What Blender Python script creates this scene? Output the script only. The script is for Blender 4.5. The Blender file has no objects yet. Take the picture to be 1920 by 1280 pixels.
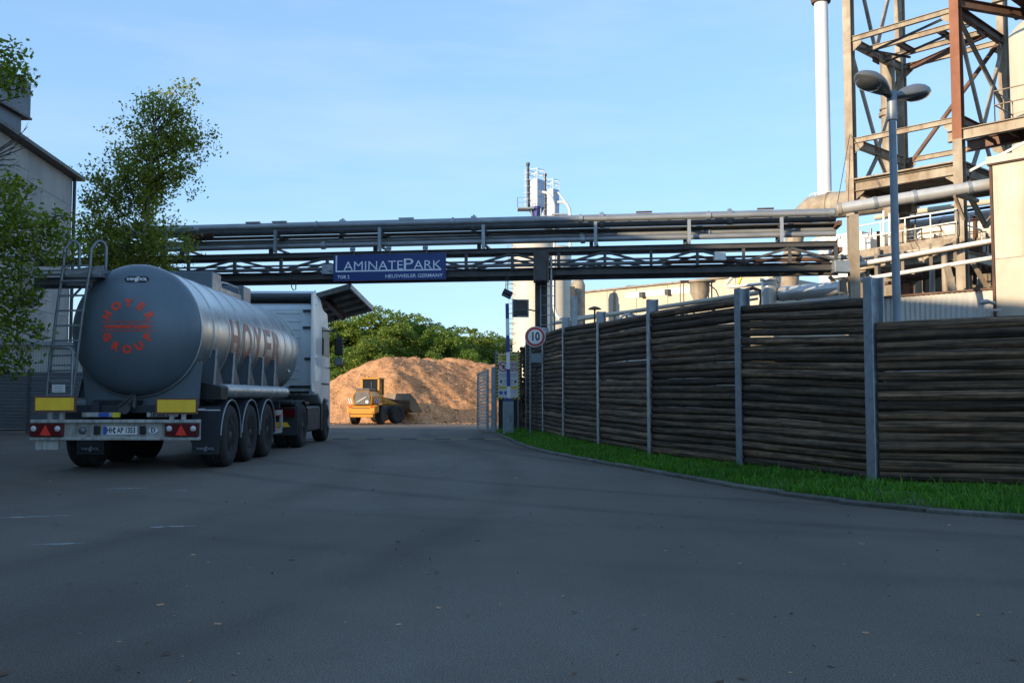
import bpy, bmesh, math, random
import numpy as np
from mathutils import Vector, Matrix

random.seed(7); RNG = np.random.default_rng(7)
S = bpy.context.scene
COL = S.collection
R = math.radians
PI = math.pi

# ------------------------------------------------------------------ camera
F, HZ, EYE = 1800.0, 745.0, 1.16          # focal length in photo pixels, horizon row, eye height
PITCH = math.atan((HZ - 640) / F)
cam_data = bpy.data.cameras.new('camera')
cam_data.sensor_width = 36.0
cam_data.lens = 36.0 * F / 1920.0
cam_data.clip_start = 0.1
cam_data.clip_end = 4000
cam = bpy.data.objects.new('camera', cam_data)
COL.objects.link(cam)
cam.location = (0, 0, EYE)
cam.rotation_euler = (R(90) + PITCH, 0, 0)
S.camera = cam

# ------------------------------------------------------------------ sky, sun, exposure
SUN_EL, SUN_AZ = R(11.8), R(230)            # azimuth clockwise from +Y: the sun stands behind on the left
w = bpy.data.worlds.new('World'); S.world = w; w.use_nodes = True
nt = w.node_tree; nt.nodes.clear()
sky = nt.nodes.new('ShaderNodeTexSky'); sky.sky_type = 'NISHITA'; sky.sun_disc = False
sky.sun_elevation = SUN_EL; sky.sun_rotation = SUN_AZ
sky.air_density = 1.0; sky.dust_density = 0.15; sky.ozone_density = 3.0; sky.altitude = 200
# thin high cirrus: a slight whitening of the sky along stretched noise, all round the dome
tc = nt.nodes.new('ShaderNodeTexCoord')
mp = nt.nodes.new('ShaderNodeMapping'); mp.inputs['Scale'].default_value = (1.2, 1.2, 7.0); mp.inputs['Rotation'].default_value = (0.25, 0.1, 0.4)
nz = nt.nodes.new('ShaderNodeTexNoise'); nz.inputs['Scale'].default_value = 1.6; nz.inputs['Detail'].default_value = 7; nz.inputs['Roughness'].default_value = 0.6
rp = nt.nodes.new('ShaderNodeValToRGB'); rp.color_ramp.elements[0].position = 0.48; rp.color_ramp.elements[1].position = 0.80
rp.color_ramp.elements[1].color = (0.34, 0.34, 0.34, 1)
mx = nt.nodes.new('ShaderNodeMixRGB'); mx.inputs[2].default_value = (2.4, 2.7, 3.0, 1)
bg = nt.nodes.new('ShaderNodeBackground'); bg.inputs['Strength'].default_value = 0.15
out = nt.nodes.new('ShaderNodeOutputWorld')
L = nt.links.new
L(tc.outputs['Generated'], mp.inputs[0]); L(mp.outputs[0], nz.inputs['Vector']); L(nz.outputs['Fac'], rp.inputs[0])
sc1 = nt.nodes.new('ShaderNodeVectorMath'); sc1.operation = 'SCALE'; sc1.inputs['Scale'].default_value = 0.333
gm = nt.nodes.new('ShaderNodeGamma'); gm.inputs['Gamma'].default_value = 0.46        # a hazy bright sky: softer range from horizon to zenith
tn = nt.nodes.new('ShaderNodeVectorMath'); tn.operation = 'MULTIPLY'; tn.inputs[1].default_value = (0.60 * 3, 0.79 * 3, 1.0 * 3)
L(sky.outputs[0], sc1.inputs[0]); L(sc1.outputs[0], gm.inputs[0]); L(gm.outputs[0], tn.inputs[0])
L(rp.outputs[0], mx.inputs[0]); L(tn.outputs[0], mx.inputs[1]); L(mx.outputs[0], bg.inputs[0]); L(bg.outputs[0], out.inputs[0])

sun_data = bpy.data.lights.new('sun', 'SUN'); sun_data.energy = 3.3; sun_data.angle = R(0.5); sun_data.color = (1.0, 0.80, 0.54)
sun = bpy.data.objects.new('sun', sun_data); COL.objects.link(sun)
to_sun = Vector((math.sin(SUN_AZ) * math.cos(SUN_EL), math.cos(SUN_AZ) * math.cos(SUN_EL), math.sin(SUN_EL)))
sun.rotation_euler = to_sun.to_track_quat('Z', 'Y').to_euler(); sun.location = (-40, -40, 60)

S.view_settings.view_transform = 'Standard'; S.view_settings.look = 'None'
S.view_settings.exposure = 1.2; S.view_settings.gamma = 1.0; S.view_settings.use_curve_mapping = False
S.render.engine = 'CYCLES'
S.cycles.max_bounces = 6; S.cycles.transparent_max_bounces = 8; S.cycles.use_denoising = True

# ------------------------------------------------------------------ helpers
def at(px, py, Y):
    """A photo pixel at the distance Y becomes a point of the place."""
    c, s = math.cos(PITCH), math.sin(PITCH)
    v = 640.0 - py
    t = Y / (F * c - v * s)
    return Vector(((px - 960.0) * t, Y, EYE + (F * s + v * c) * t))

def gz(y):
    t = min(1.0, max(0.0, (y - 30.0) / 38.0)); t = t * t * (3 - 2 * t)
    return -0.8 * t

class MB:
    def __init__(self): self.v = []; self.f = []; self.s = []
    def add(self, vs, fs, smooth=False):
        o = len(self.v)
        self.v += [tuple(x) for x in vs]
        self.f += [tuple(i + o for i in f) for f in fs]
        self.s += [smooth] * len(fs)
        return self
    def box(self, c, s, rot=None):
        x, y, z = s[0] / 2, s[1] / 2, s[2] / 2
        vs = [Vector((a * x, b * y, d * z)) for a in (-1, 1) for b in (-1, 1) for d in (-1, 1)]
        if rot is not None: vs = [rot @ q for q in vs]
        c = Vector(c)
        return self.add([q + c for q in vs], [(0, 1, 3, 2), (4, 6, 7, 5), (0, 4, 5, 1), (2, 3, 7, 6), (0, 2, 6, 4), (1, 5, 7, 3)])
    def bx(self, x0, x1, y0, y1, z0, z1):
        return self.box(((x0 + x1) / 2, (y0 + y1) / 2, (z0 + z1) / 2), (abs(x1 - x0), abs(y1 - y0), abs(z1 - z0)))
    def basis(self, p0, p1, up):
        d = (Vector(p1) - Vector(p0)); n = d.normalized()
        u = Vector(up)
        if abs(n.dot(u)) > 0.98: u = Vector((0, 1, 0)) if abs(n.y) < 0.9 else Vector((1, 0, 0))
        a = n.cross(u).normalized(); b = a.cross(n).normalized()
        return n, a, b
    def beam(self, p0, p1, w, h, up=(0, 0, 1)):
        p0, p1 = Vector(p0), Vector(p1)
        n, a, b = self.basis(p0, p1, up)
        vs = [p + a * (i * w / 2) + b * (j * h / 2) for p in (p0, p1) for (i, j) in ((-1, -1), (1, -1), (1, 1), (-1, 1))]
        return self.add(vs, [(3, 2, 1, 0), (4, 5, 6, 7), (0, 1, 5, 4), (1, 2, 6, 5), (2, 3, 7, 6), (3, 0, 4, 7)])
    def ibeam(self, p0, p1, w, h, t=0.02, up=(0, 0, 1)):
        """H profile: flanges of width w across, depth h along `up`."""
        p0, p1 = Vector(p0), Vector(p1)
        n, a, b = self.basis(p0, p1, up)
        q = [(-w/2, -h/2), (w/2, -h/2), (w/2, -h/2+t), (t/2, -h/2+t), (t/2, h/2-t), (w/2, h/2-t), (w/2, h/2), (-w/2, h/2), (-w/2, h/2-t), (-t/2, h/2-t), (-t/2, -h/2+t), (-w/2, -h/2+t)]
        vs = [p + a * i + b * j for p in (p0, p1) for (i, j) in q]
        fs = [(k, (k+1) % 12, (k+1) % 12 + 12, k + 12) for k in range(12)]
        caps = [(0, 1, 2, 11), (3, 4, 9, 10), (8, 5, 6, 7)]
        fs += [tuple(reversed(c)) for c in caps] + [tuple(i + 12 for i in c) for c in caps]
        return self.add(vs, fs)
    def tube(self, p0, p1, r, n=12, r2=None, cap=True):
        p0, p1 = Vector(p0), Vector(p1); r2 = r if r2 is None else r2
        d, a, b = self.basis(p0, p1, (0, 0, 1))
        ring = lambda p, q: [p + (a * math.cos(2*PI*k/n) + b * math.sin(2*PI*k/n)) * q for k in range(n)]
        A, B = ring(p0, r), ring(p1, r2)
        self.add(A + B, [(k, (k+1) % n, (k+1) % n + n, k + n) for k in range(n)], True)
        if cap:
            self.add(A, [tuple(range(n - 1, -1, -1))]); self.add(B, [tuple(range(n))])
        return self
    def path(self, pts, r, n=8, closed=False, smooth=True):
        pts = [Vector(p) for p in pts]; m = len(pts)
        rr = r if isinstance(r, (list, tuple)) else [r] * m
        vs = []; a = None
        for i, p in enumerate(pts):
            if closed: d = pts[(i+1) % m] - pts[i-1]
            else: d = pts[min(i+1, m-1)] - pts[max(i-1, 0)]
            d = d.normalized()
            if a is None:
                u = Vector((0, 0, 1)) if abs(d.z) < 0.9 else Vector((1, 0, 0))
                a = d.cross(u).normalized()
            else:
                a = (a - d * a.dot(d)).normalized()
            b = d.cross(a)
            vs += [p + (a * math.cos(2*PI*k/n) + b * math.sin(2*PI*k/n)) * rr[i] for k in range(n)]
        fs = []
        for i in range(m if closed else m - 1):
            j = (i + 1) % m
            fs += [(i*n + k, i*n + (k+1) % n, j*n + (k+1) % n, j*n + k) for k in range(n)]
        self.add(vs, fs, smooth)
        if not closed:
            self.add(vs[:n], [tuple(range(n - 1, -1, -1))]); self.add(vs[-n:], [tuple(range(n))])
        return self
    def prism(self, poly, vec):
        poly = [Vector(p) for p in poly]; vec = Vector(vec); n = len(poly)
        nor = Vector((0, 0, 0))
        for k in range(n): nor += poly[k].cross(poly[(k+1) % n])
        if nor.dot(vec) > 0: poly = poly[::-1]
        vs = poly + [p + vec for p in poly]
        fs = [tuple(range(n)), tuple(range(2*n - 1, n - 1, -1))] + [(k, k + n, (k+1) % n + n, (k+1) % n) for k in range(n)]
        return self.add(vs, fs)
    def lathe(self, prof, origin, axis, n=24, smooth=True, cap=True):
        o = Vector(origin); d = Vector(axis).normalized()
        u = Vector((0, 0, 1)) if abs(d.z) < 0.9 else Vector((1, 0, 0))
        a = d.cross(u).normalized(); b = d.cross(a)
        vs = [o + d * h + (a * math.cos(2*PI*k/n) + b * math.sin(2*PI*k/n)) * r for (r, h) in prof for k in range(n)]
        fs = [(i*n + k, i*n + (k+1) % n, (i+1)*n + (k+1) % n, (i+1)*n + k) for i in range(len(prof) - 1) for k in range(n)]
        self.add(vs, fs, smooth)
        for i, rev in ((0, True), (len(prof) - 1, False)):
            if cap and prof[i][0] > 1e-4:
                ring = vs[i*n:(i+1)*n]
                self.add(ring, [tuple(range(n - 1, -1, -1)) if rev else tuple(range(n))])
        return self
    def arc(self, cy, cz, r, t, a0, a1, x0, x1, n=12):
        """A bent sheet round the x axis (mudguards): inner radius r, thickness t."""
        vs = []
        for k in range(n + 1):
            a = a0 + (a1 - a0) * k / n
            for q in (r, r + t):
                for x in (x0, x1): vs.append((x, cy + math.cos(a) * q, cz + math.sin(a) * q))
        fs = []
        for k in range(n):
            i, j = 4*k, 4*k + 4
            fs += [(i, i+1, j+1, j), (i+2, j+2, j+3, i+3), (i, j, j+2, i+2), (i+1, i+3, j+3, j+1)]
        fs += [(0, 2, 3, 1), (4*n, 4*n+1, 4*n+3, 4*n+2)]
        return self.add(vs, fs)
    def fit(self, s, M, x0, x1, y0, y1, bold=0.0, ext=0.002, warp=None, res=4, space=1.0, sub=0):
        """Lettering fitted into a box of its own frame."""
        t = MB(); t.text(s, 1.0, Matrix.Identity(4), align='LEFT', bold=bold, ext=0.0, res=res, space=space)
        X = [v[0] for v in t.v]; Y = [v[1] for v in t.v]; ax, bx_, ay, by = min(X), max(X), min(Y), max(Y)
        if sub:
            b_ = bmesh.new(); bv = [b_.verts.new(v) for v in t.v]
            for f in t.f:
                try: b_.faces.new([bv[i] for i in f])
                except ValueError: pass
            for _ in range(5):
                le = [e for e in b_.edges if e.calc_length() > sub]
                if not le: break
                bmesh.ops.subdivide_edges(b_, edges=le, cuts=1)
                bmesh.ops.triangulate(b_, faces=[f for f in b_.faces if len(f.verts) > 3])
            b_.verts.index_update(); t.v = [tuple(v.co) for v in b_.verts]; t.f = [tuple(v.index for v in f.verts) for f in b_.faces]; b_.free()
        g = lambda v, z: Vector((x0 + (v[0] - ax) / (bx_ - ax) * (x1 - x0), y0 + (v[1] - ay) / (by - ay) * (y1 - y0), z))
        for v_ in (ext,): self.add([(warp(g(v, v_)) if warp else M @ g(v, v_)) for v in t.v], t.f)
        return self
    def text(self, s, size, M, align='CENTER', bold=0.0, xs=1.0, ext=0.002, warp=None, res=3, space=1.0):
        cu = bpy.data.curves.new('lettering', 'FONT'); cu.body = s; cu.size = size; cu.align_x = align; cu.align_y = 'CENTER'
        cu.extrude = ext; cu.offset = bold; cu.resolution_u = res; cu.space_character = space
        ob = bpy.data.objects.new('lettering', cu); COL.objects.link(ob)
        dg = bpy.context.evaluated_depsgraph_get()
        me = bpy.data.meshes.new_from_object(ob.evaluated_get(dg))
        vs = []
        for q in me.vertices:
            p = Vector((q.co.x * xs, q.co.y, q.co.z))
            vs.append(warp(p) if warp else M @ p)
        self.add(vs, [tuple(p.vertices) for p in me.polygons])
        bpy.data.objects.remove(ob); bpy.data.curves.remove(cu); bpy.data.meshes.remove(me)
        return self

def facing(origin, yaw=0.0):
    """Frame for lettering on an upright face that looks towards the viewer (-y), turned by yaw about z."""
    return Matrix.Translation(origin) @ Matrix.Rotation(yaw, 4, 'Z') @ Matrix.Rotation(R(90), 4, 'X')

WORLD = set()
def root_of(o):
    while o.parent: o = o.parent
    return o

def mesh_obj(name, vs, fs, sm, m):
    me = bpy.data.meshes.new(name)
    me.from_pydata([tuple(v) for v in vs], [], fs)
    me.polygons.foreach_set('use_smooth', sm)
    if m is not None: me.materials.append(m)
    me.update()
    o = bpy.data.objects.new(name, me); COL.objects.link(o)
    return o

def part(name, mb, m, parent=None, bev=0.0, label=None):
    off = Vector((0, 0, 0))
    if parent is not None:
        r = root_of(parent)
        if r.name in WORLD: off = r.location.copy()
    o = mesh_obj(name, [Vector(v) - off for v in mb.v], mb.f, mb.s, m)
    if parent is not None: o.parent = parent
    if bev:
        b = o.modifiers.new('edge', 'BEVEL'); b.width = bev; b.segments = 1; b.limit_method = 'ANGLE'; b.angle_limit = R(40)
    if label: o['label'] = label
    return o

def thing(name, label, cat, loc=(0, 0, 0), rz=0.0, group=None, world=True):
    o = bpy.data.objects.new(name, None); COL.objects.link(o)
    o.empty_display_size = 0.2
    o.location = loc; o.rotation_euler = (0, 0, rz)
    o['label'] = label; o['category'] = cat
    if group: o['group'] = group
    if world: WORLD.add(o.name)
    return o

def single(name, mb, m, label, cat, group=None, bev=0.0):
    """A thing that is one mesh, its origin at its base."""
    vs = [Vector(v) for v in mb.v]
    lo = Vector((sum(v.x for v in vs) / len(vs), sum(v.y for v in vs) / len(vs), min(v.z for v in vs)))
    o = mesh_obj(name, [v - lo for v in vs], mb.f, mb.s, m); o.location = lo
    o['label'] = label; o['category'] = cat
    if group: o['group'] = group
    if bev:
        b = o.modifiers.new('edge', 'BEVEL'); b.width = bev; b.segments = 1; b.limit_method = 'ANGLE'; b.angle_limit = R(40)
    return o

def struct(name, mb, m, kind='structure', parent=None):
    o = part(name, mb, m, parent)
    o['kind'] = kind
    return o

def copy_tree(o, parent=None):
    c = o.copy(); COL.objects.link(c)
    if parent is not None: c.parent = parent
    for ch in [x for x in o.children]: copy_tree(ch, c)
    return c

def np_obj(name, V, Fa, m, smooth=False, parent=None, kind=None):
    V = np.asarray(V, dtype=np.float32); Fa = np.asarray(Fa, dtype=np.int32)
    me = bpy.data.meshes.new(name)
    k = Fa.shape[1]
    me.vertices.add(len(V)); me.vertices.foreach_set('co', V.ravel())
    me.loops.add(Fa.size); me.loops.foreach_set('vertex_index', Fa.ravel())
    me.polygons.add(len(Fa)); me.polygons.foreach_set('loop_start', np.arange(0, Fa.size, k, dtype=np.int32))
    me.polygons.foreach_set('use_smooth', np.full(len(Fa), smooth))
    me.update(calc_edges=True); me.validate()
    if m is not None: me.materials.append(m)
    o = bpy.data.objects.new(name, me); COL.objects.link(o)
    if parent is not None: o.parent = parent
    if kind: o['kind'] = kind
    return o

# ------------------------------------------------------------------ materials
def pm(name, c1, c2=None, scale=3.0, stretch=(1, 1, 1), rough=0.6, metal=0.0, bump=0.0, bscale=60.0, bstretch=None, streak=0.0, streakc=(0.05, 0.04, 0.03),
       var=0.0, speck=0.0, ramp=(0.35, 0.65), spot=0.0, spotc=(0.1, 0.04, 0.015), spotscale=3.0, spotramp=(0.55, 0.7), spec=0.5, coat=0.0, sstretch=(5, 5, 0.3)):
    m = bpy.data.materials.new(name); m.use_nodes = True
    n = m.node_tree.nodes; l = m.node_tree.links.new
    b = n['Principled BSDF']
    b.inputs['Metallic'].default_value = metal; b.inputs['Specular IOR Level'].default_value = spec; b.inputs['Coat Weight'].default_value = coat
    tc = n.new('ShaderNodeTexCoord'); oi = n.new('ShaderNodeObjectInfo')
    wv = n.new('ShaderNodeMath'); wv.operation = 'MULTIPLY'; wv.inputs[1].default_value = 37.0; l(oi.outputs['Random'], wv.inputs[0])
    def noise(sc, st, det=6.0, ro=0.6):
        mpn = n.new('ShaderNodeMapping'); mpn.inputs['Scale'].default_value = st; l(tc.outputs['Object'], mpn.inputs[0])
        q = n.new('ShaderNodeTexNoise'); q.noise_dimensions = '4D'; q.inputs['Scale'].default_value = sc; q.inputs['Detail'].default_value = det; q.inputs['Roughness'].default_value = ro
        l(mpn.outputs[0], q.inputs['Vector']); l(wv.outputs[0], q.inputs['W'])
        return q.outputs['Fac']
    def rampn(fac, a, z):
        q = n.new('ShaderNodeMapRange'); q.inputs['From Min'].default_value = a; q.inputs['From Max'].default_value = z; l(fac, q.inputs['Value'])
        return q.outputs[0]
    def mix(fac, a, c, mode='MIX'):
        q = n.new('ShaderNodeMixRGB'); q.blend_type = mode
        for i, x in ((0, fac), (1, a), (2, c)):
            if isinstance(x, (int, float)): q.inputs[i].default_value = x
            elif isinstance(x, tuple): q.inputs[i].default_value = (*x, 1)
            else: l(x, q.inputs[i])
        return q.outputs[0]
    def times(fac, k):
        q = n.new('ShaderNodeMath'); q.operation = 'MULTIPLY'; q.inputs[1].default_value = k; l(fac, q.inputs[0]); return q.outputs[0]
    if c2 is None: c2 = tuple(x * 0.78 for x in c1)
    base = noise(scale, stretch)
    colr = mix(rampn(base, *ramp), c1, c2)
    if spot: colr = mix(times(rampn(noise(spotscale, (1, 1, 1)), *spotramp), spot), colr, spotc)
    if streak: colr = mix(times(rampn(noise(1.0, sstretch), 0.48, 0.72), streak), colr, streakc)
    if speck:
        sp = rampn(noise(bscale * 1.7, (1, 1, 1), 2.0), 0.3, 0.7)
        q = n.new('ShaderNodeMapRange'); q.inputs['To Min'].default_value = 1 - speck; q.inputs['To Max'].default_value = 1 + speck; l(sp, q.inputs['Value'])
        colr = mix(1.0, colr, q.outputs[0], 'MULTIPLY')
    if var:
        q = n.new('ShaderNodeMapRange'); q.inputs['To Min'].default_value = 1 - var; q.inputs['To Max'].default_value = 1 + var; l(oi.outputs['Random'], q.inputs['Value'])
        colr = mix(1.0, colr, q.outputs[0], 'MULTIPLY')
    l(colr, b.inputs['Base Color'])
    q = n.new('ShaderNodeMapRange'); q.inputs['From Min'].default_value = 0.3; q.inputs['From Max'].default_value = 0.7
    q.inputs['To Min'].default_value = max(0.03, rough - 0.09); q.inputs['To Max'].default_value = min(1, rough + 0.09)
    l(base, q.inputs['Value']); l(q.outputs[0], b.inputs['Roughness'])
    if bump:
        bp = n.new('ShaderNodeBump'); bp.inputs['Strength'].default_value = bump; bp.inputs['Distance'].default_value = 0.02
        l(noise(bscale, bstretch or (1, 1, 1), 4.0), bp.inputs['Height']); l(bp.outputs[0], b.inputs['Normal'])
    return m

def leaf_mat(name, dark, light, trans=0.35):
    m = bpy.data.materials.new(name); m.use_nodes = True
    n = m.node_tree.nodes; l = m.node_tree.links.new
    n.clear()
    ge = n.new('ShaderNodeNewGeometry'); tc = n.new('ShaderNodeTexCoord'); oi = n.new('ShaderNodeObjectInfo')
    q = n.new('ShaderNodeTexNoise'); q.inputs['Scale'].default_value = 0.55; q.inputs['Detail'].default_value = 3; l(tc.outputs['Object'], q.inputs['Vector'])
    ad = n.new('ShaderNodeMath'); ad.operation = 'ADD'; l(ge.outputs['Random Per Island'], ad.inputs[0]); l(q.outputs['Fac'], ad.inputs[1])
    mr = n.new('ShaderNodeMapRange'); mr.inputs['From Min'].default_value = 0.35; mr.inputs['From Max'].default_value = 1.55; l(ad.outputs[0], mr.inputs['Value'])
    mc = n.new('ShaderNodeMixRGB'); mc.inputs[1].default_value = (*dark, 1); mc.inputs[2].default_value = (*light, 1); l(mr.outputs[0], mc.inputs[0])
    hv = n.new('ShaderNodeHueSaturation')
    hm = n.new('ShaderNodeMapRange'); hm.inputs['To Min'].default_value = 0.485; hm.inputs['To Max'].default_value = 0.515; l(oi.outputs['Random'], hm.inputs['Value']); l(hm.outputs[0], hv.inputs['Hue'])
    l(mc.outputs[0], hv.inputs['Color'])
    pb = n.new('ShaderNodeBsdfPrincipled'); pb.inputs['Roughness'].default_value = 0.5; pb.inputs['Specular IOR Level'].default_value = 0.35
    tr = n.new('ShaderNodeBsdfTranslucent'); ms = n.new('ShaderNodeMixShader'); ms.inputs[0].default_value = trans
    ou = n.new('ShaderNodeOutputMaterial')
    l(hv.outputs[0], pb.inputs['Base Color'])
    hv2 = n.new('ShaderNodeMixRGB'); hv2.blend_type = 'MULTIPLY'; hv2.inputs[0].default_value = 1; hv2.inputs[2].default_value = (1.5, 1.5, 0.6, 1); l(hv.outputs[0], hv2.inputs[1]); l(hv2.outputs[0], tr.inputs['Color'])
    l(pb.outputs[0], ms.inputs[1]); l(tr.outputs[0], ms.inputs[2]); l(ms.outputs[0], ou.inputs[0])
    return m

def flat(name, c, rough=0.5, metal=0.0, spec=0.5):
    return pm(name, c, tuple(x * 0.88 for x in c), scale=2.5, rough=rough, metal=metal, spec=spec)

def glass_mat(name, c=(0.02, 0.025, 0.03)):
    m = bpy.data.materials.new(name); m.use_nodes = True; b = m.node_tree.nodes['Principled BSDF']
    b.inputs['Base Color'].default_value = (*c, 1); b.inputs['Roughness'].default_value = 0.05; b.inputs['Specular IOR Level'].default_value = 0.8
    return m

def asphalt_mat():
    m = pm('asphalt', (0.158, 0.137, 0.113), (0.090, 0.079, 0.067), scale=0.30, stretch=(1, 0.45, 1), rough=0.8, bump=0.5, bscale=70, speck=0.75, spot=0.45, spotc=(0.055, 0.050, 0.046), spotscale=0.5, spotramp=(0.52, 0.7), ramp=(0.3, 0.7), spec=0.3)
    n = m.node_tree.nodes; l = m.node_tree.links.new; b = n['Principled BSDF']
    src = b.inputs['Base Color'].links[0].from_socket
    tc = n.new('ShaderNodeTexCoord')
    sx = n.new('ShaderNodeSeparateXYZ'); l(tc.outputs['Object'], sx.inputs[0])
    def math_(op, a, c=None):
        q = n.new('ShaderNodeMath'); q.operation = op
        for i, x in enumerate((a, c)):
            if x is None: continue
            if isinstance(x, (int, float)): q.inputs[i].default_value = x
            else: l(x, q.inputs[i])
        return q.outputs[0]
    def mul(colr, fac):
        q = n.new('ShaderNodeMixRGB'); q.blend_type = 'MULTIPLY'; q.inputs[0].default_value = 1; l(colr, q.inputs[1]); l(fac, q.inputs[2]); return q.outputs[0]
    colr = src
    # tyre tracks: faint dark arcs, rings round several turning centres
    for cx, cy, r0, r1, wd, k in ((26, 30, 24.6, 27.0, 0.35, 0.20), (24, -6, 17.5, 19.6, 0.4, 0.22), (-30, 14, 27.5, 30.0, 0.4, 0.13), (40, 36, 41.0, 43.1, 0.3, 0.18), (15, 31, 23.5, 25.3, 0.25, 0.16), (8, 30, 22.4, 24.4, 0.28, 0.07)):
        dx = math_('SUBTRACT', sx.outputs[0], cx); dy = math_('SUBTRACT', sx.outputs[1], cy)
        dd = math_('SQRT', math_('ADD', math_('MULTIPLY', dx, dx), math_('MULTIPLY', dy, dy)))
        nzq = n.new('ShaderNodeTexNoise'); nzq.inputs['Scale'].default_value = 0.8; l(tc.outputs['Object'], nzq.inputs['Vector'])
        for rr in (r0, r1):
            g = math_('DIVIDE', math_('ABSOLUTE', math_('SUBTRACT', dd, rr)), wd)
            g = math_('MAXIMUM', math_('SUBTRACT', 1.0, g), 0.0)
            g = math_('MULTIPLY', math_('MULTIPLY', g, nzq.outputs['Fac']), k * 3.6)
            colr = mul(colr, math_('SUBTRACT', 1.0, g))
    # pale dust and brownish chip dust, stronger towards the yard
    d = n.new('ShaderNodeTexNoise'); d.inputs['Scale'].default_value = 0.7; d.inputs['Detail'].default_value = 8; l(tc.outputs['Object'], d.inputs['Vector'])
    far = n.new('ShaderNodeMapRange'); far.inputs['From Min'].default_value = 45; far.inputs['From Max'].default_value = 66; l(sx.outputs[1], far.inputs['Value'])
    fm = math_('MULTIPLY', math_('ADD', math_('MULTIPLY', far.outputs[0], 0.75), 0.10), d.outputs['Fac'])
    q = n.new('ShaderNodeMixRGB'); l(fm, q.inputs[0]); l(colr, q.inputs[1]); q.inputs[2].default_value = (0.27, 0.17, 0.10, 1); colr = q.outputs[0]
    gr = n.new('ShaderNodeMapRange'); gr.inputs['From Min'].default_value = 130; gr.inputs['From Max'].default_value = 180; l(sx.outputs[1], gr.inputs['Value'])
    q = n.new('ShaderNodeMixRGB'); l(gr.outputs[0], q.inputs[0]); l(colr, q.inputs[1]); q.inputs[2].default_value = (0.05, 0.08, 0.025, 1); colr = q.outputs[0]
    l(colr, b.inputs['Base Color'])
    return m

A = {}
A['asphalt'] = asphalt_mat()
A['kerb'] = pm('kerb_concrete', (0.14, 0.13, 0.115), (0.065, 0.068, 0.052), scale=4, rough=0.9, bump=0.5, bscale=40, speck=0.25, var=0.2)
A['soil'] = pm('soil', (0.03, 0.05, 0.015), (0.045, 0.035, 0.02), scale=3, rough=0.95, bump=0.6, bscale=20)
A['grass'] = leaf_mat('grass_blade', (0.024, 0.095, 0.006), (0.135, 0.33, 0.028), 0.32)
A['log'] = pm('weathered_log', (0.200, 0.122, 0.066), (0.034, 0.022, 0.013), scale=4, stretch=(0.8, 9, 9), rough=0.85, bump=1.0, bscale=10, bstretch=(0.5, 9, 9), var=0.55, speck=0.35, ramp=(0.40, 0.60), spot=0.45, spotc=(0.24, 0.175, 0.12), spotscale=1.6, streak=0.7, streakc=(0.018, 0.013, 0.010), sstretch=(1.2, 26, 26))
A['log_end'] = A['log']
A['galv'] = pm('galvanised_steel', (0.36, 0.39, 0.42), (0.26, 0.29, 0.31), scale=9, rough=0.5, metal=0.55, streak=0.25, streakc=(0.2, 0.2, 0.19), var=0.08, bump=0.05, bscale=40)
A['dark_steel'] = pm('dark_weathered_steel', (0.062, 0.064, 0.064), (0.040, 0.040, 0.040), scale=3, rough=0.55, spot=0.35, spotc=(0.09, 0.045, 0.022), spotscale=2.2)
A['pipe'] = pm('dull_pipe_cladding', (0.30, 0.315, 0.33), (0.21, 0.22, 0.23), scale=1.8, stretch=(1, 1, 2), rough=0.42, metal=0.35, spot=0.45, spotc=(0.10, 0.055, 0.03), spotscale=1.1, spotramp=(0.62, 0.75))
A['pipe_bright'] = pm('bright_pipe_cladding', (0.66, 0.65, 0.62), (0.54, 0.53, 0.50), scale=2, rough=0.34, metal=0.45, streak=0.15)
A['rust_pipe'] = pm('rusty_pipe', (0.12, 0.05, 0.028), (0.05, 0.035, 0.03), scale=3, rough=0.8)
A['tan_steel'] = pm('weathered_tan_steel', (0.36, 0.315, 0.25), (0.25, 0.205, 0.15), scale=1.4, rough=0.65, streak=0.65, streakc=(0.15, 0.08, 0.042), spot=0.55, spotc=(0.15, 0.075, 0.04), spotscale=1.9, spotramp=(0.5, 0.68), var=0.12)
A['rust_steel'] = pm('rust_red_steel', (0.27, 0.105, 0.055), (0.20, 0.08, 0.045), scale=1.2, rough=0.75, streak=0.35, streakc=(0.12, 0.055, 0.035))
A['brown_steel'] = pm('brown_steel', (0.16, 0.085, 0.055), (0.09, 0.05, 0.035), scale=2, rough=0.7)
A['cream'] = pm('cream_cladding', (0.53, 0.475, 0.375), (0.47, 0.42, 0.33), scale=0.8, rough=0.6, streak=0.35, streakc=(0.36, 0.30, 0.22))
A['cream_dirty'] = pm('stained_cream_cladding', (0.52, 0.48, 0.41), (0.41, 0.36, 0.285), scale=0.7, rough=0.6, streak=0.8, streakc=(0.27, 0.16, 0.08), sstretch=(1.9, 1.9, 0.12), spot=0.25, spotc=(0.25, 0.13, 0.06), spotscale=0.8, spotramp=(0.6, 0.75))
A['silo'] = pm('silo_metal', (0.60, 0.545, 0.45), (0.52, 0.47, 0.39), scale=0.5, rough=0.55, streak=0.25, streakc=(0.36, 0.31, 0.24), sstretch=(1.5, 1.5, 0.1))
A['white'] = pm('white_metal', (0.74, 0.73, 0.70), (0.64, 0.63, 0.60), scale=1.5, rough=0.5, streak=0.25, streakc=(0.4, 0.36, 0.3))
A['chimney'] = pm('chimney_paint', (0.66, 0.67, 0.68), (0.58, 0.59, 0.61), scale=0.6, rough=0.5, streak=0.2, streakc=(0.45, 0.45, 0.45))
A['blue_white'] = pm('pale_blue_metal', (0.48, 0.54, 0.68), (0.40, 0.46, 0.60), scale=0.8, rough=0.5)
A['blue_deep'] = flat('deep_blue_paint', (0.07, 0.09, 0.30))
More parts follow.
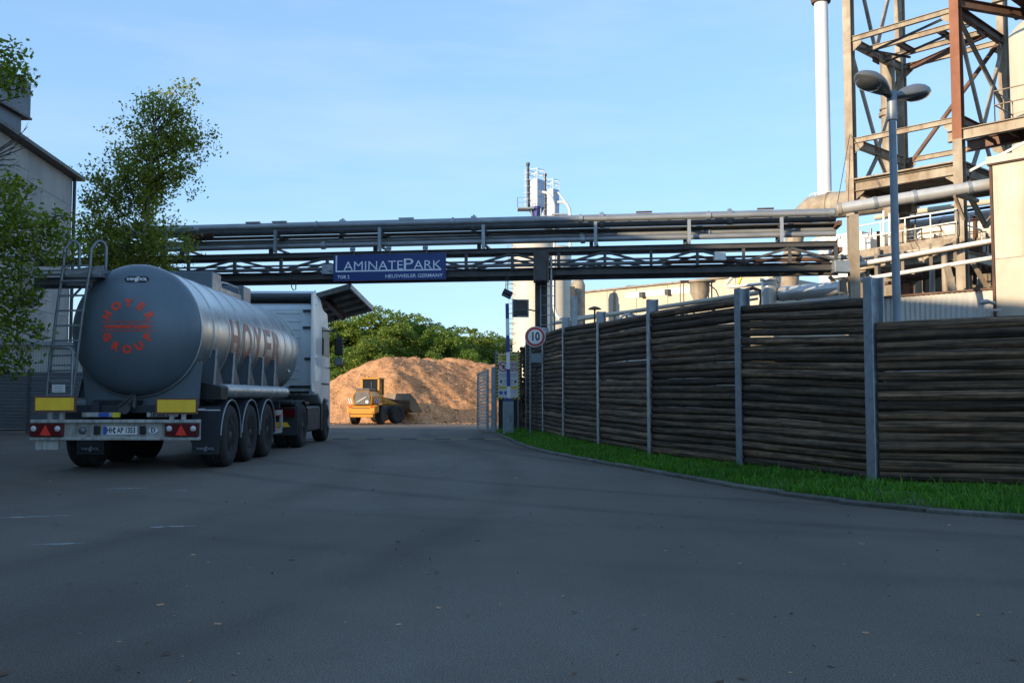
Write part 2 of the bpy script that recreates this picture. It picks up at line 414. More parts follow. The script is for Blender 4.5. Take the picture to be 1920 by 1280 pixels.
A['corr'] = pm('white_corrugated_sheet', (0.58, 0.57, 0.54), (0.48, 0.47, 0.44), scale=0.8, rough=0.5, streak=0.3, streakc=(0.3, 0.24, 0.18), sstretch=(3, 3, 0.15))
A['concrete'] = pm('concrete_panel', (0.33, 0.325, 0.31), (0.25, 0.248, 0.24), scale=0.9, rough=0.85, streak=0.5, streakc=(0.17, 0.165, 0.16), sstretch=(1.6, 1.6, 0.12), bump=0.2, bscale=25, var=0.09)
A['roof_dark'] = pm('dark_roof_edge', (0.06, 0.055, 0.055), None, rough=0.6)
A['grey_fence'] = pm('grey_slat_metal', (0.10, 0.115, 0.12), (0.075, 0.085, 0.09), scale=2, rough=0.45, metal=0.3, var=0.06)
A['black'] = flat('black_plastic', (0.012, 0.013, 0.014), 0.5)
A['rubber'] = pm('tyre_rubber', (0.020, 0.020, 0.021), (0.035, 0.033, 0.031), scale=6, rough=0.85, bump=0.2, bscale=60)
A['rim'] = pm('wheel_rim', (0.16, 0.16, 0.165), (0.08, 0.08, 0.08), scale=6, rough=0.5, metal=0.6)
A['chassis'] = pm('chassis_dark_blue', (0.022, 0.032, 0.045), (0.035, 0.038, 0.042), scale=4, rough=0.55)
A['guard'] = pm('mudguard_plastic', (0.020, 0.028, 0.036), (0.03, 0.034, 0.038), scale=5, rough=0.5)
A['alu'] = pm('aluminium', (0.55, 0.56, 0.57), (0.42, 0.43, 0.44), scale=6, rough=0.4, metal=0.85, streak=0.2, streakc=(0.25, 0.25, 0.25))
A['steel_tank'] = pm('stainless_tank', (0.66, 0.645, 0.62), (0.58, 0.57, 0.55), scale=1.0, stretch=(1, 3, 1), rough=0.33, metal=0.92, streak=0.25, streakc=(0.27, 0.25, 0.22), sstretch=(1.5, 6, 0.5), bump=0.012, bscale=1.3)
A['tank_end'] = pm('tank_end_paint', (0.135, 0.175, 0.205), (0.115, 0.150, 0.180), scale=0.9, rough=0.40, metal=0.35, streak=0.3, streakc=(0.085, 0.10, 0.115), sstretch=(4, 4, 0.5), bump=0.012, bscale=2)
A['bumper'] = pm('dirty_bumper', (0.50, 0.50, 0.47), (0.38, 0.37, 0.34), scale=3, rough=0.55, metal=0.3, streak=0.85, streakc=(0.07, 0.063, 0.055), sstretch=(11, 11, 0.9), spot=0.4, spotc=(0.12, 0.10, 0.08), spotscale=5)
A['cab'] = pm('white_cab_paint', (0.60, 0.65, 0.68), (0.55, 0.60, 0.63), scale=1.2, rough=0.35, streak=0.25, streakc=(0.35, 0.35, 0.34), coat=0.2)
A['red_letter'] = flat('red_lettering', (0.85, 0.075, 0.035), 0.35)
A['red_faded'] = pm('faded_red_lettering', (0.36, 0.125, 0.085), (0.33, 0.17, 0.13), scale=2, rough=0.4)
A['red_lens'] = flat('red_lens', (0.10, 0.006, 0.008), 0.2)
A['red_reflector'] = flat('red_reflector', (0.90, 0.05, 0.03), 0.25)
A['white_lens'] = flat('white_lens', (0.6, 0.6, 0.6), 0.15)
A['orange'] = flat('orange_reflector', (0.85, 0.22, 0.02), 0.25)
A['yellow_board'] = pm('yellow_marker_sheet', (1.0, 0.66, 0.05), (0.95, 0.56, 0.035), scale=2.5, rough=0.35, streak=0.3, streakc=(0.5, 0.3, 0.03), sstretch=(7, 7, 1))
A['red_brown'] = flat('red_board_frame', (0.19, 0.075, 0.05))
A['white_paint'] = flat('white_sign_paint', (0.80, 0.80, 0.80), 0.4)
A['letter_pale'] = flat('pale_lettering', (0.80, 0.84, 0.92), 0.4)
A['sign_blue'] = pm('blue_sign_face', (0.012, 0.044, 0.19), (0.011, 0.040, 0.175), scale=1.2, rough=0.35)
A['barrier_blue'] = flat('barrier_blue', (0.02, 0.045, 0.24))
A['cabinet'] = pm('grey_green_cabinet', (0.24, 0.30, 0.31), None, rough=0.5)
A['sign_red'] = flat('sign_red', (0.50, 0.055, 0.045), 0.45)
A['yellow'] = flat('warning_yellow', (0.75, 0.62, 0.04), 0.45)
A['bright_blue'] = flat('pictogram_blue', (0.06, 0.14, 0.55), 0.45)
A['dim_text'] = flat('small_print_grey', (0.25, 0.28, 0.36), 0.5)
A['lamp_shell'] = pm('lamp_shell', (0.16, 0.175, 0.19), None, rough=0.35, metal=0.3)
A['lamp_dark'] = flat('lamp_underside', (0.025, 0.028, 0.03), 0.35)
A['lamp_glass'] = glass_mat('lamp_glass', (0.06, 0.065, 0.07))
A['pole'] = pm('grey_pole', (0.24, 0.28, 0.32), (0.20, 0.235, 0.27), scale=3, rough=0.5, metal=0.4)
A['glass'] = glass_mat('dark_glass')
A['mirror'] = pm('mirror_face', (0.55, 0.57, 0.6), (0.5, 0.52, 0.55), rough=0.12, metal=1.0)
A['bark'] = pm('bark', (0.10, 0.085, 0.065), (0.05, 0.042, 0.033), scale=6, stretch=(1, 1, 0.4), rough=0.9, bump=0.5, bscale=20)
A['birch_bark'] = pm('birch_bark', (0.42, 0.40, 0.36), (0.10, 0.09, 0.08), scale=5, stretch=(0.5, 0.5, 2.5), rough=0.8, ramp=(0.5, 0.65))
A['birch_leaf'] = leaf_mat('birch_leaf', (0.060, 0.085, 0.013), (0.30, 0.32, 0.045), 0.48)
A['near_leaf'] = leaf_mat('near_tree_leaf', (0.030, 0.070, 0.009), (0.24, 0.30, 0.030), 0.46)
A['wood_leaf'] = leaf_mat('woodland_leaf', (0.045, 0.100, 0.014), (0.175, 0.240, 0.034), 0.32)
A['chips'] = pm('wood_chips', (0.56, 0.290, 0.138), (0.41, 0.205, 0.095), scale=0.6, rough=0.95, bump=1.0, bscale=6, speck=0.6, spec=0.2)
A['chip_piece'] = pm('chip_piece', (0.62, 0.36, 0.19), (0.42, 0.22, 0.11), scale=0.8, rough=0.9, speck=0.3)
A['loader'] = pm('loader_yellow', (0.62, 0.27, 0.02), (0.52, 0.22, 0.02), scale=2, rough=0.45, spot=0.25, spotc=(0.25, 0.13, 0.05), spotscale=2)
A['loader_grey'] = pm('loader_grey', (0.13, 0.12, 0.11), (0.09, 0.08, 0.075), scale=2, rough=0.6)
A['bucket'] = pm('worn_bucket_steel', (0.20, 0.14, 0.085), (0.13, 0.10, 0.07), scale=2, rough=0.55, metal=0.3)
A['debris'] = leaf_mat('dry_leaf', (0.05, 0.03, 0.015), (0.16, 0.09, 0.04), 0.1)
A['inside'] = pm('brown_inner_wall', (0.22, 0.17, 0.12), (0.15, 0.115, 0.08), scale=1, rough=0.8, streak=0.4, streakc=(0.09, 0.06, 0.04))
A['green_sheet'] = flat('pale_green_sheet', (0.35, 0.55, 0.45))
A['plate_blue'] = flat('blue_strip', (0.03, 0.10, 0.45))
A['duct_shade'] = pm('duct_shade_blue_grey', (0.075, 0.092, 0.12), (0.06, 0.075, 0.10), scale=0.8, rough=0.5, streak=0.3, streakc=(0.05, 0.055, 0.06))  # darkened blue-grey: the roof duct tower's shade is put into its colour
A['strip_yellow'] = flat('worn_strip_yellow', (0.24, 0.21, 0.11), 0.7)
A['strip_dark'] = flat('worn_strip_dark', (0.05, 0.05, 0.05), 0.7)
A['gusset'] = pm('gusset_dark_blue', (0.045, 0.062, 0.078), (0.032, 0.045, 0.058), scale=3, rough=0.5)
A['valve'] = pm('valve_metal', (0.10, 0.105, 0.11), None, rough=0.45, metal=0.5)
A['ladder'] = pm('dull_ladder_metal', (0.24, 0.255, 0.27), (0.17, 0.18, 0.19), scale=6, rough=0.45, metal=0.6)

# ================================================================== GROUND, KERB, VERGE
xs = [-1800, -400, -120, -60, -30, 0, 30, 60, 120, 400, 1800]
ys = [-1500, -300, -80, -30, 0] + list(range(28, 72, 2)) + [80, 100, 130, 180, 300, 700, 3000]
g = MB()
g.add([(x, y, gz(y)) for y in ys for x in xs], [(j*len(xs)+i, j*len(xs)+i+1, (j+1)*len(xs)+i+1, (j+1)*len(xs)+i) for j in range(len(ys)-1) for i in range(len(xs)-1)], True)
struct('ground', g, A['asphalt'])

KERB = [(-0.55, 31.4), (-0.12, 27.0), (0.06, 25.0), (0.49, 21.4), (0.95, 19.4), (1.39, 17.7), (2.06, 15.4), (2.56, 13.6), (2.98, 12.2), (3.36, 11.2), (3.72, 10.4), (4.28, 9.7), (4.95, 9.15), (6.6, 8.3), (9.5, 7.3), (14, 6.4), (22, 5.6)]
POSTS = [(12.6, 9.5), (7.62, 11.1), (4.65, 12.3), (3.68, 15.3), (2.67, 18.2), (2.04, 21.9), (1.43, 25.4), (1.02, 29.4), (0.56, 33.0)]
BACK = [(-0.45, 33.6), (0.2, 34.0), (1.3, 33.2), (1.75, 29.6), (2.15, 25.7), (2.75, 22.2), (3.4, 18.6), (4.4, 15.7), (5.3, 12.9), (8.0, 11.8), (13, 10.2), (22, 8.6)]
def resample(pts, n):
    P = np.array(pts, float); d = np.r_[0, np.cumsum(np.linalg.norm(np.diff(P, axis=0), axis=1))]
    t = np.linspace(0, d[-1], n)
    return np.c_[np.interp(t, d, P[:, 0]), np.interp(t, d, P[:, 1])]
def smooth2(pts, n=400):
    q = resample(pts, n); k = np.ones(21) / 21
    p = np.pad(q, ((10, 10), (0, 0)), mode='edge')
    return np.c_[np.convolve(p[:, 0], k, 'valid'), np.convolve(p[:, 1], k, 'valid')]
KS = smooth2(KERB)
def at_y(P, y):                     # where a line that runs towards the viewer crosses the distance y
    o = np.argsort(P[:, 1]); return np.interp(y, P[o, 1], P[o, 0])
BS = resample(BACK, 400)
verge = MB(); nv, nu = 90, 6
kk, bb = resample(KS, nv), resample(BS, nv)
vv = []
for i in range(nv):
    for j in range(nu):
        u = j / (nu - 1); p = kk[i] * (1 - u) + bb[i] * u
        vv.append((p[0], p[1], gz(p[1]) + 0.035 + 0.035 * min(1, u * 1.5) + 0.02 * math.sin(i * 1.3 + j) * (0 < j)))
verge.add(vv, [(i*nu+j, i*nu+j+1, (i+1)*nu+j+1, (i+1)*nu+j) for i in range(nv-1) for j in range(nu-1)], True)
struct('verge', verge, A['soil'])

kerb = bpy.data.objects.new('kerb', None); COL.objects.link(kerb); kerb['kind'] = 'structure'
kd = np.r_[0, np.cumsum(np.linalg.norm(np.diff(KS, axis=0), axis=1))]
stone_me = None
bmk = bmesh.new(); bmesh.ops.create_cube(bmk, size=1.0)
for v in bmk.verts: v.co = Vector((v.co.x * 0.985, v.co.y * 0.13, v.co.z * 0.20))
bmesh.ops.bevel(bmk, geom=list(bmk.edges), offset=0.014, segments=1, affect='EDGES')
stone_me = bpy.data.meshes.new('kerb_stone'); bmk.to_mesh(stone_me); bmk.free(); stone_me.materials.append(A['kerb'])
s = 0.5
while s < kd[-1] - 0.5 and s < 40:
    x = np.interp(s, kd, KS[:, 0]); y = np.interp(s, kd, KS[:, 1]); x2 = np.interp(s + .3, kd, KS[:, 0]); y2 = np.interp(s + .3, kd, KS[:, 1])
    o = bpy.data.objects.new('kerb_stone', stone_me); COL.objects.link(o); o.parent = kerb
    o.location = (x, y, gz(y) - 0.05 + random.uniform(-.006, .006)); o.rotation_euler = (random.uniform(-.03, .03), random.uniform(-.012, .012), math.atan2(y2 - y, x2 - x) + random.uniform(-.012, .012))
    s += 1.0

def grass_blades(n, name, seed):
    r = np.random.default_rng(seed)
    # denser near the viewer
    t = r.random(n) ** 0.62
    i = t * (nv - 1) * 0.93; i0 = np.clip(i.astype(int), 0, nv - 2); fr = (i - i0)[:, None]
    u = (r.random(n) * 0.97 + 0.03)[:, None]
    K = kk[i0] * (1 - fr) + kk[i0 + 1] * fr; B = bb[i0] * (1 - fr) + bb[i0 + 1] * fr
    P = K * (1 - u) + B * u
    u = u[:, 0]
    z = np.array([gz(y) for y in P[:, 1]]) + 0.03 + 0.035 * np.minimum(1, u * 1.5)
    patch = 0.55 + 0.85 * (np.sin(P[:, 0] * 3.1 + 1.3 * np.sin(P[:, 1] * 2.3)) * np.sin(P[:, 1] * 2.7) * .5 + .5)
    h = (0.04 + 0.065 * r.random(n) + 0.0 * np.clip(u * 1.6 - .2, 0, 1)) * patch * np.where(r.random(n) < .03, 1.9, 1.0)
    a = r.random(n) * 2 * PI; wd = 0.004 + 0.005 * r.random(n) + 0.0002 * P[:, 1] ; le = h * (0.25 + 0.6 * r.random(n)); b = r.random(n) * 2 * PI
    c0 = np.c_[P, z]; side = np.c_[np.cos(a), np.sin(a), np.zeros(n)] * wd[:, None]; lean = np.c_[np.cos(b), np.sin(b), np.zeros(n)] * le[:, None]
    up = np.c_[np.zeros((n, 2)), h]
    V = np.stack([c0 - side, c0 + side, c0 + side * .7 + lean * .35 + up * .62, c0 - side * .7 + lean * .35 + up * .62, c0 + lean + up], 1).reshape(-1, 3)
    o = np.arange(n) * 5
    T = np.concatenate([np.c_[o, o+1, o+2], np.c_[o, o+2, o+3], np.c_[o+3, o+2, o+4]])
    return np_obj(name, V, T, A['grass'], kind='stuff')
grass_blades(70000, 'grass', 3)

# dry leaves and crumbs on the asphalt
n = 420; r = np.random.default_rng(11)
Y = 2.6 + 30 * r.random(n) ** 1.6; X = (r.random(n) * 2 - 1) * (Y * 0.6 + 1); X = np.where((X > at_y(KS, Y) - .3) & (Y > 6), X - 5, X)
keep = ~((X > -7.6) & (X < -4.4) & (Y > 13.5)); X, Y = X[keep], Y[keep]; n = len(X)
sz = 0.006 + 0.022 * r.random(n) ** 4; a = r.random(n) * 2 * PI
d = np.c_[np.cos(a), np.sin(a), r.random(n) * .3]; e = np.c_[-np.sin(a), np.cos(a), r.random(n) * .4 - .2]
c = np.c_[X, Y, np.full(n, .006)]; s2 = sz[:, None]
V = np.stack([c - d * s2 * 1.5, c - e * s2 * .7, c + d * s2 * 1.5 + [0, 0, .006], c + e * s2 * .7 + [0, 0, .008]], 1).reshape(-1, 3); V[:, 2] = np.maximum(V[:, 2], .004)
np_obj('fallen_leaves', V, np.arange(4 * n).reshape(n, 4), A['debris'], kind='stuff')
n = 520; r = np.random.default_rng(12)
Y = 2.4 + 34 * r.random(n) ** 1.5; X = (r.random(n) * 2 - 1) * (Y * 0.55 + 1); X = np.where((X > at_y(KS, Y) - .2) & (Y > 6), X - 5, X)
keep = ~((X > -7.6) & (X < -4.4) & (Y > 13.5)); X, Y = X[keep], Y[keep]; n = len(X)
sz = (0.004 + 0.014 * r.random(n) ** 3)[:, None]; a = r.random(n) * 2 * PI; d = np.c_[np.cos(a), np.sin(a), np.zeros(n)]; e = np.c_[-np.sin(a), np.cos(a), np.full(n, .35)]; c = np.c_[X, Y, np.full(n, .003)]
V = np.stack([c - d * sz * 1.4, c + d * sz * 1.4, c + d * sz * 1.2 + e * sz, c - d * sz * 1.3 + e * sz], 1).reshape(-1, 3)
np_obj('scattered_wood_chips', V, np.arange(4 * n).reshape(n, 4), A['chip_piece'], kind='stuff')
# pale scuffs on the asphalt at the tail of the trailer
scuff = pm('chalky_scuff', (0.36, 0.36, 0.36), (0.15, 0.15, 0.15), scale=14, rough=0.9, ramp=(0.4, 0.6))
for (px, py, ln, wd) in ((60, 966, .75, .035), (325, 984, .42, .04), (110, 1016, .40, .045), (235, 914, .5, .03), (345, 918, .3, .03)):
    Yd = EYE * F / (py - HZ); p = at(px, py, Yd); m = MB()
    k = 7; ang = R(18); dv = Vector((math.cos(ang), math.sin(ang), 0)); nvv = Vector((-dv.y, dv.x, 0)); ring = []
    for i in range(k + 1): ring.append(dv * (ln * (i / k - .5)) + nvv * (wd * (math.sin(PI * i / k) ** .6) * random.uniform(.5, 1.1)))
    for i in range(k - 1, 0, -1): ring.append(dv * (ln * (i / k - .5)) - nvv * (wd * math.sin(PI * i / k) * random.uniform(.4, 1.1)))
    base = Vector((p.x, p.y, 0.0))
    m.prism([base + q for q in ring], (0, 0, 0.004))
    struct('road_scuff', m, scuff)

# threshold strip at the gate, yellow and black segments
t = thing('threshold_strip', 'low yellow and black segmented strip across the road at the gate', 'road strip', (-3.3, 26.9, 0))
xx = -6.4; i = 0
while xx < -0.75:
    m = MB(); m.prism([(xx, 26.82, 0), (xx, 26.85, .018), (xx, 26.97, .018), (xx, 27.0, 0)], (0.46, 0, 0))
    part('strip_segment', m, A['strip_yellow'] if i % 2 == 0 else A['strip_dark'], t); xx += 0.47; i += 1

# ================================================================== LOG FENCE
fence = thing('log_fence', 'tall fence of stacked dark round logs held between grey steel posts', 'fence', (2.67, 18.2, 0))
TOPS = [2.6, 2.62, 2.70, 2.90, 3.02, 3.12, 3.28, 3.30, 3.40]     # post tops
# log tops at each panel's two ends: (end at the nearer post, end at the farther post)
PT = [(2.2, 2.2), (2.17, 2.12), (2.42, 2.62), (2.74, 2.78), (2.76, 2.86), (2.90, 3.02), (3.04, 3.12), (3.08, 3.16)]
def log_mesh(seed):
    r = random.Random(seed); n, k = 11, 9; m = MB(); vs = []
    w1, w2 = r.uniform(.5, 1.5), r.uniform(0, 6)
    for i in range(k):
        x = i / (k - 1)
        ox = 0.004 * math.sin(w1 * x * 4 + w2); oz = 0.002 * math.sin(w1 * x * 3 + w2 * 2)
        rr = 0.066 * (1 + 0.05 * math.sin(x * 7 * w1 + w2)) * (1 - 0.10 * (x - .5) * (1 if seed % 2 else -1))
        for j in range(n):
            a = 2 * PI * j / n; q = rr * (1 + r.uniform(-.035, .035))
            vs.append((x, ox + math.cos(a) * q, oz + math.sin(a) * q))
    m.add(vs, [(i*n+j, (i+1)*n+j, (i+1)*n+(j+1) % n, i*n+(j+1) % n) for i in range(k-1) for j in range(n)], True)
    m.add(vs[:n], [tuple(range(n))]); m.add(vs[-n:], [tuple(range(n-1, -1, -1))])
    me = bpy.data.meshes.new('log'); me.from_pydata(m.v, [], m.f); me.polygons.foreach_set('use_smooth', m.s); me.materials.append(A['log']); me.update()
    return me
LOGS = [log_mesh(k) for k in range(12)]
lr = random.Random(5)
def place_log(a, b, rscale=1.0):
    o = bpy.data.objects.new('log', lr.choice(LOGS)); COL.objects.link(o); o.parent = fence
    d = b - a
    o.location = a - fence.location
    o.rotation_mode = 'QUATERNION'
    o.rotation_quaternion = d.to_track_quat('X', 'Z') @ Matrix.Rotation(lr.uniform(0, 6.28), 3, 'X').to_quaternion()
    o.scale = (d.length, rscale, rscale)
for i in range(len(POSTS) - 1):
    a, b = Vector((*POSTS[i], 0)), Vector((*POSTS[i+1], 0))
    d = (b - a).normalized(); a2, b2 = a + d * 0.03, b - d * 0.03
    ta, tb = PT[i]; base = -0.02; N = round((max(ta, tb) - base) / 0.128)
    for k in range(N):
        f = (k + 0.5) / N
        gap = 0.016 * (lr.random() < .14) if f > .66 else 0
        za = base + f * (ta - base) + gz(a.y) + lr.uniform(-.0035, .0035) + gap; zb = base + f * (tb - base) + gz(b.y) + lr.uniform(-.006, .006)
        rs = (max(ta, tb) - base) / N / 0.132 * lr.uniform(.97, 1.09) * (1 if not gap else .94)
        jo = Vector((-d.y, d.x, 0)) * lr.uniform(-.024, .024)
        if k == N - 1: rs *= 1.12
        place_log(a2 + jo + Vector((0, 0, za)), b2 + jo + Vector((0, 0, zb)), rs)
for i, (x, y) in enumerate(POSTS):
    j = min(i, len(POSTS) - 2); d = (Vector(POSTS[j+1]) - Vector(POSTS[j])).normalized()
    nrm = Vector((-d.y, d.x, 0))
    m = MB(); m.ibeam((x, y, gz(y) - .1), (x, y, gz(y) + TOPS[i]), 0.165, 0.19, 0.016, up=nrm)
    part('post', m, A['galv'], fence)
# the fence turns away beyond the last post: a short return whose log ends face the road
for k in range(19):
    z = 0.12 + k * 0.152
    c = Vector((0.36 - 0.05 * math.sin(k * .35) + lr.uniform(-.04, .04), 33.6 + lr.uniform(-.05, .05), z))
    place_log(c, c + Vector((0.55, 3.2, 0.0)), 1.3 * lr.uniform(.92, 1.06))
    c2 = c + Vector((0.16 + lr.uniform(-.03, .03), -.02, .07))
    place_log(c2, c2 + Vector((0.5, 3.0, 0.0)), 1.1)
nb = MB(); p = at(1044, 712, 28.4); nb.box(p + Vector((0, -.16, 0)), (.12, .012, .46), Matrix.Rotation(-.08, 3, 'Y'))
single('notice_sheet', nb, A['green_sheet'], 'narrow pale green sheet fixed to the dark log fence', 'notice')

# ================================================================== SPEED SIGN, WARNING BOARD, BARRIER, GATE
c = at(1003.5, 631, 28.2); t = thing('speed_sign', 'round white speed limit sign with red ring and black 10 on a thin pole', 'road sign', (c.x, 28.3, .1))
m = MB(); m.tube((c.x - .14, 28.3, 0), (c.x - .14, 28.3, c.z + .25), .03, 10); part('pole', m, A['pole'], t)
m = MB(); m.tube((c.x, 28.24, c.z), (c.x, 28.225, c.z), .305, 40); part('sign_face', m, A['white_paint'], t)
m = MB(); prof = [(.285, 0), (.285, .004), (.215, .004), (.215, 0)]; m.lathe(prof, (c.x, 28.2245, c.z), (0, -1, 0), 48, False, False); part('red_ring', m, A['sign_red'], t)
m = MB(); m.text('10', .34, facing(Vector((c.x, 28.223, c.z))), xs=.80, bold=.010, ext=.001); part('lettering', m, A['black'], t)
c2 = at(1007, 671, 28.2); m = MB(); m.box((c2.x, 28.23, c2.z), (.36, .012, .27)); sp = part('small_plate', m, A['cabinet'], t)
m = MB(); [m.box((c2.x, 28.2225, c2.z + dz), (.26, .002, .022)) for dz in (.03, -.05)]; part('print_line', m, A['dim_text'], sp)

o = at(953, 704, 32.6); W_, H_ = .80, 1.60; yb = 32.6
t = thing('warning_board', 'tall white site rules board with yellow header and black and yellow striped border', 'warning sign', (o.x, yb, .15))
m = MB(); m.box((o.x, yb, o.z), (W_, .02, H_)); part('board', m, A['white_paint'], t)
m = MB(); m2 = MB()
def edge_strip(a, b, horizontal):
    L_ = (b - a).length; nseg = int(L_ / .055); d = (b - a).normalized()
    for i in range(nseg):
        p = a + d * (L_ * (i + .5) / nseg); sk = .02
        u = Vector((0, 0, .03)) if horizontal else Vector((.03, 0, 0)); h = d * (L_ / nseg / 2)
        q = [p - h - u - d * sk, p + h - u - d * sk, p + h + u + d * sk, p - h + u + d * sk]
        (m if i % 2 else m2).prism([x + Vector((0, -.011, 0)) for x in q], (0, -.003, 0))
hw, hh = W_ / 2 - .03, H_ / 2 - .03
for a, b, hz in (((-hw, -hh), (-hw, hh), 0), ((hw, -hh), (hw, hh), 0), ((-hw, hh), (hw, hh), 1), ((-hw, -hh), (hw, -hh), 1)):
    edge_strip(Vector((o.x + a[0], yb, o.z + a[1])), Vector((o.x + b[0], yb, o.z + b[1])), hz)
part('striped_border', m, A['black'], t); part('yellow_border', m2, A['yellow'], t)
m = MB(); m.box((o.x, yb - .012, o.z + .60), (.64, .004, .22)); hd = part('header_band', m, A['yellow'], t)
m = MB(); [m.box((o.x + dx, yb - .0155, o.z + .60 + dz), (ww, .002, .035)) for dx, dz, ww in ((0, .05, .5), (0, -.045, .42))]; part('print_line', m, A['loader_grey'], hd)
m = MB(); m.box((o.x, yb - .012, o.z - .40), (.64, .004, .08)); part('yellow_band', m, A['yellow'], t)
def prohib(x, z, r):
    m = MB(); m.lathe([(r, 0), (r, .004), (r * .78, .004), (r * .78, 0)], (o.x + x, yb - .0105, o.z + z), (0, -1, 0), 24, False, False)
    m.beam((o.x + x - r * .58, yb - .0125, o.z + z + r * .58), (o.x + x + r * .58, yb - .0125, o.z + z - r * .58), .004, r * .2, up=(0, 0, 1)); pr = part('prohibition_mark', m, A['sign_red'], t)
    m = MB(); m.box((o.x + x + r * .12, yb - .0115, o.z + z - r * .05), (r * .45, .002, r * .75)); part('pictogram', m, A['black'], pr)
prohib(-.18, .30, .17)
for x in (.12, .265):
    for z in (.385, .215): prohib(x, z, .07)
m = MB()
for z, ww in ((.05, .6), (.01, .6), (-.03, .5), (-.14, .3), (-.18, .34), (-.22, .28), (-.28, .4), (-.50, .3), (-.56, .28)): m.box((o.x + (.12 if z < -.45 else 0), yb - .011, o.z + z), (ww, .002, .014))
part('print_line', m, A['dim_text'], t)
m = MB()
for x in (-.24, .24): m.box((o.x + x, yb - .0115, o.z - .2), (.06, .003, .09))
part('arrow_mark', m, A['black'], t)
m = MB(); [m.tube((o.x + x, yb - .0105, o.z - .58), (o.x + x, yb - .0135, o.z - .58), .065, 20) for x in (-.25, -.08)]; part('mandatory_mark', m, A['bright_blue'], t)
m = MB(); [m.tube((o.x + x, yb + .04, .05), (o.x + x, yb + .04, o.z + .86), .028, 8) for x in (-.42, .34)]; part('post', m, A['pole'], t)

bc = at(953, 776, 29.6); t = thing('boom_barrier', 'raised blue and white barrier arm standing upright on its grey cabinet', 'barrier', (bc.x, 29.6, .08))
m = MB(); m.bx(bc.x - .17, bc.x + .17, 29.45, 29.8, .05, 1.06); cb = part('cabinet', m, A['cabinet'], t, bev=.012)
m = MB(); m.bx(bc.x + .03, bc.x + .11, 29.43, 29.455, .42, .62); part('lock_box', m, A['lamp_shell'], cb)
m = MB(); m.bx(bc.x - .12, bc.x + .14, 29.443, 29.449, .14, .95); part('service_door', m, A['cabinet'], cb, bev=.003)
m = MB(); m.prism([(bc.x - .185, 29.43, 1.06), (bc.x + .185, 29.43, 1.06), (bc.x + .15, 29.43, 1.12), (bc.x, 29.43, 1.15), (bc.x - .15, 29.43, 1.12)], (0, .4, 0)); part('cabinet_lid', m, A['barrier_blue'], t)
zs = [1.13, 1.50, 2.03, 2.55, 3.07, 3.58, 4.05]
for i in range(6):
    m = MB(); lean = -.018
    m.beam((bc.x + .02 + lean * (zs[i] - 1), 29.5, zs[i]), (bc.x + .02 + lean * (zs[i+1] - 1), 29.5, zs[i+1]), .11, .045, up=(0, 1, 0))
    part('arm_segment', m, A['white_paint'] if i % 2 == 0 else A['barrier_blue'], t)

t = thing('slatted_gate', 'open grey metal gate leaf of horizontal slats seen nearly edge on', 'gate', (-.95, 34, 0))
g0, g1 = Vector((-1.30, 37.0, gz(37))), Vector((-0.86, 33.9, gz(34)))
for k in range(17):
    z = .14 + k * .118
    m = MB(); m.beam(g0 + Vector((0, 0, z)), g1 + Vector((0, 0, z)), .05, .075); part('slat', m, A['galv'], t)
for q in (g0, g1):
    m = MB(); m.beam(q + Vector((0, 0, .05)), q + Vector((0, 0, 2.16)), .09, .09, up=(0, 1, 0)); part('frame_upright', m, A['galv'], t)
m = MB(); m.beam(g0 + Vector((0, 0, 2.14)), g1 + Vector((0, 0, 2.14)), .08, .06); part('top_rail', m, A['galv'], t)
m = MB(); m.bx(-.72, -.53, 33.3, 33.5, -.1, 2.22); m.tube((-.8, 33.4, .5), (-.72, 33.4, .5), .03, 8)
single('gate_post', m, A['galv'], 'square grey steel post beside the slatted gate leaf', 'post', bev=.008)
m = MB(); m.bx(-.48, .36, 34.2, 34.32, .0, 2.75); single('dark_screen', m, A['dark_steel'], 'dark steel screen panel behind the site rules board', 'screen')

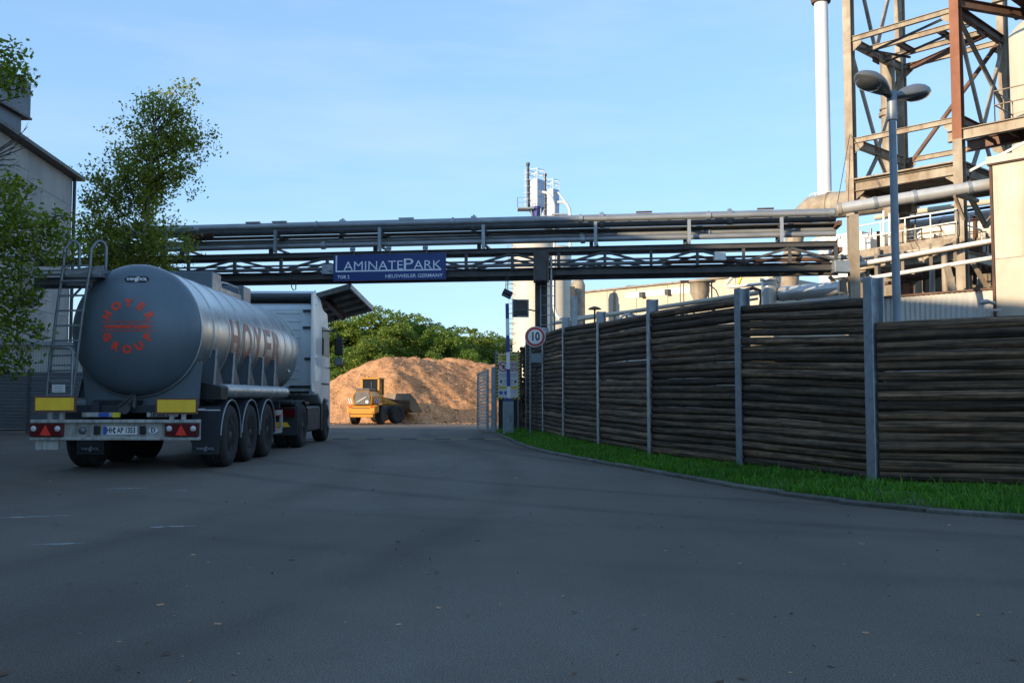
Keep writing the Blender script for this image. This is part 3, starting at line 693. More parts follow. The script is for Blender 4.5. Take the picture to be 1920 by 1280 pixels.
# ================================================================== STREET LAMPS
def street_lamp(loc, h, yaw, label, sc=1.0):
    t = thing('street_lamp', label, 'street lamp', loc, yaw, 'double headed street lamps', world=False)
    m = MB(); m.tube((0, 0, -.1), (0, 0, h - .5), .075 * sc, 14, .062 * sc); m.tube((0, 0, h - .5), (0, 0, h), .085 * sc, 14); part('pole', m, A['pole'], t)
    for sgn, dip in ((-1, 1), (1, -1)):
        yy = R(36) if sgn > 0 else R(42)
        rot = Matrix.Rotation(yy, 3, 'Z') @ Matrix.Rotation(-R(14) * sgn, 3, 'Y')
        nl, na = 12, 14; vs = []
        for i in range(nl + 1):
            u = i / nl; x = sgn * (0.10 + .86 * u) * sc
            wv = (.055 + .21 * math.sin(PI * min(1, u * 1.02)) ** .75 * (.55 + .55 * u)) * sc * (1 if u < .97 else .55)
            for j in range(na):
                a = 2 * PI * j / na
                z = math.sin(a) * wv * (.75 if math.sin(a) > 0 else .34)
                vs.append(rot @ Vector((x, math.cos(a) * wv, z)) + Vector((0, 0, h - .1)))
        fs = []; ft = []
        for i in range(nl):
            for j in range(na):
                q = (i*na+j, i*na+(j+1) % na, (i+1)*na+(j+1) % na, (i+1)*na+j)
                if sgn < 0: q = q[::-1]
                fs.append(q)
        m = MB(); m.add(vs, fs, True); e = vs[-na:]; m.add(e, [tuple(range(na))]); e = vs[:na]; m.add(e, [tuple(range(na))])
        hd = part('lamp_head', m, A['lamp_shell'], t)
        m = MB(); vs = []
        for i in range(9):
            u = .36 + .56 * i / 8; x = sgn * (.10 + .86 * u) * sc; ww = .20 * math.sin(PI * (i / 8)) ** .5 * sc
            for j in range(7):
                a = PI + PI * j / 6; vs.append(rot @ Vector((x, math.cos(a) * ww, math.sin(a) * ww * .42 - .045 * sc)) + Vector((0, 0, h - .1)))
        fs = [(i*7+j, i*7+j+1, (i+1)*7+j+1, (i+1)*7+j) for i in range(8) for j in range(6)]
        m.add(vs, fs, True); part('lamp_glass', m, A['lamp_glass'], hd)
        m = MB(); m.tube((0, 0, h - .1), rot @ Vector((sgn * .2 * sc, 0, 0)) + Vector((0, 0, h - .1)), .055 * sc, 10); part('arm', m, A['lamp_dark'], t)
    return t
lp = at(1682, 605, 16.2)
street_lamp((lp.x, 16.2, 0), at(1684, 172, 16.2).z, R(-8), 'tall grey street lamp with two oval heads behind the log fence', 1.0)
lp = at(308, 500, 28.6)
street_lamp((lp.x, 28.6, 0), at(308, 436, 28.6).z, R(-12), 'grey street lamp with two oval heads half hidden by the birch leaves behind the tanker', 1.05)

wr = random.Random(17)
for i in range(26):
    f = wr.random() ** .7 * .75; k = int(f * (nv - 1)); u = wr.uniform(.15, .85); p = kk[k] * (1 - u) + bb[k] * u
    m = MB(); z0 = gz(p[1]) + .03 + .03 * u
    for j in range(7):
        a = wr.uniform(0, 6.28); l_ = wr.uniform(.05, .11); c_ = Vector((math.cos(a), math.sin(a), .75)); sd = Vector((-math.sin(a), math.cos(a), 0)) * l_ * .22; o_ = Vector((p[0], p[1], z0))
        m.add([o_, o_ + c_ * l_ * .6 + sd, o_ + c_ * l_ + Vector((0, 0, -.01)), o_ + c_ * l_ * .6 - sd], [(0, 1, 2, 3)])
    if i == 0: WEEDS = MB()
    WEEDS.add(m.v, m.f)
struct('weeds', WEEDS, A['birch_leaf'], 'stuff')

# ================================================================== TANK TRAILER
TR_LOC, TR_YAW = (-6.03, 14.6, 0), R(0.9)
tr = thing('tank_trailer', 'silver road tanker trailer with grey rounded end and red lettering, seen from behind', 'tank trailer', TR_LOC, TR_YAW, world=False)
RX, RZ, ZC, Y0, Y1 = 1.03, 1.06, 2.235, 0.85, 8.35
def ell(a, k=1.0): return math.cos(a) * RX * k, ZC + math.sin(a) * RZ * k
NA = 72
m = MB(); vs = []; ys_ = list(np.linspace(Y0, Y1, 30))
rows = [(y, 1.0) for y in ys_] + [(Y1 + .42 * math.sin(t), math.cos(t) ** .8) for t in np.linspace(.15, 1.5, 9)]
for y, k in rows:
    for j in range(NA):
        x, z = ell(2 * PI * j / NA, k); vs.append((x, y, z))
m.add(vs, [(i*NA+j, i*NA+(j+1) % NA, (i+1)*NA+(j+1) % NA, (i+1)*NA+j) for i in range(len(rows)-1) for j in range(NA)], True)
shell = part('tank_shell', m, A['steel_tank'], tr)
DEPTH = .42
def dome_y(x, z):
    r2 = (x / RX) ** 2 + ((z - ZC) / RZ) ** 2
    r = min(1.0, math.sqrt(r2)); return Y0 - DEPTH * max(0.0, 1 - r ** 2.6) ** .62
m = MB(); vs = []
ks = [1 - (1 - t) ** 2 for t in np.linspace(0, 1, 26)][::-1]
ks = [k for k in ks if k > .02]
for k in ks:
    for j in range(NA):
        x, z = ell(2 * PI * j / NA, k); vs.append((x, dome_y(x, z), z))
vs.append((0, dome_y(0, ZC), ZC)); nk = len(ks)
m.add(vs, [((i+1)*NA+j, (i+1)*NA+(j+1) % NA, i*NA+(j+1) % NA, i*NA+j) for i in range(nk-1) for j in range(NA)] + [(nk*NA, (nk-1)*NA+(j+1) % NA, (nk-1)*NA+j) for j in range(NA)], True)
end = part('tank_end', m, A['tank_end'], tr)
for y in (Y0 + .02, 1.55, 2.5, 3.35, 4.25, 5.15, 6.05, 7.0, 7.75, Y1):
    m = MB(); m.path([(ell(2*PI*j/60, 1.004)[0], y, ell(2*PI*j/60, 1.004)[1]) for j in range(60)], .009 if y > 1 else .016, 6, closed=True); part('tank_band', m, A['alu'], tr)
# lettering on the rounded end
def on_end(M, off=.006):
    def wfun(p):
        q = M @ p; return Vector((q.x, dome_y(q.x, q.z) - off - p.z, q.z))
    return wfun
LC = Vector((0.0, 0, 2.275)); RR = .365
def letter_at(ch, ang, size, inward):
    c = LC + Vector((math.sin(ang) * RR, 0, math.cos(ang) * RR))
    rot = ang if not inward else ang - PI
    # text frame: x right, y up (world z), turned by rot clockwise
    X = Vector((math.cos(rot), 0, -math.sin(rot))); Z = Vector((math.sin(rot), 0, math.cos(rot)))
    M = Matrix(((X.x, Z.x, 0, c.x), (0, 0, -1, 0), (X.z, Z.z, 0, c.z), (0, 0, 0, 1)))
    mm = MB(); mm.text(ch, size, M, bold=.011, ext=.0015, warp=on_end(M), xs=1.05)
    part('letter', mm, A['red_letter'], end)
for ch, a in zip('HOYER', (-62, -31, 0, 31, 62)): letter_at(ch, R(a), .165, False)
for ch, a in zip('GROUP', (180+62, 180+31, 180, 180-31, 180-62)): letter_at(ch, R(a), .165, True)
M0 = facing(LC); mm = MB(); mm.text('International Logistics', .098, M0, bold=.0045, ext=.001, warp=on_end(M0), xs=.84); part('lettering', mm, A['red_letter'], end)
for dz in (.072, -.072):
    mm = MB(); q = [(-.42 + .84 * i / 14, LC.z + dz) for i in range(15)]
    mm.add([(x, dome_y(x, z + s_ * .005) - .005, z + s_ * .005) for x, z in q for s_ in (-1, 1)], [(2*i, 2*i+2, 2*i+3, 2*i+1) for i in range(14)]); part('red_line', mm, A['red_letter'], end)
def maker_badge(parent, M, wd, hgt, warp=None, base=A['black'], ink=A['white_paint'], lab='badge'):
    """Dark six-sided plate with the maker's wordmark."""
    h, k = hgt / 2, wd / 2
    poly = [(-k, 0), (-k + h, -h), (k - h, -h), (k, 0), (k - h, h), (-k + h, h)]
    mm = MB(); wf = warp(.004) if warp else (lambda p: M @ p)
    for a in range(6):
        p0, p1 = poly[a], poly[(a+1) % 6]; n_ = 5
        pts = [(0, 0)] + [(p0[0] + (p1[0]-p0[0])*i/n_, p0[1] + (p1[1]-p0[1])*i/n_) for i in range(n_+1)]
        mm.add([wf(Vector((x, y, .004))) for x, y in pts], [(0, i+1, i+2) for i in range(n_)])
    bd = part(lab, mm, base, parent)
    mm = MB(); wf2 = warp(.010) if warp else (lambda p: M @ (p + Vector((0, 0, .006))))
    for s_, x in (('VAN', -wd * .21), ('OOL', wd * .215)):
        mm.text(s_, hgt * .62, M, bold=hgt * .02, ext=.0005, xs=1.08, warp=lambda p, x=x: wf2(p + Vector((x, 0, 0))))
    for x in (-.045, .03):
        q = [(x * wd * .7 - .006, -hgt * .44), (x * wd * .7 + hgt * .1, -hgt * .44), (x * wd * .7 + hgt * .24, hgt * .44), (x * wd * .7 + hgt * .12, hgt * .44)]
        mm.add([wf2(Vector((a, b, .002))) for a, b in q], [(0, 1, 2, 3)])
    q = [(-.03 * wd, -.05 * hgt), (.05 * wd, -.05 * hgt), (.05 * wd, .07 * hgt), (-.03 * wd, .07 * hgt)]
    mm.add([wf2(Vector((a, b, .002))) for a, b in q], [(0, 1, 2, 3)])
    part('wordmark', mm, ink, bd)
MB1 = facing(Vector((.075, 0, 3.035)))
maker_badge(end, MB1, .40, .105, warp=lambda off: on_end(MB1, off))
# large lettering along the right flank
def flank(p):
    a = p.y / RZ; x, z = ell(a, 1.004); return Vector((x, p.x, z))
for ch, y0_, y1_ in (('H', 2.62, 3.22), ('O', 3.38, 4.08), ('Y', 4.22, 4.92), ('E', 5.08, 5.66), ('R', 5.84, 6.55)):
    m = MB(); m.fit(ch, Matrix.Identity(4), y0_, y1_, -.36, .34, bold=.03, ext=0.0, warp=flank, sub=.12); part('letter', m, A['red_faded'], shell)
m = MB(); a_ = -.42; x, z = ell(a_, 1.005); m.box((x, 7.75, z), (.006, .22, .1), Matrix.Rotation(-.4, 3, 'Y')); part('small_plate', m, A['alu'], shell)
# spill boxes and rails on top
m = MB(); m.bx(-.80, .27, 3.9, 4.5, 3.08, 3.60); b1 = part('manlid_box', m, A['tank_end'], tr, bev=.012)
m = MB(); m.bx(.272, .285, 3.93, 4.47, 3.12, 3.58); part('side_cover', m, A['alu'], b1)
m = MB(); m.bx(-.80, .30, 6.1, 6.7, 3.05, 3.58); b2 = part('manlid_box', m, A['tank_end'], tr, bev=.012)
m = MB(); m.bx(.302, .315, 6.13, 6.67, 3.12, 3.56); part('side_cover', m, A['alu'], b2)
m = MB(); m.bx(.08, .27, 4.5, 6.1, 3.30, 3.36); m.bx(.2, .27, 4.5, 6.1, 3.2, 3.3); part('walkway_edge', m, A['alu'], tr)
m = MB(); m.bx(-.8, .05, 4.5, 6.1, 3.29, 3.33); part('walkway', m, A['alu'], tr)
m = MB(); m.path([(.24, 4.6, 3.34), (.24, 4.62, 3.47), (.24, 5.1, 3.5), (.24, 5.9, 3.5), (.24, 6.05, 3.36)], .022, 8); part('handrail', m, A['alu'], tr)
for y in (4.9, 5.6):
    m = MB(); m.lathe([(.25, 0), (.25, .1), (.2, .13), (.0, .15)], (-.35, y, 3.33), (0, 0, 1), 24); part('manlid', m, A['alu'], tr)
# ladder at the left of the tail, with hooped rails, and its platform
lad = bpy.data.objects.new('ladder', None); COL.objects.link(lad); lad.parent = tr
def lrail(x0, x1):
    pts = [(x0, .42, 1.15), (x0 + (x1 - x0) * .55, .42, 2.45), (x1 - .01, .44, 3.2), (x1, .45, 3.5)]
    for i in range(1, 8):
        a = PI * i / 7; pts.append((x1 + .02 + .075 * (1 - math.cos(a)), .5 + .05 * (1 - math.cos(a)), 3.52 + .12 * math.sin(a)))
    pts.append((x1 + .17, .6, 3.2))
    mm = MB(); mm.path(pts, .023, 8); part('rail', mm, A['ladder'], lad)
lrail(-1.22, -1.02); lrail(-.83, -.60)
for k in range(9):
    z = 1.34 + k * .235; f = (z - 1.15) / 2.35; a = -1.22 + .2 * f ** .9; b = -.83 + .23 * f ** .9
    mm = MB(); mm.beam((a, .42, z), (b, .42, z + .01), .04, .028); part('rung', mm, A['ladder'], lad)
mm = MB(); mm.path([(-1.19, .34, 1.12), (-1.15, .34, 1.85), (-1.12, .34, 1.93), (-.84, .34, 1.93), (-.80, .34, 1.86), (-.81, .34, 1.12)], .022, 8); part('folding_frame', mm, A['ladder'], lad)
for z in (1.2, 1.42, 1.66):
    mm = MB(); mm.beam((-1.17, .34, z), (-.82, .34, z), .035, .028); part('rung', mm, A['ladder'], lad)
mm = MB(); mm.box((-1.0, .33, 1.3), (.2, .008, .12)); nplate = part('notice_plate', mm, A['white'], lad)
mm = MB(); [mm.box((-1.0, .325, 1.3 + d), (.15, .003, .008)) for d in (.035, .01, -.015, -.04)]; part('print_line', mm, A['dim_text'], nplate)
mm = MB(); mm.bx(-1.05, -.45, .5, .95, 3.06, 3.11); mm.prism([(-.6, .5, 3.1), (-.18, 1.3, 3.22), (-.18, 1.3, 3.27), (-.6, .5, 3.16)], (0.02, .4, 0)); plat = part('platform', mm, A['ladder'], lad)
mm = MB(); mm.beam((-1.03, .5, 3.13), (-.42, .62, 3.22), .03, .09); mm.beam((-1.0, .7, 2.75), (-.72, .7, 3.06), .03, .03); mm.beam((-1.02, .55, 2.95), (-.62, .55, 2.95), .03, .05); part('platform_brace', mm, A['ladder'], lad)
# cradle and frame
m = MB(); m.prism([(-.82, .92, 1.02), (.98, .92, 1.02), (1.02, .92, 1.75), (.9, .92, 1.72), (.55, .92, 1.35), (0, .92, 1.19), (-.5, .92, 1.33), (-.75, .92, 1.62), (-.92, .92, 1.8)], (0, .05, 0)); part('rear_cradle', m, A['tank_end'], tr)
for x in (-.5, .5):
    m = MB(); m.beam((x, .5, .98), (x, 8.6, 1.08), .12, .24); part('chassis_rail', m, A['chassis'], tr)
for y in (.6, 2.3, 3.7, 5.2, 6.6):
    m = MB(); m.bx(-1.0, 1.0, y, y + .1, .92, 1.04); part('cross_member', m, A['chassis'], tr)
for i, y in enumerate((1.3, 2.4, 3.5, 4.55, 5.6)):
    for sx in (-1, 1):
        m = MB(); m.prism([(sx * .45, y, 1.05), (sx * 1.10, y, 1.16), (sx * 1.055, y + .3, 1.95), (sx * .98, y + .3, 1.98), (sx * .85, y + .15, 1.62), (sx * .5, y, 1.28)], (0, .04, 0)); sb = part('support_bracket', m, A['gusset'], tr)
        m = MB(); m.beam((sx * 1.11, y - .02, 1.17), (sx * 1.065, y + .29, 1.98), .05, .02, up=(1, 0, 0)); part('bracket_edge', m, A['galv'], sb)
        m = MB(); m.prism([(sx * 1.085, y + .03, 1.15), (sx * 1.045, y + .32, 1.88), (sx * 1.03, y + .62, 1.6), (sx * 1.07, y + .9, 1.15)], (-sx * .03, 0, 0)); part('gusset', m, A['gusset'], sb)
m = MB(); m.tube((1.16, 1.6, 1.27), (1.16, 6.3, 1.27), .12, 20); ht = part('hose_tube', m, A['alu'], tr)
for y in (2.1, 3.0, 3.9, 4.8, 5.7):
    m = MB(); m.tube((1.16, y, 1.27), (1.16, y + .04, 1.27), .127, 20); part('tube_strap', m, A['steel_tank'], ht)
m = MB(); m.prism([(.78, 1.2, 1.12), (1.26, 1.2, 1.12), (1.26, 1.2, 1.34), (.92, 1.2, 1.42), (.78, 1.2, 1.40)], (0, .4, 0)); part('tube_end_box', m, A['black'], tr, bev=.01)
# outlet valve under the end
m = MB(); m.tube((-.02, .46, .99), (-.02, .8, 1.08), .07, 16); m.tube((-.02, .42, .99), (-.02, .48, .99), .09, 16); m.tube((-.1, .4, 1.02), (.12, .4, 1.2), .02, 8); m.beam((.05, .38, 1.06), (.17, .38, 1.2), .03, .02); m.tube((.1, .5, 1.0), (.1, .5, 1.18), .035, 10); part('outlet_valve', m, A['valve'], tr)
m = MB(); m.prism([(-.62, .7, 1.12), (.1, .7, 1.12), (.05, .7, .92), (-.4, .7, .92)], (0, .2, 0)); part('valve_tray', m, A['black'], tr)
# tail: bumper channel with lamps, plate and oval
bp = bpy.data.objects.new('bumper', None); COL.objects.link(bp); bp.parent = tr
m = MB(); m.bx(-1.275, 1.275, .0, .12, .775, .825); m.bx(-1.275, 1.275, .0, .12, .515, .56); part('bumper_lip', m, A['bumper'], bp, bev=.006)
m = MB(); m.bx(-1.27, 1.27, .07, .12, .56, .775); part('bumper_web', m, A['bumper'], bp)
for sx in (-1, 1):
    c = sx * 1.02
    m = MB(); m.bx(c - .245, c + .245, -.03, .07, .575, .762); tl = part('tail_lamp', m, A['red_lens'], tr, bev=.008)
    m = MB(); m.prism([(c - .085, -.032, .59), (c + .085, -.032, .59), (c, -.032, .748)], (0, -.006, 0)); part('triangle_reflector', m, A['red_reflector'], tl)
    for dx in (-.18, .18):
        m = MB(); m.lathe([(.045, 0), (.04, .012), (.02, .02), (.001, .022)], (c + dx, -.031, .69), (0, -1, 0), 20); part('lamp_lens', m, A['white_lens'], tl)
    # marker board
    bx_ = -.89 if sx < 0 else .945; bz = 1.06 if sx < 0 else 1.03
    m = MB(); m.bx(bx_ - .315, bx_ + .315, -.03, 0, bz - .12, bz + .12); mb_ = part('marker_board', m, A['red_brown'], tr)
    m = MB(); m.bx(bx_ - .288, bx_ + .288, -.036, -.03, bz - .092, bz + .096); part('yellow_sheet', m, A['yellow_board'], mb_)
    m = MB(); m.bx(bx_ - .12, bx_ - .06, .01, .06, .82, bz - .1); m.bx(bx_ + .06, bx_ + .12, .01, .06, .82, bz - .1); part('board_bracket', m, A['bumper'], mb_)
m = MB(); m.bx(-.18, .33, .05, .066, .60, .72); npl = part('number_plate', m, A['white_paint'], tr, bev=.003)
m = MB(); m.bx(-.18, -.135, .044, .05, .60, .72); part('blue_strip', m, A['plate_blue'], npl)
m = MB(); m.text('HH', .115, facing(Vector((-.075, .048, .66))), bold=.003, ext=.001, xs=.72); m.text('AP 1353', .115, facing(Vector((.165, .048, .66))), bold=.003, ext=.001, xs=.70)
for dz in (.028, -.025): m.tube((-.012, .049, .66 + dz), (-.012, .046, .66 + dz), .016, 12)
part('lettering', m, A['black'], npl)
m = MB(); vs = [(.57 + .085 * math.cos(2*PI*k/28), .062, .66 + .055 * math.sin(2*PI*k/28)) for k in range(28)]; m.prism(vs, (0, -.008, 0)); ov = part('country_oval', m, A['white_paint'], tr)
m = MB(); m.text('D', .09, facing(Vector((.57, .052, .66))), bold=.003, ext=.001); m.path([(.57 + .079 * math.cos(2*PI*k/28), .0535, .66 + .049 * math.sin(2*PI*k/28)) for k in range(28)], .0035, 5, closed=True); part('lettering', m, A['black'], ov)
for x in (-.5, -.27, .42):
    m = MB(); m.bx(x - .04, x + .04, .0, .07, .6, .73) if x > -.4 else m.lathe([(.06, 0), (.05, .04), (.001, .05)], (x, .07, .66), (0, -1, 0), 18); part('lamp_unit', m, A['lamp_shell'] if x < -.4 else A['black'], tr, bev=.006 if x > -.4 else 0)
m = MB(); m.bx(-.62, -.1, .3, .34, .86, .93); m.bx(.38, .85, .3, .34, .86, .93); tb = part('tail_rail', m, A['bumper'], tr)
m = MB(); m.bx(-.36, -.2, .29, .299, .865, .925); part('blue_sticker', m, A['plate_blue'], tb)
m = MB(); m.bx(-.14, -.04, .28, .34, .855, .93); part('yellow_tag', m, A['yellow'], tb)
m = MB(); m.text('28.000 L', .085, facing(Vector((.58, .297, .895))), bold=.003, ext=.001); part('lettering', m, A['black'], tb)
m = MB(); m.bx(-1.2, -.85, .05, .09, .37, .515); part('hanging_plate', m, A['bumper'], tr)
# wheels
def wheel_pair(parent, y, r, wdt, x_out, dual=False):
    for sx in (-1, 1):
        xo = sx * x_out
        prof = [(r * .55, 0), (r * .60, -.012), (r * .80, -.02), (r * .93, -.005), (r * .985, .03), (r, .06)]
        nG = 4
        for g_ in range(nG):
            a = .06 + (wdt - .12) * (g_ + .5) / nG
            prof += [(r, a - .012), (r - .014, a - .008), (r - .014, a + .008), (r, a + .012)]
        prof += [(r, wdt - .06), (r * .985, wdt - .03), (r * .9, wdt), (r * .55, wdt)]
        mm = MB(); mm.lathe(prof, (xo, y, r), (-sx, 0, 0), 40); wh = part('wheel', mm, A['rubber'], parent)
        mm = MB(); mm.lathe([(r * .56, .0), (r * .54, .03), (r * .47, .05), (r * .42, .11), (r * .22, .10), (r * .2, .02), (r * .12, .0), (.001, -.005)], (xo, y, r), (-sx, 0, 0), 30); part('rim', mm, A['rim'], wh)
        mm = MB()
        for k in range(10):
            a = 2 * PI * k / 10; mm.tube((xo - sx * .085, y + math.cos(a) * r * .3, r + math.sin(a) * r * .3), (xo - sx * .115, y + math.cos(a) * r * .3, r + math.sin(a) * r * .3), .014, 6)
        part('wheel_nut', mm, A['alu'], wh)
        if dual:
            mm = MB(); mm.lathe(prof, (xo - sx * (wdt + .04), y, r), (-sx, 0, 0), 32); part('wheel', mm, A['rubber'], parent)
AX = (1.75, 3.06, 4.37)
for y in AX:
    wheel_pair(tr, y, .525, .385, 1.275)
    m = MB(); m.tube((-1.0, y, .525), (1.0, y, .525), .075, 12); part('axle', m, A['chassis'], tr)
    for sx in (-1, 1):
        m = MB(); m.arc(y, .50, .60, .02, R(-4), R(184), sx * .86, sx * 1.285, 16); mg = part('mudguard', m, A['guard'], tr)
        m = MB(); m.path([(sx * 1.288, y + math.cos(R(a)) * .62, .50 + math.sin(R(a)) * .62) for a in range(-4, 186, 10)], .014, 6); part('guard_edge', m, A['galv'], mg)
for sx in (-1, 1):
    m = MB(); m.bx(sx * .84, sx * .88, 1.05, 5.0, .55, 1.1); part('guard_panel', m, A['guard'], tr)
for sx in (-1, 1):
    m = MB(); m.bx(sx * 1.275, sx * .87, 1.10, 1.13, .62, 1.02); part('guard_back', m, A['guard'], tr)
    m = MB(); c = sx * 1.06 if sx > 0 else -.80
    m.bx(c - .22, c + .22, 1.07, 1.085, .24, .66); fl = part('mud_flap', m, A['guard'], tr)
    maker_badge(fl, facing(Vector((c, 1.066, .33))), .36, .10, base=A['black'], ink=A['dim_text'])
m = MB(); m.beam((.95, .35, .98), (1.26, .35, .98), .03, .03); m.path([(.95, .2, .97), (1.22, .2, .97), (1.27, .4, .96), (1.27, 1.1, .95)], .015, 6); part('side_lamp_bar', m, A['alu'], tr)
# side guard between trailer axles and tractor
m = MB(); m.bx(1.20, 1.25, 5.15, 5.85, .80, .90); m.bx(1.20, 1.25, 5.15, 5.85, .42, .52); m.bx(1.20, 1.25, 5.75, 5.85, .42, .90); sg = part('side_guard', m, A['bumper'], tr)
m = MB(); m.bx(1.251, 1.258, 5.2, 5.32, .5, .58); part('side_reflector', m, A['orange'], sg)
for sx in (-.7, .7):
    m = MB(); m.bx(sx - .08, sx + .08, 6.3, 6.45, .35, 1.0); part('landing_leg', m, A['chassis'], tr)
m = MB(); m.bx(-.9, .9, 5.1, 6.2, .6, .95); part('equipment_box', m, A['black'], tr)

# ================================================================== TRACTOR
tk = thing('truck_tractor', 'white truck tractor with tall cab coupled ahead of the silver tanker', 'truck', TR_LOC, TR_YAW, world=False)
for x in (-.42, .42):
    m = MB(); m.bx(x - .05, x + .05, 6.9, 11.6, .72, 1.0); part('chassis_rail', m, A['chassis'], tk)
m = MB(); m.lathe([(.5, 0), (.5, .08), (.1, .09)], (0, 8.0, 1.0), (0, 0, 1), 24); part('fifth_wheel', m, A['black'], tk)
wheel_pair(tk, 7.95, .51, .28, 1.25, dual=True)
wheel_pair(tk, 11.2, .51, .31, 1.22)
for sx in (-1, 1):
    m = MB(); m.arc(7.95, .5, .58, .025, R(2), R(178), sx * .62, sx * 1.26, 16); part('mudguard', m, A['guard'], tk)
    m = MB(); m.bx(sx * .62, sx * 1.26, 7.33, 7.37, .30, .95); gb = part('guard_back', m, A['guard'], tk)
    m = MB(); m.bx(sx * .72, sx * 1.2, 7.27, 7.33, .72, .90); tl = part('tail_lamp', m, A['red_lens'], tk)
    for z in (.755, .81, .865):
        m = MB(); m.bx(sx * .74, sx * .9, 7.262, 7.27, z - .018, z + .018); part('lamp_bar', m, A['red_reflector'], tl)
    m = MB(); m.prism([(sx * .72, 7.32, .60), (sx * 1.02, 7.32, .60), (sx * 1.10, 7.32, .49), (sx * .80, 7.32, .49)], (0, -.008, 0)); part('yellow_marker', m, A['yellow_board'], tk)
    m = MB(); m.bx(sx * .6, sx * 1.22, 8.65, 10.35, .32, .95); part('fuel_tank', m, A['chassis'], tk, bev=.05)
    m = MB(); m.bx(sx * .6, sx * 1.24, 10.4, 10.6, .3, 1.0); part('cab_step', m, A['black'], tk, bev=.02)
m = MB(); m.bx(-1.15, 1.15, 7.2, 9.2, 1.0, 1.06); part('deck_plate', m, A['black'], tk)
CY = 9.45
prof = [(CY, 1.22), (CY, 3.38), (CY + .08, 3.5), (CY + .3, 3.55), (CY + 1.7, 3.42), (CY + 2.05, 2.7), (CY + 2.25, 1.7), (CY + 2.28, .5), (CY + 2.15, .32), (CY + 2.0, .32), (CY + 1.98, 1.05), (CY + 1.35, 1.12), (CY + 1.15, 1.05), (CY + 1.1, .95), (CY + .5, 1.22)]
m = MB(); m.prism([(-1.235, y, z) for y, z in prof], (2.47, 0, 0)); cabo = part('cab', m, A['cab'], tk, bev=.035)
for k in range(10):
    z = 1.42 + k * .205
    for x0, x1 in ((-1.05, .02), (.14, .86)):
        m = MB(); m.bx(x0, x1, CY - .018, CY + .002, z, z + .035); part('pressed_rib', m, A['cab'], cabo, bev=.006)
m = MB(); m.bx(-1.1, 1.1, CY - .02, CY, 1.26, 1.32); part('lower_trim', m, A['black'], cabo)
for x0, z in ((.93, 3.30), (.93, 2.88), (.98, 2.10), (.62, 1.40)):
    m = MB(); m.bx(x0, x0 + (.27 if z > 1.5 else .55), CY - .06, CY - .005, z, z + .06); part('hinge', m, A['black'], cabo)
m = MB(); m.path([(.7, CY - .04, 1.25), (.75, CY - .1, 1.1), (.85, CY - .12, 1.15), (.9, CY - .05, 1.3)], .02, 6); m.path([(.4, CY - .04, 1.3), (.38, CY - .3, 1.15), (.2, CY - .6, 1.2)], .02, 6); part('air_hose', m, A['black'], cabo)
for sx in (-1, 1):
    m = MB(); m.prism([(sx * 1.20, CY - .42, 1.55), (sx * 1.20, CY - .42, 3.75), (sx * 1.20, CY + .05, 3.86), (sx * 1.22, CY + .05, 1.3), (sx * 1.21, CY - .35, 1.3)], (sx * .035, 0, 0)); part('side_deflector', m, A['cab'], tk, bev=.008)
    m = MB(); m.bx(sx * 1.237, sx * 1.25, CY + .95, CY + 1.95, 2.25, 3.0); part('side_window', m, A['glass'], cabo)
    m = MB(); m.path([(sx * 1.24, CY + 1.85, 2.95), (sx * 1.42, CY + 1.95, 2.97), (sx * 1.5, CY + 1.95, 2.85), (sx * 1.5, CY + 1.95, 2.0), (sx * 1.24, CY + 1.9, 1.95)], .02, 6); mr_ = part('mirror_arm', m, A['black'], tk)
    m = MB(); m.bx(sx * 1.40, sx * 1.62, CY + 1.88, CY + 2.0, 2.3, 2.78); part('mirror', m, A['black'], mr_, bev=.03)
    m = MB(); m.bx(sx * 1.40, sx * 1.62, CY + 1.88, CY + 2.0, 2.02, 2.24); part('mirror', m, A['lamp_shell'], mr_, bev=.03)
    m = MB(); m.bx(sx * 1.237, sx * 1.26, CY + 1.0, CY + 1.9, 1.5, 1.54); part('door_trim', m, A['black'], cabo)
m = MB(); m.prism([(-1.15, CY + .02, 3.78), (-1.15, CY + .06, 3.84), (-1.15, CY + 1.1, 3.72), (-1.15, CY + 1.6, 3.45), (-1.15, CY + 1.5, 3.44), (-1.15, CY + 1.05, 3.66)], (2.3, 0, 0)); rd = part('roof_deflector', m, A['cab'], tk)
m = MB()
for sx in (-1, 1): m.prism([(sx * 1.12, CY + .03, 3.5), (sx * 1.12, CY + .03, 3.8), (sx * 1.12, CY + 1.1, 3.7), (sx * 1.12, CY + 1.5, 3.5)], (sx * .03, 0, 0))
part('deflector_side', m, A['cab'], rd)
m = MB(); m.bx(-1.1, 1.1, CY + .9, CY + .94, 3.52, 3.68); part('deflector_back', m, A['black'], rd)

# ================================================================== WHEEL LOADER
lo = thing('wheel_loader', 'yellow wheel loader seen from behind at the foot of the wood chip heap', 'wheel loader', (-10.75, 69.0, gz(69)), R(-7), world=False)
lo.scale = (.89, .89, .89)
def turn(mm):          # the front half is steered to the right about the centre joint
    Q = Matrix.Translation((0, 3.4, 0)) @ Matrix.Rotation(R(-30), 4, 'Z') @ Matrix.Translation((0, -3.4, 0))
    mm.v = [tuple(Q @ Vector(v)) for v in mm.v]; return mm
m = MB(); m.prism([(-1.25, 0, 1.0), (-1.1, -.25, .85), (1.1, -.25, .85), (1.25, 0, 1.0), (1.25, .6, 1.0), (-1.25, .6, 1.0)], (0, 0, .62)); cw = part('counterweight', m, A['loader'], lo, bev=.05)
m = MB(); m.bx(-.75, .75, -.262, -.24, 1.32, 1.38); part('gap_shadow_strip', m, A['black'], cw)  # flat black strip drawn in for the shadow of a gap, no recess
m = MB(); m.bx(-.95, .95, -.1, .5, .62, .86); part('lower_weight', m, A['loader'], lo, bev=.04)
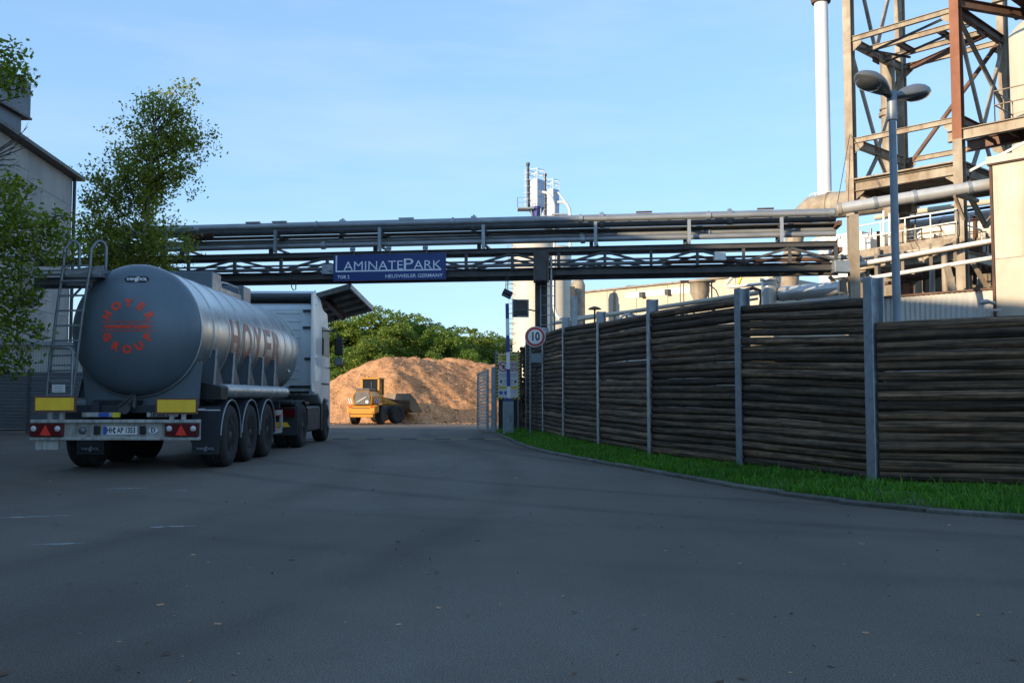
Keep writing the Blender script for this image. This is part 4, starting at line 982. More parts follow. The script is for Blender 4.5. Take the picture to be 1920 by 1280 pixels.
for sx in (-1, 1):
    m = MB(); m.bx(sx * .78, sx * 1.02, -.27, -.24, 1.38, 1.5); m.bx(sx * .88, sx * 1.04, -.27, -.24, .96, 1.04); part('tail_lamp', m, A['red_reflector'], cw)
m = MB(); m.prism([(-.82, -.1, 1.62), (-.86, -.1, 2.3), (-.62, 0, 2.72), (.62, 0, 2.72), (.86, -.1, 2.3), (.82, -.1, 1.62)], (0, 2.4, 0)); hood = part('engine_hood', m, A['loader'], lo, bev=.06)
m = MB(); m.prism([(-.66, -.16, 1.64), (-.70, -.16, 2.3), (-.5, -.1, 2.68), (.5, -.1, 2.68), (.70, -.16, 2.3), (.66, -.16, 1.64)], (0, .06, 0)); gr = part('grille', m, A['loader_grey'], hood)
m = MB(); m.beam((-.42, -.175, 1.82), (.36, -.175, 2.26), .02, .05, up=(0, 0, 1)); part('maker_bar', m, A['white'], gr)
m = MB(); m.tube((.44, -.165, 1.86), (.44, -.18, 1.86), .13, 20); part('round_sticker', m, A['white_paint'], gr)
m = MB(); m.bx(-.6, .6, .1, 1.9, 2.72, 2.95); part('hood_top', m, A['loader_grey'], lo, bev=.05)
m = MB(); m.bx(-.72, .72, 2.3, 3.9, 1.7, 2.5); cbb = part('cab_base', m, A['loader'], lo, bev=.03)
for sx in (-1, 1):
    for y in (2.34, 3.82):
        m = MB(); m.bx(sx * .78, sx * .64, y, y + .12, 2.4, 3.72); part('cab_pillar', m, A['loader'], lo)
m = MB(); m.bx(-.82, .82, 2.25, 4.0, 3.72, 3.86); part('cab_roof', m, A['loader'], lo, bev=.03)
m = MB(); m.bx(-.66, .66, 2.38, 2.40, 2.45, 3.72); m.bx(-.70, -.68, 2.46, 3.82, 2.5, 3.72); m.bx(.68, .70, 2.46, 3.82, 2.5, 3.72); m.bx(-.66, .66, 3.88, 3.9, 2.4, 3.72); part('cab_glass', m, A['glass'], lo)
m = MB(); m.lathe([(.09, 0), (.09, .12), (.05, .18), (.001, .19)], (-.3, 2.6, 3.86), (0, 0, 1), 14); part('beacon', m, A['orange'], lo)
m = MB(); m.tube((.4, 1.4, 2.9), (.4, 1.4, 3.5), .07, 10); part('exhaust', m, A['black'], lo)
def loader_wheel(x, y, r, wdt, yaw=0):
    sx = 1 if x > 0 else -1
    prof = [(r * .5, .05), (r * .6, 0), (r * .85, -.01), (r * .97, .06), (r, .12)]
    for k in range(5): a = .12 + (wdt - .24) * (k + .5) / 5; prof += [(r, a - .035), (r * .955, a - .03), (r * .955, a + .03), (r, a + .035)]
    prof += [(r, wdt - .12), (r * .97, wdt - .06), (r * .85, wdt), (r * .5, wdt)]
    mm = MB(); mm.lathe(prof, (x, y, r), (-sx, 0, 0), 32); mm = turn(mm) if y > 3.4 else mm; wh = part('wheel', mm, A['rubber'], lo)
    mm = MB(); mm.lathe([(r * .52, .06), (r * .45, .15), (r * .25, .2), (r * .22, .08), (.001, .07)], (x, y, r), (-sx, 0, 0), 24); mm = turn(mm) if y > 3.4 else mm; part('rim', mm, A['loader'], wh)
for sx in (-1, 1):
    loader_wheel(sx * 1.36, 1.75, .80, .60); loader_wheel(sx * 1.36, 5.05, .80, .60)
    m = MB(); m.bx(sx * .84, sx * 1.36, .55, 2.6, 1.70, 1.80); fd = part('fender', m, A['loader'], lo)
    m = MB(); m.bx(sx * .86, sx * 1.34, .52, .55, 1.72, 2.12); ch = part('chevron_plate', m, A['white_paint'], fd)
    m = MB()
    for k in range(3):
        u = sx * (.90 + k * .17); m.prism([(u, .515, 1.74), (u + sx * .08, .515, 1.74), (u + sx * .18 if abs(u) < 1.15 else sx * 1.33, .515, 2.1), (u + sx * .10, .515, 2.1)], (0, -.006, 0))
    part('red_stripe', m, A['sign_red'], ch)
m = MB(); m.bx(-.5, .5, .5, 3.4, .75, 1.4); part('rear_frame', m, A['loader_grey'], lo, bev=.03)
m = MB(); m.bx(-.45, .45, 3.4, 6.0, .75, 1.5); part('front_frame', turn(m), A['loader_grey'], lo)
for sx in (-1, 1):
    m = MB(); m.beam((sx * .45, 4.0, 2.1), (sx * .45, 6.7, 1.2), .16, .35); part('lift_arm', turn(m), A['loader'], lo)
m = MB(); m.tube((0, 4.2, 2.2), (0, 6.3, 1.9), .1, 12); part('tilt_cylinder', turn(m), A['loader_grey'], lo)
m = MB(); pr = [(6.4, 2.55), (6.3, 2.0), (6.35, 1.3), (6.7, .95), (7.9, .9), (7.9, .97), (6.75, 1.05), (6.45, 1.4), (6.42, 2.0), (6.5, 2.55)]
m.prism([(-1.45, y, z) for y, z in pr], (2.9, 0, 0)); bk = part('bucket', turn(m), A['bucket'], lo)
m = MB()
for sx in (-1, 1): m.prism([(sx * 1.42, 6.4, 2.5), (sx * 1.42, 6.32, 1.3), (sx * 1.42, 6.7, .95), (sx * 1.42, 7.9, .9), (sx * 1.42, 7.0, 2.1)], (sx * .05, 0, 0))
m.bx(-1.45, 1.45, 6.22, 6.4, 1.82, 1.9); part('bucket_side', turn(m), A['bucket'], bk)

# ================================================================== PIPE BRIDGE
BL, BR = Vector((-16.5, 32.35, 0)), Vector((9.75, 28.6, 0))
bdir = (BR - BL).normalized(); bn = Vector((bdir.y, -bdir.x, 0))       # bn points to the viewer
def bpt(px, z, off=0.0):
    """Point on the bridge line seen in photo column px, at height z, off metres towards the viewer."""
    k = (px - 960) / F; q = BL + bn * off
    t = (k * q.y - q.x) / (bdir.x - k * bdir.y)
    p = q + bdir * t
    return Vector((p.x, p.y, z))
br = thing('pipe_bridge', 'dark steel truss bridge carrying pipes high across the road', 'pipe bridge', (-.5, 30, 0))
XL, XR = 60, 1575
ZB0, ZB1, ZT = 4.97, 5.2, 5.77
DEP = -1.25
for off in (0, DEP):
    m = MB(); m.ibeam(bpt(XL, ZB0 + .11 - (.03 if off else 0), off), bpt(XR, ZB0 + .11 - (.03 if off else 0), off), .18, .16 if off else .22, .02); part('bottom_chord', m, A['dark_steel'], br)
    m = MB(); m.ibeam(bpt(XL, ZT + (.05 if off else 0), off), bpt(XR, ZT + (.05 if off else 0), off), .14, .10 if off else .15, .015); part('top_chord', m, A['dark_steel'], br)
VX = [347, 433, 519 , 551, 640, 728, 818, 912, 1118, 1208, 1295, 1383, 1470, 1556]
VX = [175 + 87.3 * k for k in range(0, 17)]
for off in (0, DEP):
    for k, px in enumerate(VX):
        if 985 < px < 1035 and off == 0: continue
        m = MB(); m.beam(bpt(px, ZB0 + .2, off), bpt(px, ZT - .06, off), .09, .09, up=bn); part('truss_upright', m, A['dark_steel'], br)
    for k in range(len(VX) - 1):
        a, b = (VX[k], VX[k+1]); za, zb = (ZB0 + .3, ZT - .1) if k % 2 == 0 else (ZT - .1, ZB0 + .3)
        m = MB(); m.beam(bpt(a, za, off), bpt(b, zb, off), .07, .09, up=bn); part('truss_diagonal', m, A['dark_steel'], br)
for k, px in enumerate(VX):
    p = bpt(px, 5.23, 0); m = MB(); m.beam(p, p + bn * DEP, .09, .07); part('cross_beam', m, A['dark_steel'], br)
def bpipe(px0, px1, z0, z1, off, r, mat, name='pipe', n=14):
    m = MB(); m.tube(bpt(px0, z0, off), bpt(px1, z1, off), r, n); return part(name, m, mat, br)
for z, off, r in ((5.36, -.4, .06), (5.53, -.7, .035), (5.30, -.95, .05)):
    bpipe(XL, 990, z, z, off, r, A['pipe']); bpipe(990, 1250, z, z, off, r, A['pipe'])
    bpipe(1250, XR, z, z, off, r * 1.05, A['rust_pipe'])
p2a = bpipe(170, 1572, 6.12, 6.13, -.35, .085, A['pipe']); p2b = bpipe(200, 1572, 6.32, 6.33, -.75, .11, A['pipe'])
bigp = bpipe(200, 1572, 6.76, 6.74, -.6, .21, A['pipe'], n=24)
sm = bpipe(330, 1572, 6.72, 6.70, .02, .085, A['pipe'])
m = MB(); m.beam(bpt(335, 6.475, -.6), bpt(1572, 6.465, -.6), .44, .04); part('pipe_tray', m, A['dark_steel'], br)
for px in (345, 513, 710, 906, 1118, 1295, 1470):
    m = MB(); m.ibeam(bpt(px, ZT + .1, -.02), bpt(px, 6.62, -.02), .10, .10, .012, up=bn); part('pipe_post', m, A['galv'], br)
    m = MB(); m.ibeam(bpt(px - 8, ZT + .08, -1.2), bpt(px - 8, 6.5, -1.2), .12, .12, .012, up=bn); part('pipe_post', m, A['dark_steel'], br)
    m = MB(); q = bpt(px, 6.43, .02); m.beam(q, q - bn * 1.25, .1, .1); q = bpt(px, 6.02, -.02); m.beam(q, q - bn * 1.2, .08, .06); part('pipe_bearer', m, A['dark_steel'], br)
for px, z, off, r in ((638, 6.32, -.75, .15), (604, 6.12, -.35, .12), (1092, 6.32, -.75, .15), (1094, 6.12, -.35, .12), (1330, 6.32, -.75, .15), (590, 6.72, .02, .12), (848, 6.72, .02, .12), (1090, 6.72, .02, .12), (1332, 6.71, .02, .12), (1565, 6.7, .02, .13), (640, 6.76, -.6, .262), (888, 6.76, -.6, .262), (1130, 6.75, -.6, .262), (1372, 6.75, -.6, .262)):
    q = bpt(px, z, off); m = MB(); m.tube(q - bdir * .07, q + bdir * .07, r, 16); m.box(q + Vector((0, 0, r)), (.06, .06, .06)); part('pipe_clamp', m, A['galv'], br)
for px in range(400, 1560, 38):
    q = bpt(px + random.uniform(-6, 6), 6.72, .02); m = MB(); m.tube(q - bdir * .012, q + bdir * .012, .089, 12); part('pipe_joint', m, A['galv'], br)
for px, z in ((470, 6.93), (520, 6.93), (760, 6.93), (1050, 6.92), (1210, 6.92), (1440, 6.92)):
    q = bpt(px, 6.985, -.52); m = MB(); m.box(q, (.5, .1, .04), Matrix.Rotation(math.atan2(bdir.y, bdir.x), 3, 'Z')); part('cover_joint', m, A['rust_pipe'] if px in (1440, 1210) else A['galv'], br)
# a reddish branch pipe at the left end
m = MB(); m.path([bpt(395, 6.55, -.2), bpt(370, 6.52, -.2), bpt(352, 6.42, -.2), bpt(345, 6.2, -.2)], .09, 10); part('branch_pipe', m, A['rust_pipe'], br)
m = MB(); m.box(bpt(615, 5.28, .05), (.45, .16, .32)); part('junction_box', m, A['galv'], br, bev=.01)
m = MB(); m.box(bpt(1352, 5.45, .02), (.34, .2, .26)); part('junction_box', m, A['white'], br, bev=.01)
# pillar with its ladder
pp = bpt(1015, 0, .05)
pil = bpt(1015, 0, -.9); m = MB(); m.ibeam((pil.x, pil.y, -.1), (pil.x, pil.y, 5.72), .36, .36, .03, up=bn); part('pillar', m, A['dark_steel'], br)
m = MB(); m.beam(bpt(1015, 4.86, .1), bpt(1015, 4.86, DEP - .1), .34, .16); part('pillar_head', m, A['dark_steel'], br)
m = MB(); m.ibeam(bpt(1015, 4.8, .06), bpt(1015, 5.72, .06), .36, .2, .02, up=bn); part('truss_upright', m, A['dark_steel'], br)
for px in (1002, 1028):
    q = bpt(px, 0, .14); m = MB(); m.bx(q.x - .025, q.x + .025, q.y - .025, q.y + .025, 4.72, 5.7); part('conduit', m, A['brown_steel'], br)
plad = bpt(1024, 0, -.68)
for dx in (-.17, .27):
    m = MB(); m.beam((plad.x + dx, plad.y, 2.7), (plad.x + dx, plad.y, 5.3), .035, .035, up=bn); part('ladder_rail', m, A['brown_steel'] if dx > 0 else A['galv'], br)
for k in range(8):
    z = 2.85 + k * .31; m = MB(); m.tube((plad.x - .17, plad.y, z), (plad.x + .27, plad.y, z), .014, 6); part('ladder_rung', m, A['galv'], br)
q = bpt(1034, 0, .1); m = MB(); m.path([(q.x - .15, q.y, 5.52), (q.x - .03, q.y, 5.52), (q.x, q.y, 5.45), (q.x, q.y, 4.6), (q.x, q.y, 2.2)], .035, 8); part('down_pipe', m, A['galv'], br)
q = bpt(255, 0, -.6); m = MB(); m.ibeam((q.x, q.y, -.1), (q.x, q.y, 5.2), .34, .36, .03, up=bn); part('pillar', m, A['dark_steel'], br)
# right end frame
for z in (5.08, 5.6, 6.4):
    q = bpt(1580, z, 0); m = MB(); m.beam(q, q + bn * DEP, .14, .14); part('end_beam', m, A['brown_steel'], br)
for off in (.1, DEP):
    q = bpt(1605, 0, off); m = MB(); m.ibeam(q + Vector((0, 0, -.1)), q + Vector((0, 0, 6.6)), .28, .3, .02, up=bn); part('pillar', m, A['tan_steel'] if off > 0 else A['brown_steel'], br)

# things hung from the bridge
yaw = math.atan2(bdir.y, bdir.x)
sc = bpt(728.5, 0, .22); SZ0, SZ1 = at(729, 525.5, sc.y).z, at(729, 476.5, sc.y).z; SW = 3.67
t = thing('gate_sign', 'long dark blue sign board with pale lettering fixed on the pipe bridge', 'sign board', (sc.x, sc.y, SZ0))
RZm = Matrix.Rotation(yaw, 3, 'Z'); zc_ = (SZ0 + SZ1) / 2; SH = SZ1 - SZ0
m = MB(); m.box((sc.x, sc.y, zc_), (SW, .08, SH), RZm); bd = part('board', m, A['sign_blue'], t, bev=.006)
def sfr(u, v, d=.0415):       # point on the sign face; u, v in metres from the lower left corner
    return facing(Vector((sc.x, sc.y, 0)) + RZm @ Vector((u - SW / 2, -d, 0)) + Vector((0, 0, SZ0 + v)), yaw)
U = SW / 211.0
m = MB(); m.fit('AMINATE', sfr(0, 0), 20 * U, 131.5 * U, 19.5 * U, 35.5 * U, bold=-.006, ext=.003); part('lettering', m, A['letter_pale'], bd)
m = MB(); m.fit('P', sfr(0, 0), 133.5 * U, 151 * U, 19.5 * U, 39 * U, ext=.003); part('lettering', m, A['letter_pale'], bd)
m = MB(); m.fit('ARK', sfr(0, 0), 152 * U, 203 * U, 19.5 * U, 35 * U, bold=-.006, ext=.003); part('lettering', m, A['letter_pale'], bd)
def sbar(u0, u1, v0, v1):
    c = Vector((sc.x, sc.y, 0)) + RZm @ Vector(((u0 + u1) / 2 - SW / 2, -.0425, 0)) + Vector((0, 0, SZ0 + (v0 + v1) / 2))
    return MB().box(c, (u1 - u0, .006, v1 - v0), RZm)
m = sbar(4.5 * U, 7.2 * U, 16.5 * U, 47 * U); m2 = sbar(7.2 * U, 203 * U, 16.5 * U, 19 * U); m.add(m2.v, m2.f); part('long_letter', m, A['letter_pale'], bd)
m = MB(); m.fit('TOR 2', sfr(0, 0), 8.2 * U, 31 * U, 4.2 * U, 10.4 * U, bold=.02, ext=.002); part('lettering', m, A['letter_pale'], bd)
m = MB(); m.fit('HEUSWEILER GERMANY', sfr(0, 0), 99 * U, 206 * U, 4.2 * U, 10.6 * U, bold=.004, ext=.002); part('lettering', m, A['letter_pale'], bd)
for i, px in enumerate((661, 729, 798)):
    q = bpt(px, SZ1, .42); m = MB()
    t2 = thing('sign_lamp', ('small spotlight over the left end of the blue sign', 'small spotlight over the middle of the blue sign', 'small spotlight over the right end of the blue sign')[i], 'spotlight', (q.x, q.y, SZ1), 0, 'spotlights above the blue sign')
    m.beam(q + Vector((0, .1, -.02)), q + Vector((0, .02, .2)), .03, .03); part('bracket', m, A['galv'], t2)
    m = MB(); m.box(q + Vector((-.02, -.08, .14)), (.16, .12, .09), Matrix.Rotation(.5, 3, 'X')); hd = part('lamp_head', m, A['galv'], t2, bev=.01)
    m = MB(); m.box(q + Vector((-.02, -.105, .09)), (.13, .09, .02), Matrix.Rotation(.5, 3, 'X')); part('lamp_glass', m, A['white_lens'], hd)
q = bpt(548, ZB0, -.1); m = MB(); m.path([q + Vector((-.06, 0, .02)), q + Vector((-.06, 0, -.22)), q + Vector((.0, 0, -.32)), q + Vector((.08, 0, -.3)), q + Vector((.08, 0, .02))], .018, 6); m.box(q + Vector((0, 0, -.01)), (.25, .06, .04))
single('hanging_hook', m, A['dark_steel'], 'small bent steel hanger below the bridge above the truck cab', 'hanger')
q = bpt(951, ZB0, .1); t = thing('floodlight', 'dark tilted floodlight hanging on a rod under the pipe bridge', 'floodlight', (q.x, q.y, ZB0 - .9))
m = MB(); m.beam(q + Vector((-.03, 0, .02)), q + Vector((-.05, 0, -.48)), .025, .025); m.beam(q + Vector((.03, 0, .02)), q + Vector((0, 0, -.48)), .025, .025); part('hanger_rod', m, A['black'], t)
m = MB(); m.box(q + Vector((0, -.05, -.58)), (.30, .22, .17), Matrix.Rotation(.45, 3, 'Y') @ Matrix.Rotation(-.5, 3, 'X')); fh = part('lamp_head', m, A['black'], t, bev=.015)
m = MB(); m.box(q + Vector((.0, -.13, -.63)), (.26, .02, .14), Matrix.Rotation(.45, 3, 'Y') @ Matrix.Rotation(-.5, 3, 'X')); part('lamp_glass', m, A['lamp_glass'], fh)
q = at(976, 578, 29.6); t = thing('traffic_mirror', 'square traffic mirror with black and white notched border beside the bridge pillar', 'traffic mirror', (q.x, 29.6, q.z - .3))
m = MB(); m.box(q, (.52, .04, .56), Matrix.Rotation(.12, 3, 'Z')); fr = part('mirror_frame', m, A['black'], t, bev=.01)
m = MB(); m.box(q + Vector((0, -.024, 0)), (.43, .008, .47), Matrix.Rotation(.12, 3, 'Z') @ Matrix.Rotation(.12, 3, 'X')); part('mirror_face', m, A['mirror'], t)
m = MB()
for k in range(10):
    for s_ in (-1, 1):
        m.box(q + Vector((-.23 + k * .051, -.026, s_ * .262)), (.026, .012, .035)); m.box(q + Vector((s_ * .242, -.026 + s_ * .028, -.24 + k * .053)), (.034, .012, .026))
part('frame_notch', m, A['white_paint'], fr)
m = MB(); m.tube(q + Vector((.2, .06, -.02)), (pil.x - .1, pil.y - .25, q.z - .02), .022, 8); part('mirror_arm', m, A['dark_steel'], t)

# ================================================================== STEEL TOWER
uA = Vector((.672, -.740, 0)); vA = Vector((.726, .687, 0))
LU, LV = 3.8, 4.2
cA = Vector((at(1596, 300, 34).x, 34, 0)); cB = cA + vA * LV; cC = cA + uA * LU; cD = cB + uA * LU
tw = thing('steel_tower', 'tall open frame of tan and rust red steel columns and braces', 'steel tower', cA)
def zat(p, py): return at(960, py, p.y).z
Z1, Z2, Z3, Z4 = zat(cA, 76), zat(cA, 266), zat(cA, 352), zat(cA, 500)
up45 = vA
for q, mat, lab in ((cA, 'tan_steel', None), (cB, 'tan_steel', None), (cC, 'rust_steel', 'rust red column'), (cD, 'tan_steel', None)):
    zs_ = (0, 21) if q is not cC else (zat(cC, 262), 21)
    m = MB(); m.ibeam(q + Vector((0, 0, zs_[0])), q + Vector((0, 0, zs_[1])), .30, .30, .03, up=vA); part('column', m, A[mat], tw, label=lab)
m = MB(); m.ibeam(cC, cC + Vector((0, 0, zat(cC, 262))), .30, .30, .03, up=vA); part('column', m, A['tan_steel'], tw)
def tb(a, b, za, zb=None, w_=.13, h_=.19, mat='tan_steel', name='beam'):
    zb = za if zb is None else zb
    m = MB(); (m.ibeam if w_ > .1 else m.beam)(a + Vector((0, 0, za)), b + Vector((0, 0, zb)), w_, h_, *((.018,) if w_ > .1 else ())); return part(name, m, A[mat], tw)
for z in (Z1, Z2, Z1 + 4.6):
    tb(cA, cC, z); tb(cB, cD, z); tb(cA, cB, z, w_=.2, h_=.3); tb(cC, cD, z, w_=.2, h_=.3, mat='brown_steel')
for f in (.33, .66): tb(cA + vA * LV * f, cC + vA * LV * f, Z1)
for f in (.3, .7): tb(cA + uA * LU * f + vA * LV * .33, cA + uA * LU * f + vA * LV * .66, Z1 - .02, w_=.12, h_=.2, mat='brown_steel')
tb(cA + vA * LV * .33, cC + vA * LV * .0, Z1 - .15, w_=.07, h_=.07, mat='dark_steel', name='brace'); tb(cA + vA * LV * .66 , cC + vA * LV * .33, Z1 - .15, w_=.07, h_=.07, mat='dark_steel', name='brace'); tb(cA + vA * LV * .05, cB + uA * 1.0 - vA * 1.4, Z1 - .2, w_=.07, h_=.07, mat='dark_steel', name='brace')
tb(cB + uA * .3, cD - vA * LV * .34, Z1 - .1, w_=.15, h_=.2, mat='brown_steel')
mAB, mCD = (cA + cB) / 2, (cC + cD) / 2
for a, b in ((cA, mAB), (cB, mAB), (cC, mCD), (cD, mCD)): tb(a, b, Z1 - .1, Z2 + .1, .1, .12, name='brace')
tb(cC, cD, Z1 - .1, Z2 + 1.2, .11, .13, name='brace')
for a, b in ((cA, mAB), (cB, mAB)): tb(a, b, Z1 + 4.5, Z1 + .1, .1, .12, name='brace')
for a, b in ((cA, mAB), (cB, mAB)): tb(b, a, Z2 - .1, Z3 - .8, .1, .12, name='brace')
for a, b in ((cC, mCD), (cD, mCD)): tb(b, a, Z2 - .1, Z3 - 1.2, .1, .12, name='brace')
m = MB(); m.tube(cB + Vector((0, 0, zat(cB, 325))), cD + Vector((0, 0, zat(cD, 70))), .085, 10); part('brace', m, A['brown_steel'], tw)
# roofed floor of the tower, ribbed below
tb(cA, cC, Z3, w_=.2, h_=.34); tb(cB, cD, Z3, w_=.2, h_=.34); tb(cA, cB, Z3, w_=.2, h_=.34, mat='brown_steel'); tb(cC, cD, Z3, w_=.2, h_=.34)
m = MB(); m.box((cA + cD) / 2 + Vector((0, 0, Z3 + .26)), (LU + .3, LV + .3, .05), Matrix.Rotation(math.atan2(uA.y, uA.x), 3, 'Z')); fl = part('floor_sheet', m, A['tan_steel'], tw)
m = MB()
for k in range(17): a = cA + vA * (LV * (k + .5) / 17); m.beam(a + Vector((0, 0, Z3 + .2)), a + uA * LU + Vector((0, 0, Z3 + .2)), .07, .05)
o_ = part('floor_rib', m, A['tan_steel'], fl); 
tb(cA, cC, Z4, w_=.2, h_=.3); tb(cB, cD, Z4, w_=.2, h_=.3, mat='brown_steel'); tb(cA, cB, Z4, w_=.2, h_=.3, mat='brown_steel'); tb(cC, cD, Z4, w_=.2, h_=.3)
for a, b in ((cC, mCD), (cD, mCD)): tb(a, b, Z3 - .3, Z4 + 1.2, .13, .15, name='brace')
# bolted joint plates
for z in (Z1, Z2, Z1 + 4.6, Z3, Z4):
    for q, du, dv_ in ((cA, uA, vA), (cB, uA, -vA), (cC, -uA, vA), (cD, -uA, -vA)):
        for e_, f_ in ((du, vA), (dv_, uA)):
            c_ = q + e_ * .27 + Vector((0, 0, z - .2)); m = MB(); m.prism([c_ - e_ * .12 + Vector((0, 0, -.25)), c_ - e_ * .12 + Vector((0, 0, .1)), c_ + e_ * .2 + Vector((0, 0, .1)), c_ + e_ * .2 + Vector((0, 0, -.02))], f_ * .03); part('joint_plate', m, A['tan_steel'], tw)
for c_ in (mAB, mCD):
    for z in (Z1 - .15, Z2 + .05):
        m = MB(); m.box(c_ + Vector((0, 0, z)), (.5, .04, .36), Matrix.Rotation(math.atan2(vA.y, vA.x), 3, 'Z')); part('joint_plate', m, A['brown_steel'], tw)
# walkway on the near side with its railing
wk0 = cC - uA * .35; wk1 = wk0 + uA * 7; zw = zat(cC, 254)
tb(wk0, wk1, zw, w_=.22, h_=.36); tb(wk0 + vA * 1.6, wk1 + vA * 1.6, zw, w_=.22, h_=.36, mat='brown_steel')
m = MB(); m.box((wk0 + wk1) / 2 + vA * .8 + uA * .6 + Vector((0, 0, zw + .20)), (6.2, 1.6, .04), Matrix.Rotation(math.atan2(uA.y, uA.x), 3, 'Z')); part('walkway_floor', m, A['brown_steel'], tw)
m = MB()
for k in range(8): a = wk0 + uA * (.9 + k * .8); m.beam(a + Vector((0, 0, zw)), a + vA * 1.6 + Vector((0, 0, zw - .02)), .08, .12)
part('walkway_bearer', m, A['brown_steel'], tw)
def railing(a, b, z, h=1.0, n=5, mat='tan_steel', par=tw, r=.022):
    for k in range(n + 1):
        q = a + (b - a) * k / n; m = MB(); m.tube(q + Vector((0, 0, z)), q + Vector((0, 0, z + h)), r, 6); part('rail_post', m, A[mat], par)
    for hh in (h, h * .55):
        m = MB(); m.tube(a + Vector((0, 0, z + hh)), b + Vector((0, 0, z + hh)), r, 6); part('handrail', m, A[mat], par)
railing(wk0 + uA * 1.5, wk1, zw + .2, 1.0, 6); railing(wk0 + uA * 1.5, wk0 + uA * 1.5 + vA * 1.6, zw + .2, 1.0, 2)
# upper platform
zu = zat(cC, -5); up0 = cC + uA * .9 + vA * .8
tb(up0, up0 + uA * 5, zat(cD, 62), w_=.2, h_=.34, mat='tan_steel'); tb(up0 + vA * 2, up0 + vA * 2 + uA * 5, zat(cD, 62), w_=.2, h_=.34, mat='brown_steel')
m = MB(); m.box(up0 + uA * 2.6 + vA * 1.0 + Vector((0, 0, zat(cD, 62) + .22)), (4.8, 2.2, .05), Matrix.Rotation(math.atan2(uA.y, uA.x), 3, 'Z')); part('platform_floor', m, A['brown_steel'], tw)
tb(cC + Vector((0, 0, 0)), cC + uA * 1.4 + vA * 3.2, zat(cC, 5), zat(cC, 5), w_=.2, h_=.3, mat='brown_steel'); tb(cC - uA * .0 + vA * .2, cC + uA * 4 + vA * .2, zat(cC, 5) + 1.2, zat(cC, 5) + 1.2, w_=.2, h_=.3, mat='tan_steel')
railing(up0, up0 + uA * 4.8, zat(cD, 62) + .24, 1.0, 5)
# stairs down inside the tower
st0, st1 = cD + uA * .3 + Vector((0, 0, zat(cD, 262))), cD + uA * 2.6 + Vector((0, 0, Z3 - 1.0))
m = MB(); m.beam(cC + vA * .4 + Vector((0, 0, zat(cC, 322))), cC + vA * .4 + uA * 3 + Vector((0, 0, zat(cC, 262))), .05, .08); part('stair_stringer', m, A['white'], tw)
for k in range(4):
    a = cD - vA * .9 + uA * 1.0 + Vector((0, 0, zw - .7 - .42 * k)); m = MB(); m.beam(a, a + uA * 1.5, .22, .05); part('stair_tread', m, A['white'], tw)
m = MB(); m.tube(cD - vA * 1.2 + uA * .55 + Vector((0, 0, Z3)), cD - vA * 1.2 + uA * .55 + Vector((0, 0, zw - .4)), .17, 12); part('black_pipe', m, A['black'], tw)
# two stay wires at the foot of the left column
a = bpt(1574, 6.8, 0); m = MB()
for dx in (0, .35): m.tube(a + Vector((dx, 0, 0)), cA + Vector((-.1, -.2, zat(cA, 255 + 60 * dx))), .012, 5)
part('stay_wire', m, A['dark_steel'], tw)

def pxpath(pts): return [at(*p) for p in pts]
# flue pipe inside the tower
t_ = thing('flue_pipe', 'tan round flue pipe with a flange standing inside the steel tower', 'flue pipe', (at(1668, 300, 36.5).x, 36.5, Z3 + .3))
fx = at(1668, 300, 36.5).x
m = MB(); m.tube((fx, 36.5, Z3 - .6), (fx, 36.5, at(960, 116, 36.5).z), .27, 24); part('pipe', m, A['tan_steel'], t_)
zf = at(960, 216, 36.5).z; m = MB(); m.tube((fx, 36.5, zf - .05), (fx, 36.5, zf + .08), .36, 24); m.tube((fx, 36.5, zf + .2), (fx, 36.5, zf + .26), .33, 24); part('flange', m, A['tan_steel'], t_)

# tall chimney
cx0 = at(1545, 300, 60).x
t = thing('white_chimney', 'tall slender white chimney rising beside the steel tower', 'chimney', (cx0, 60, gz(60)))
m = MB(); zt_ = at(960, 6, 60).z; m.tube((cx0, 60, gz(60)), (cx0, 60, zt_), .45, 32, .42); part('shaft', m, A['chimney'], t)
m = MB(); m.tube((cx0, 60, zt_), (cx0, 60, zt_ + .35), .58, 32, .66); m.tube((cx0, 60, zt_ + .35), (cx0, 60, zt_ + 4), .5, 32); part('collar', m, A['brown_steel'], t)
zr = at(960, 373, 60).z; m = MB(); m.path([(cx0 + .95 * math.cos(2*PI*k/24), 60 + .95 * math.sin(2*PI*k/24), zr + .25) for k in range(24)], .03, 6, closed=True); m.tube((cx0, 60, zr - .08), (cx0, 60, zr), .95, 24)
for k in range(10): m.tube((cx0 + .95 * math.cos(2*PI*k/10), 60 + .95 * math.sin(2*PI*k/10), zr), (cx0 + .95 * math.cos(2*PI*k/10), 60 + .95 * math.sin(2*PI*k/10), zr + .27), .025, 5)
part('ring_platform', m, A['white'], t)

# big grey duct bending over behind the bridge
pts = pxpath([(1478, 560, 46), (1486, 470, 46), (1492, 432, 46), (1502, 408, 46), (1522, 392, 45.6), (1556, 386, 45), (1610, 380, 44), (1720, 365, 42.5)])
m = MB(); m.path(pts, [.42, .42, .44, .52, .6, .62, .62, .62], 20)
t = thing('grey_duct', 'fat grey duct bending from vertical to horizontal below the white chimney', 'duct', (pts[0].x, 46, pts[0].z)); part('duct', m, A['tan_steel'], t)
m = MB(); q = pts[5]; d_ = (pts[6] - pts[5]).normalized(); m.tube(q - d_ * .05, q + d_ * .05, .66, 20); part('flange', m, A['tan_steel'], t)

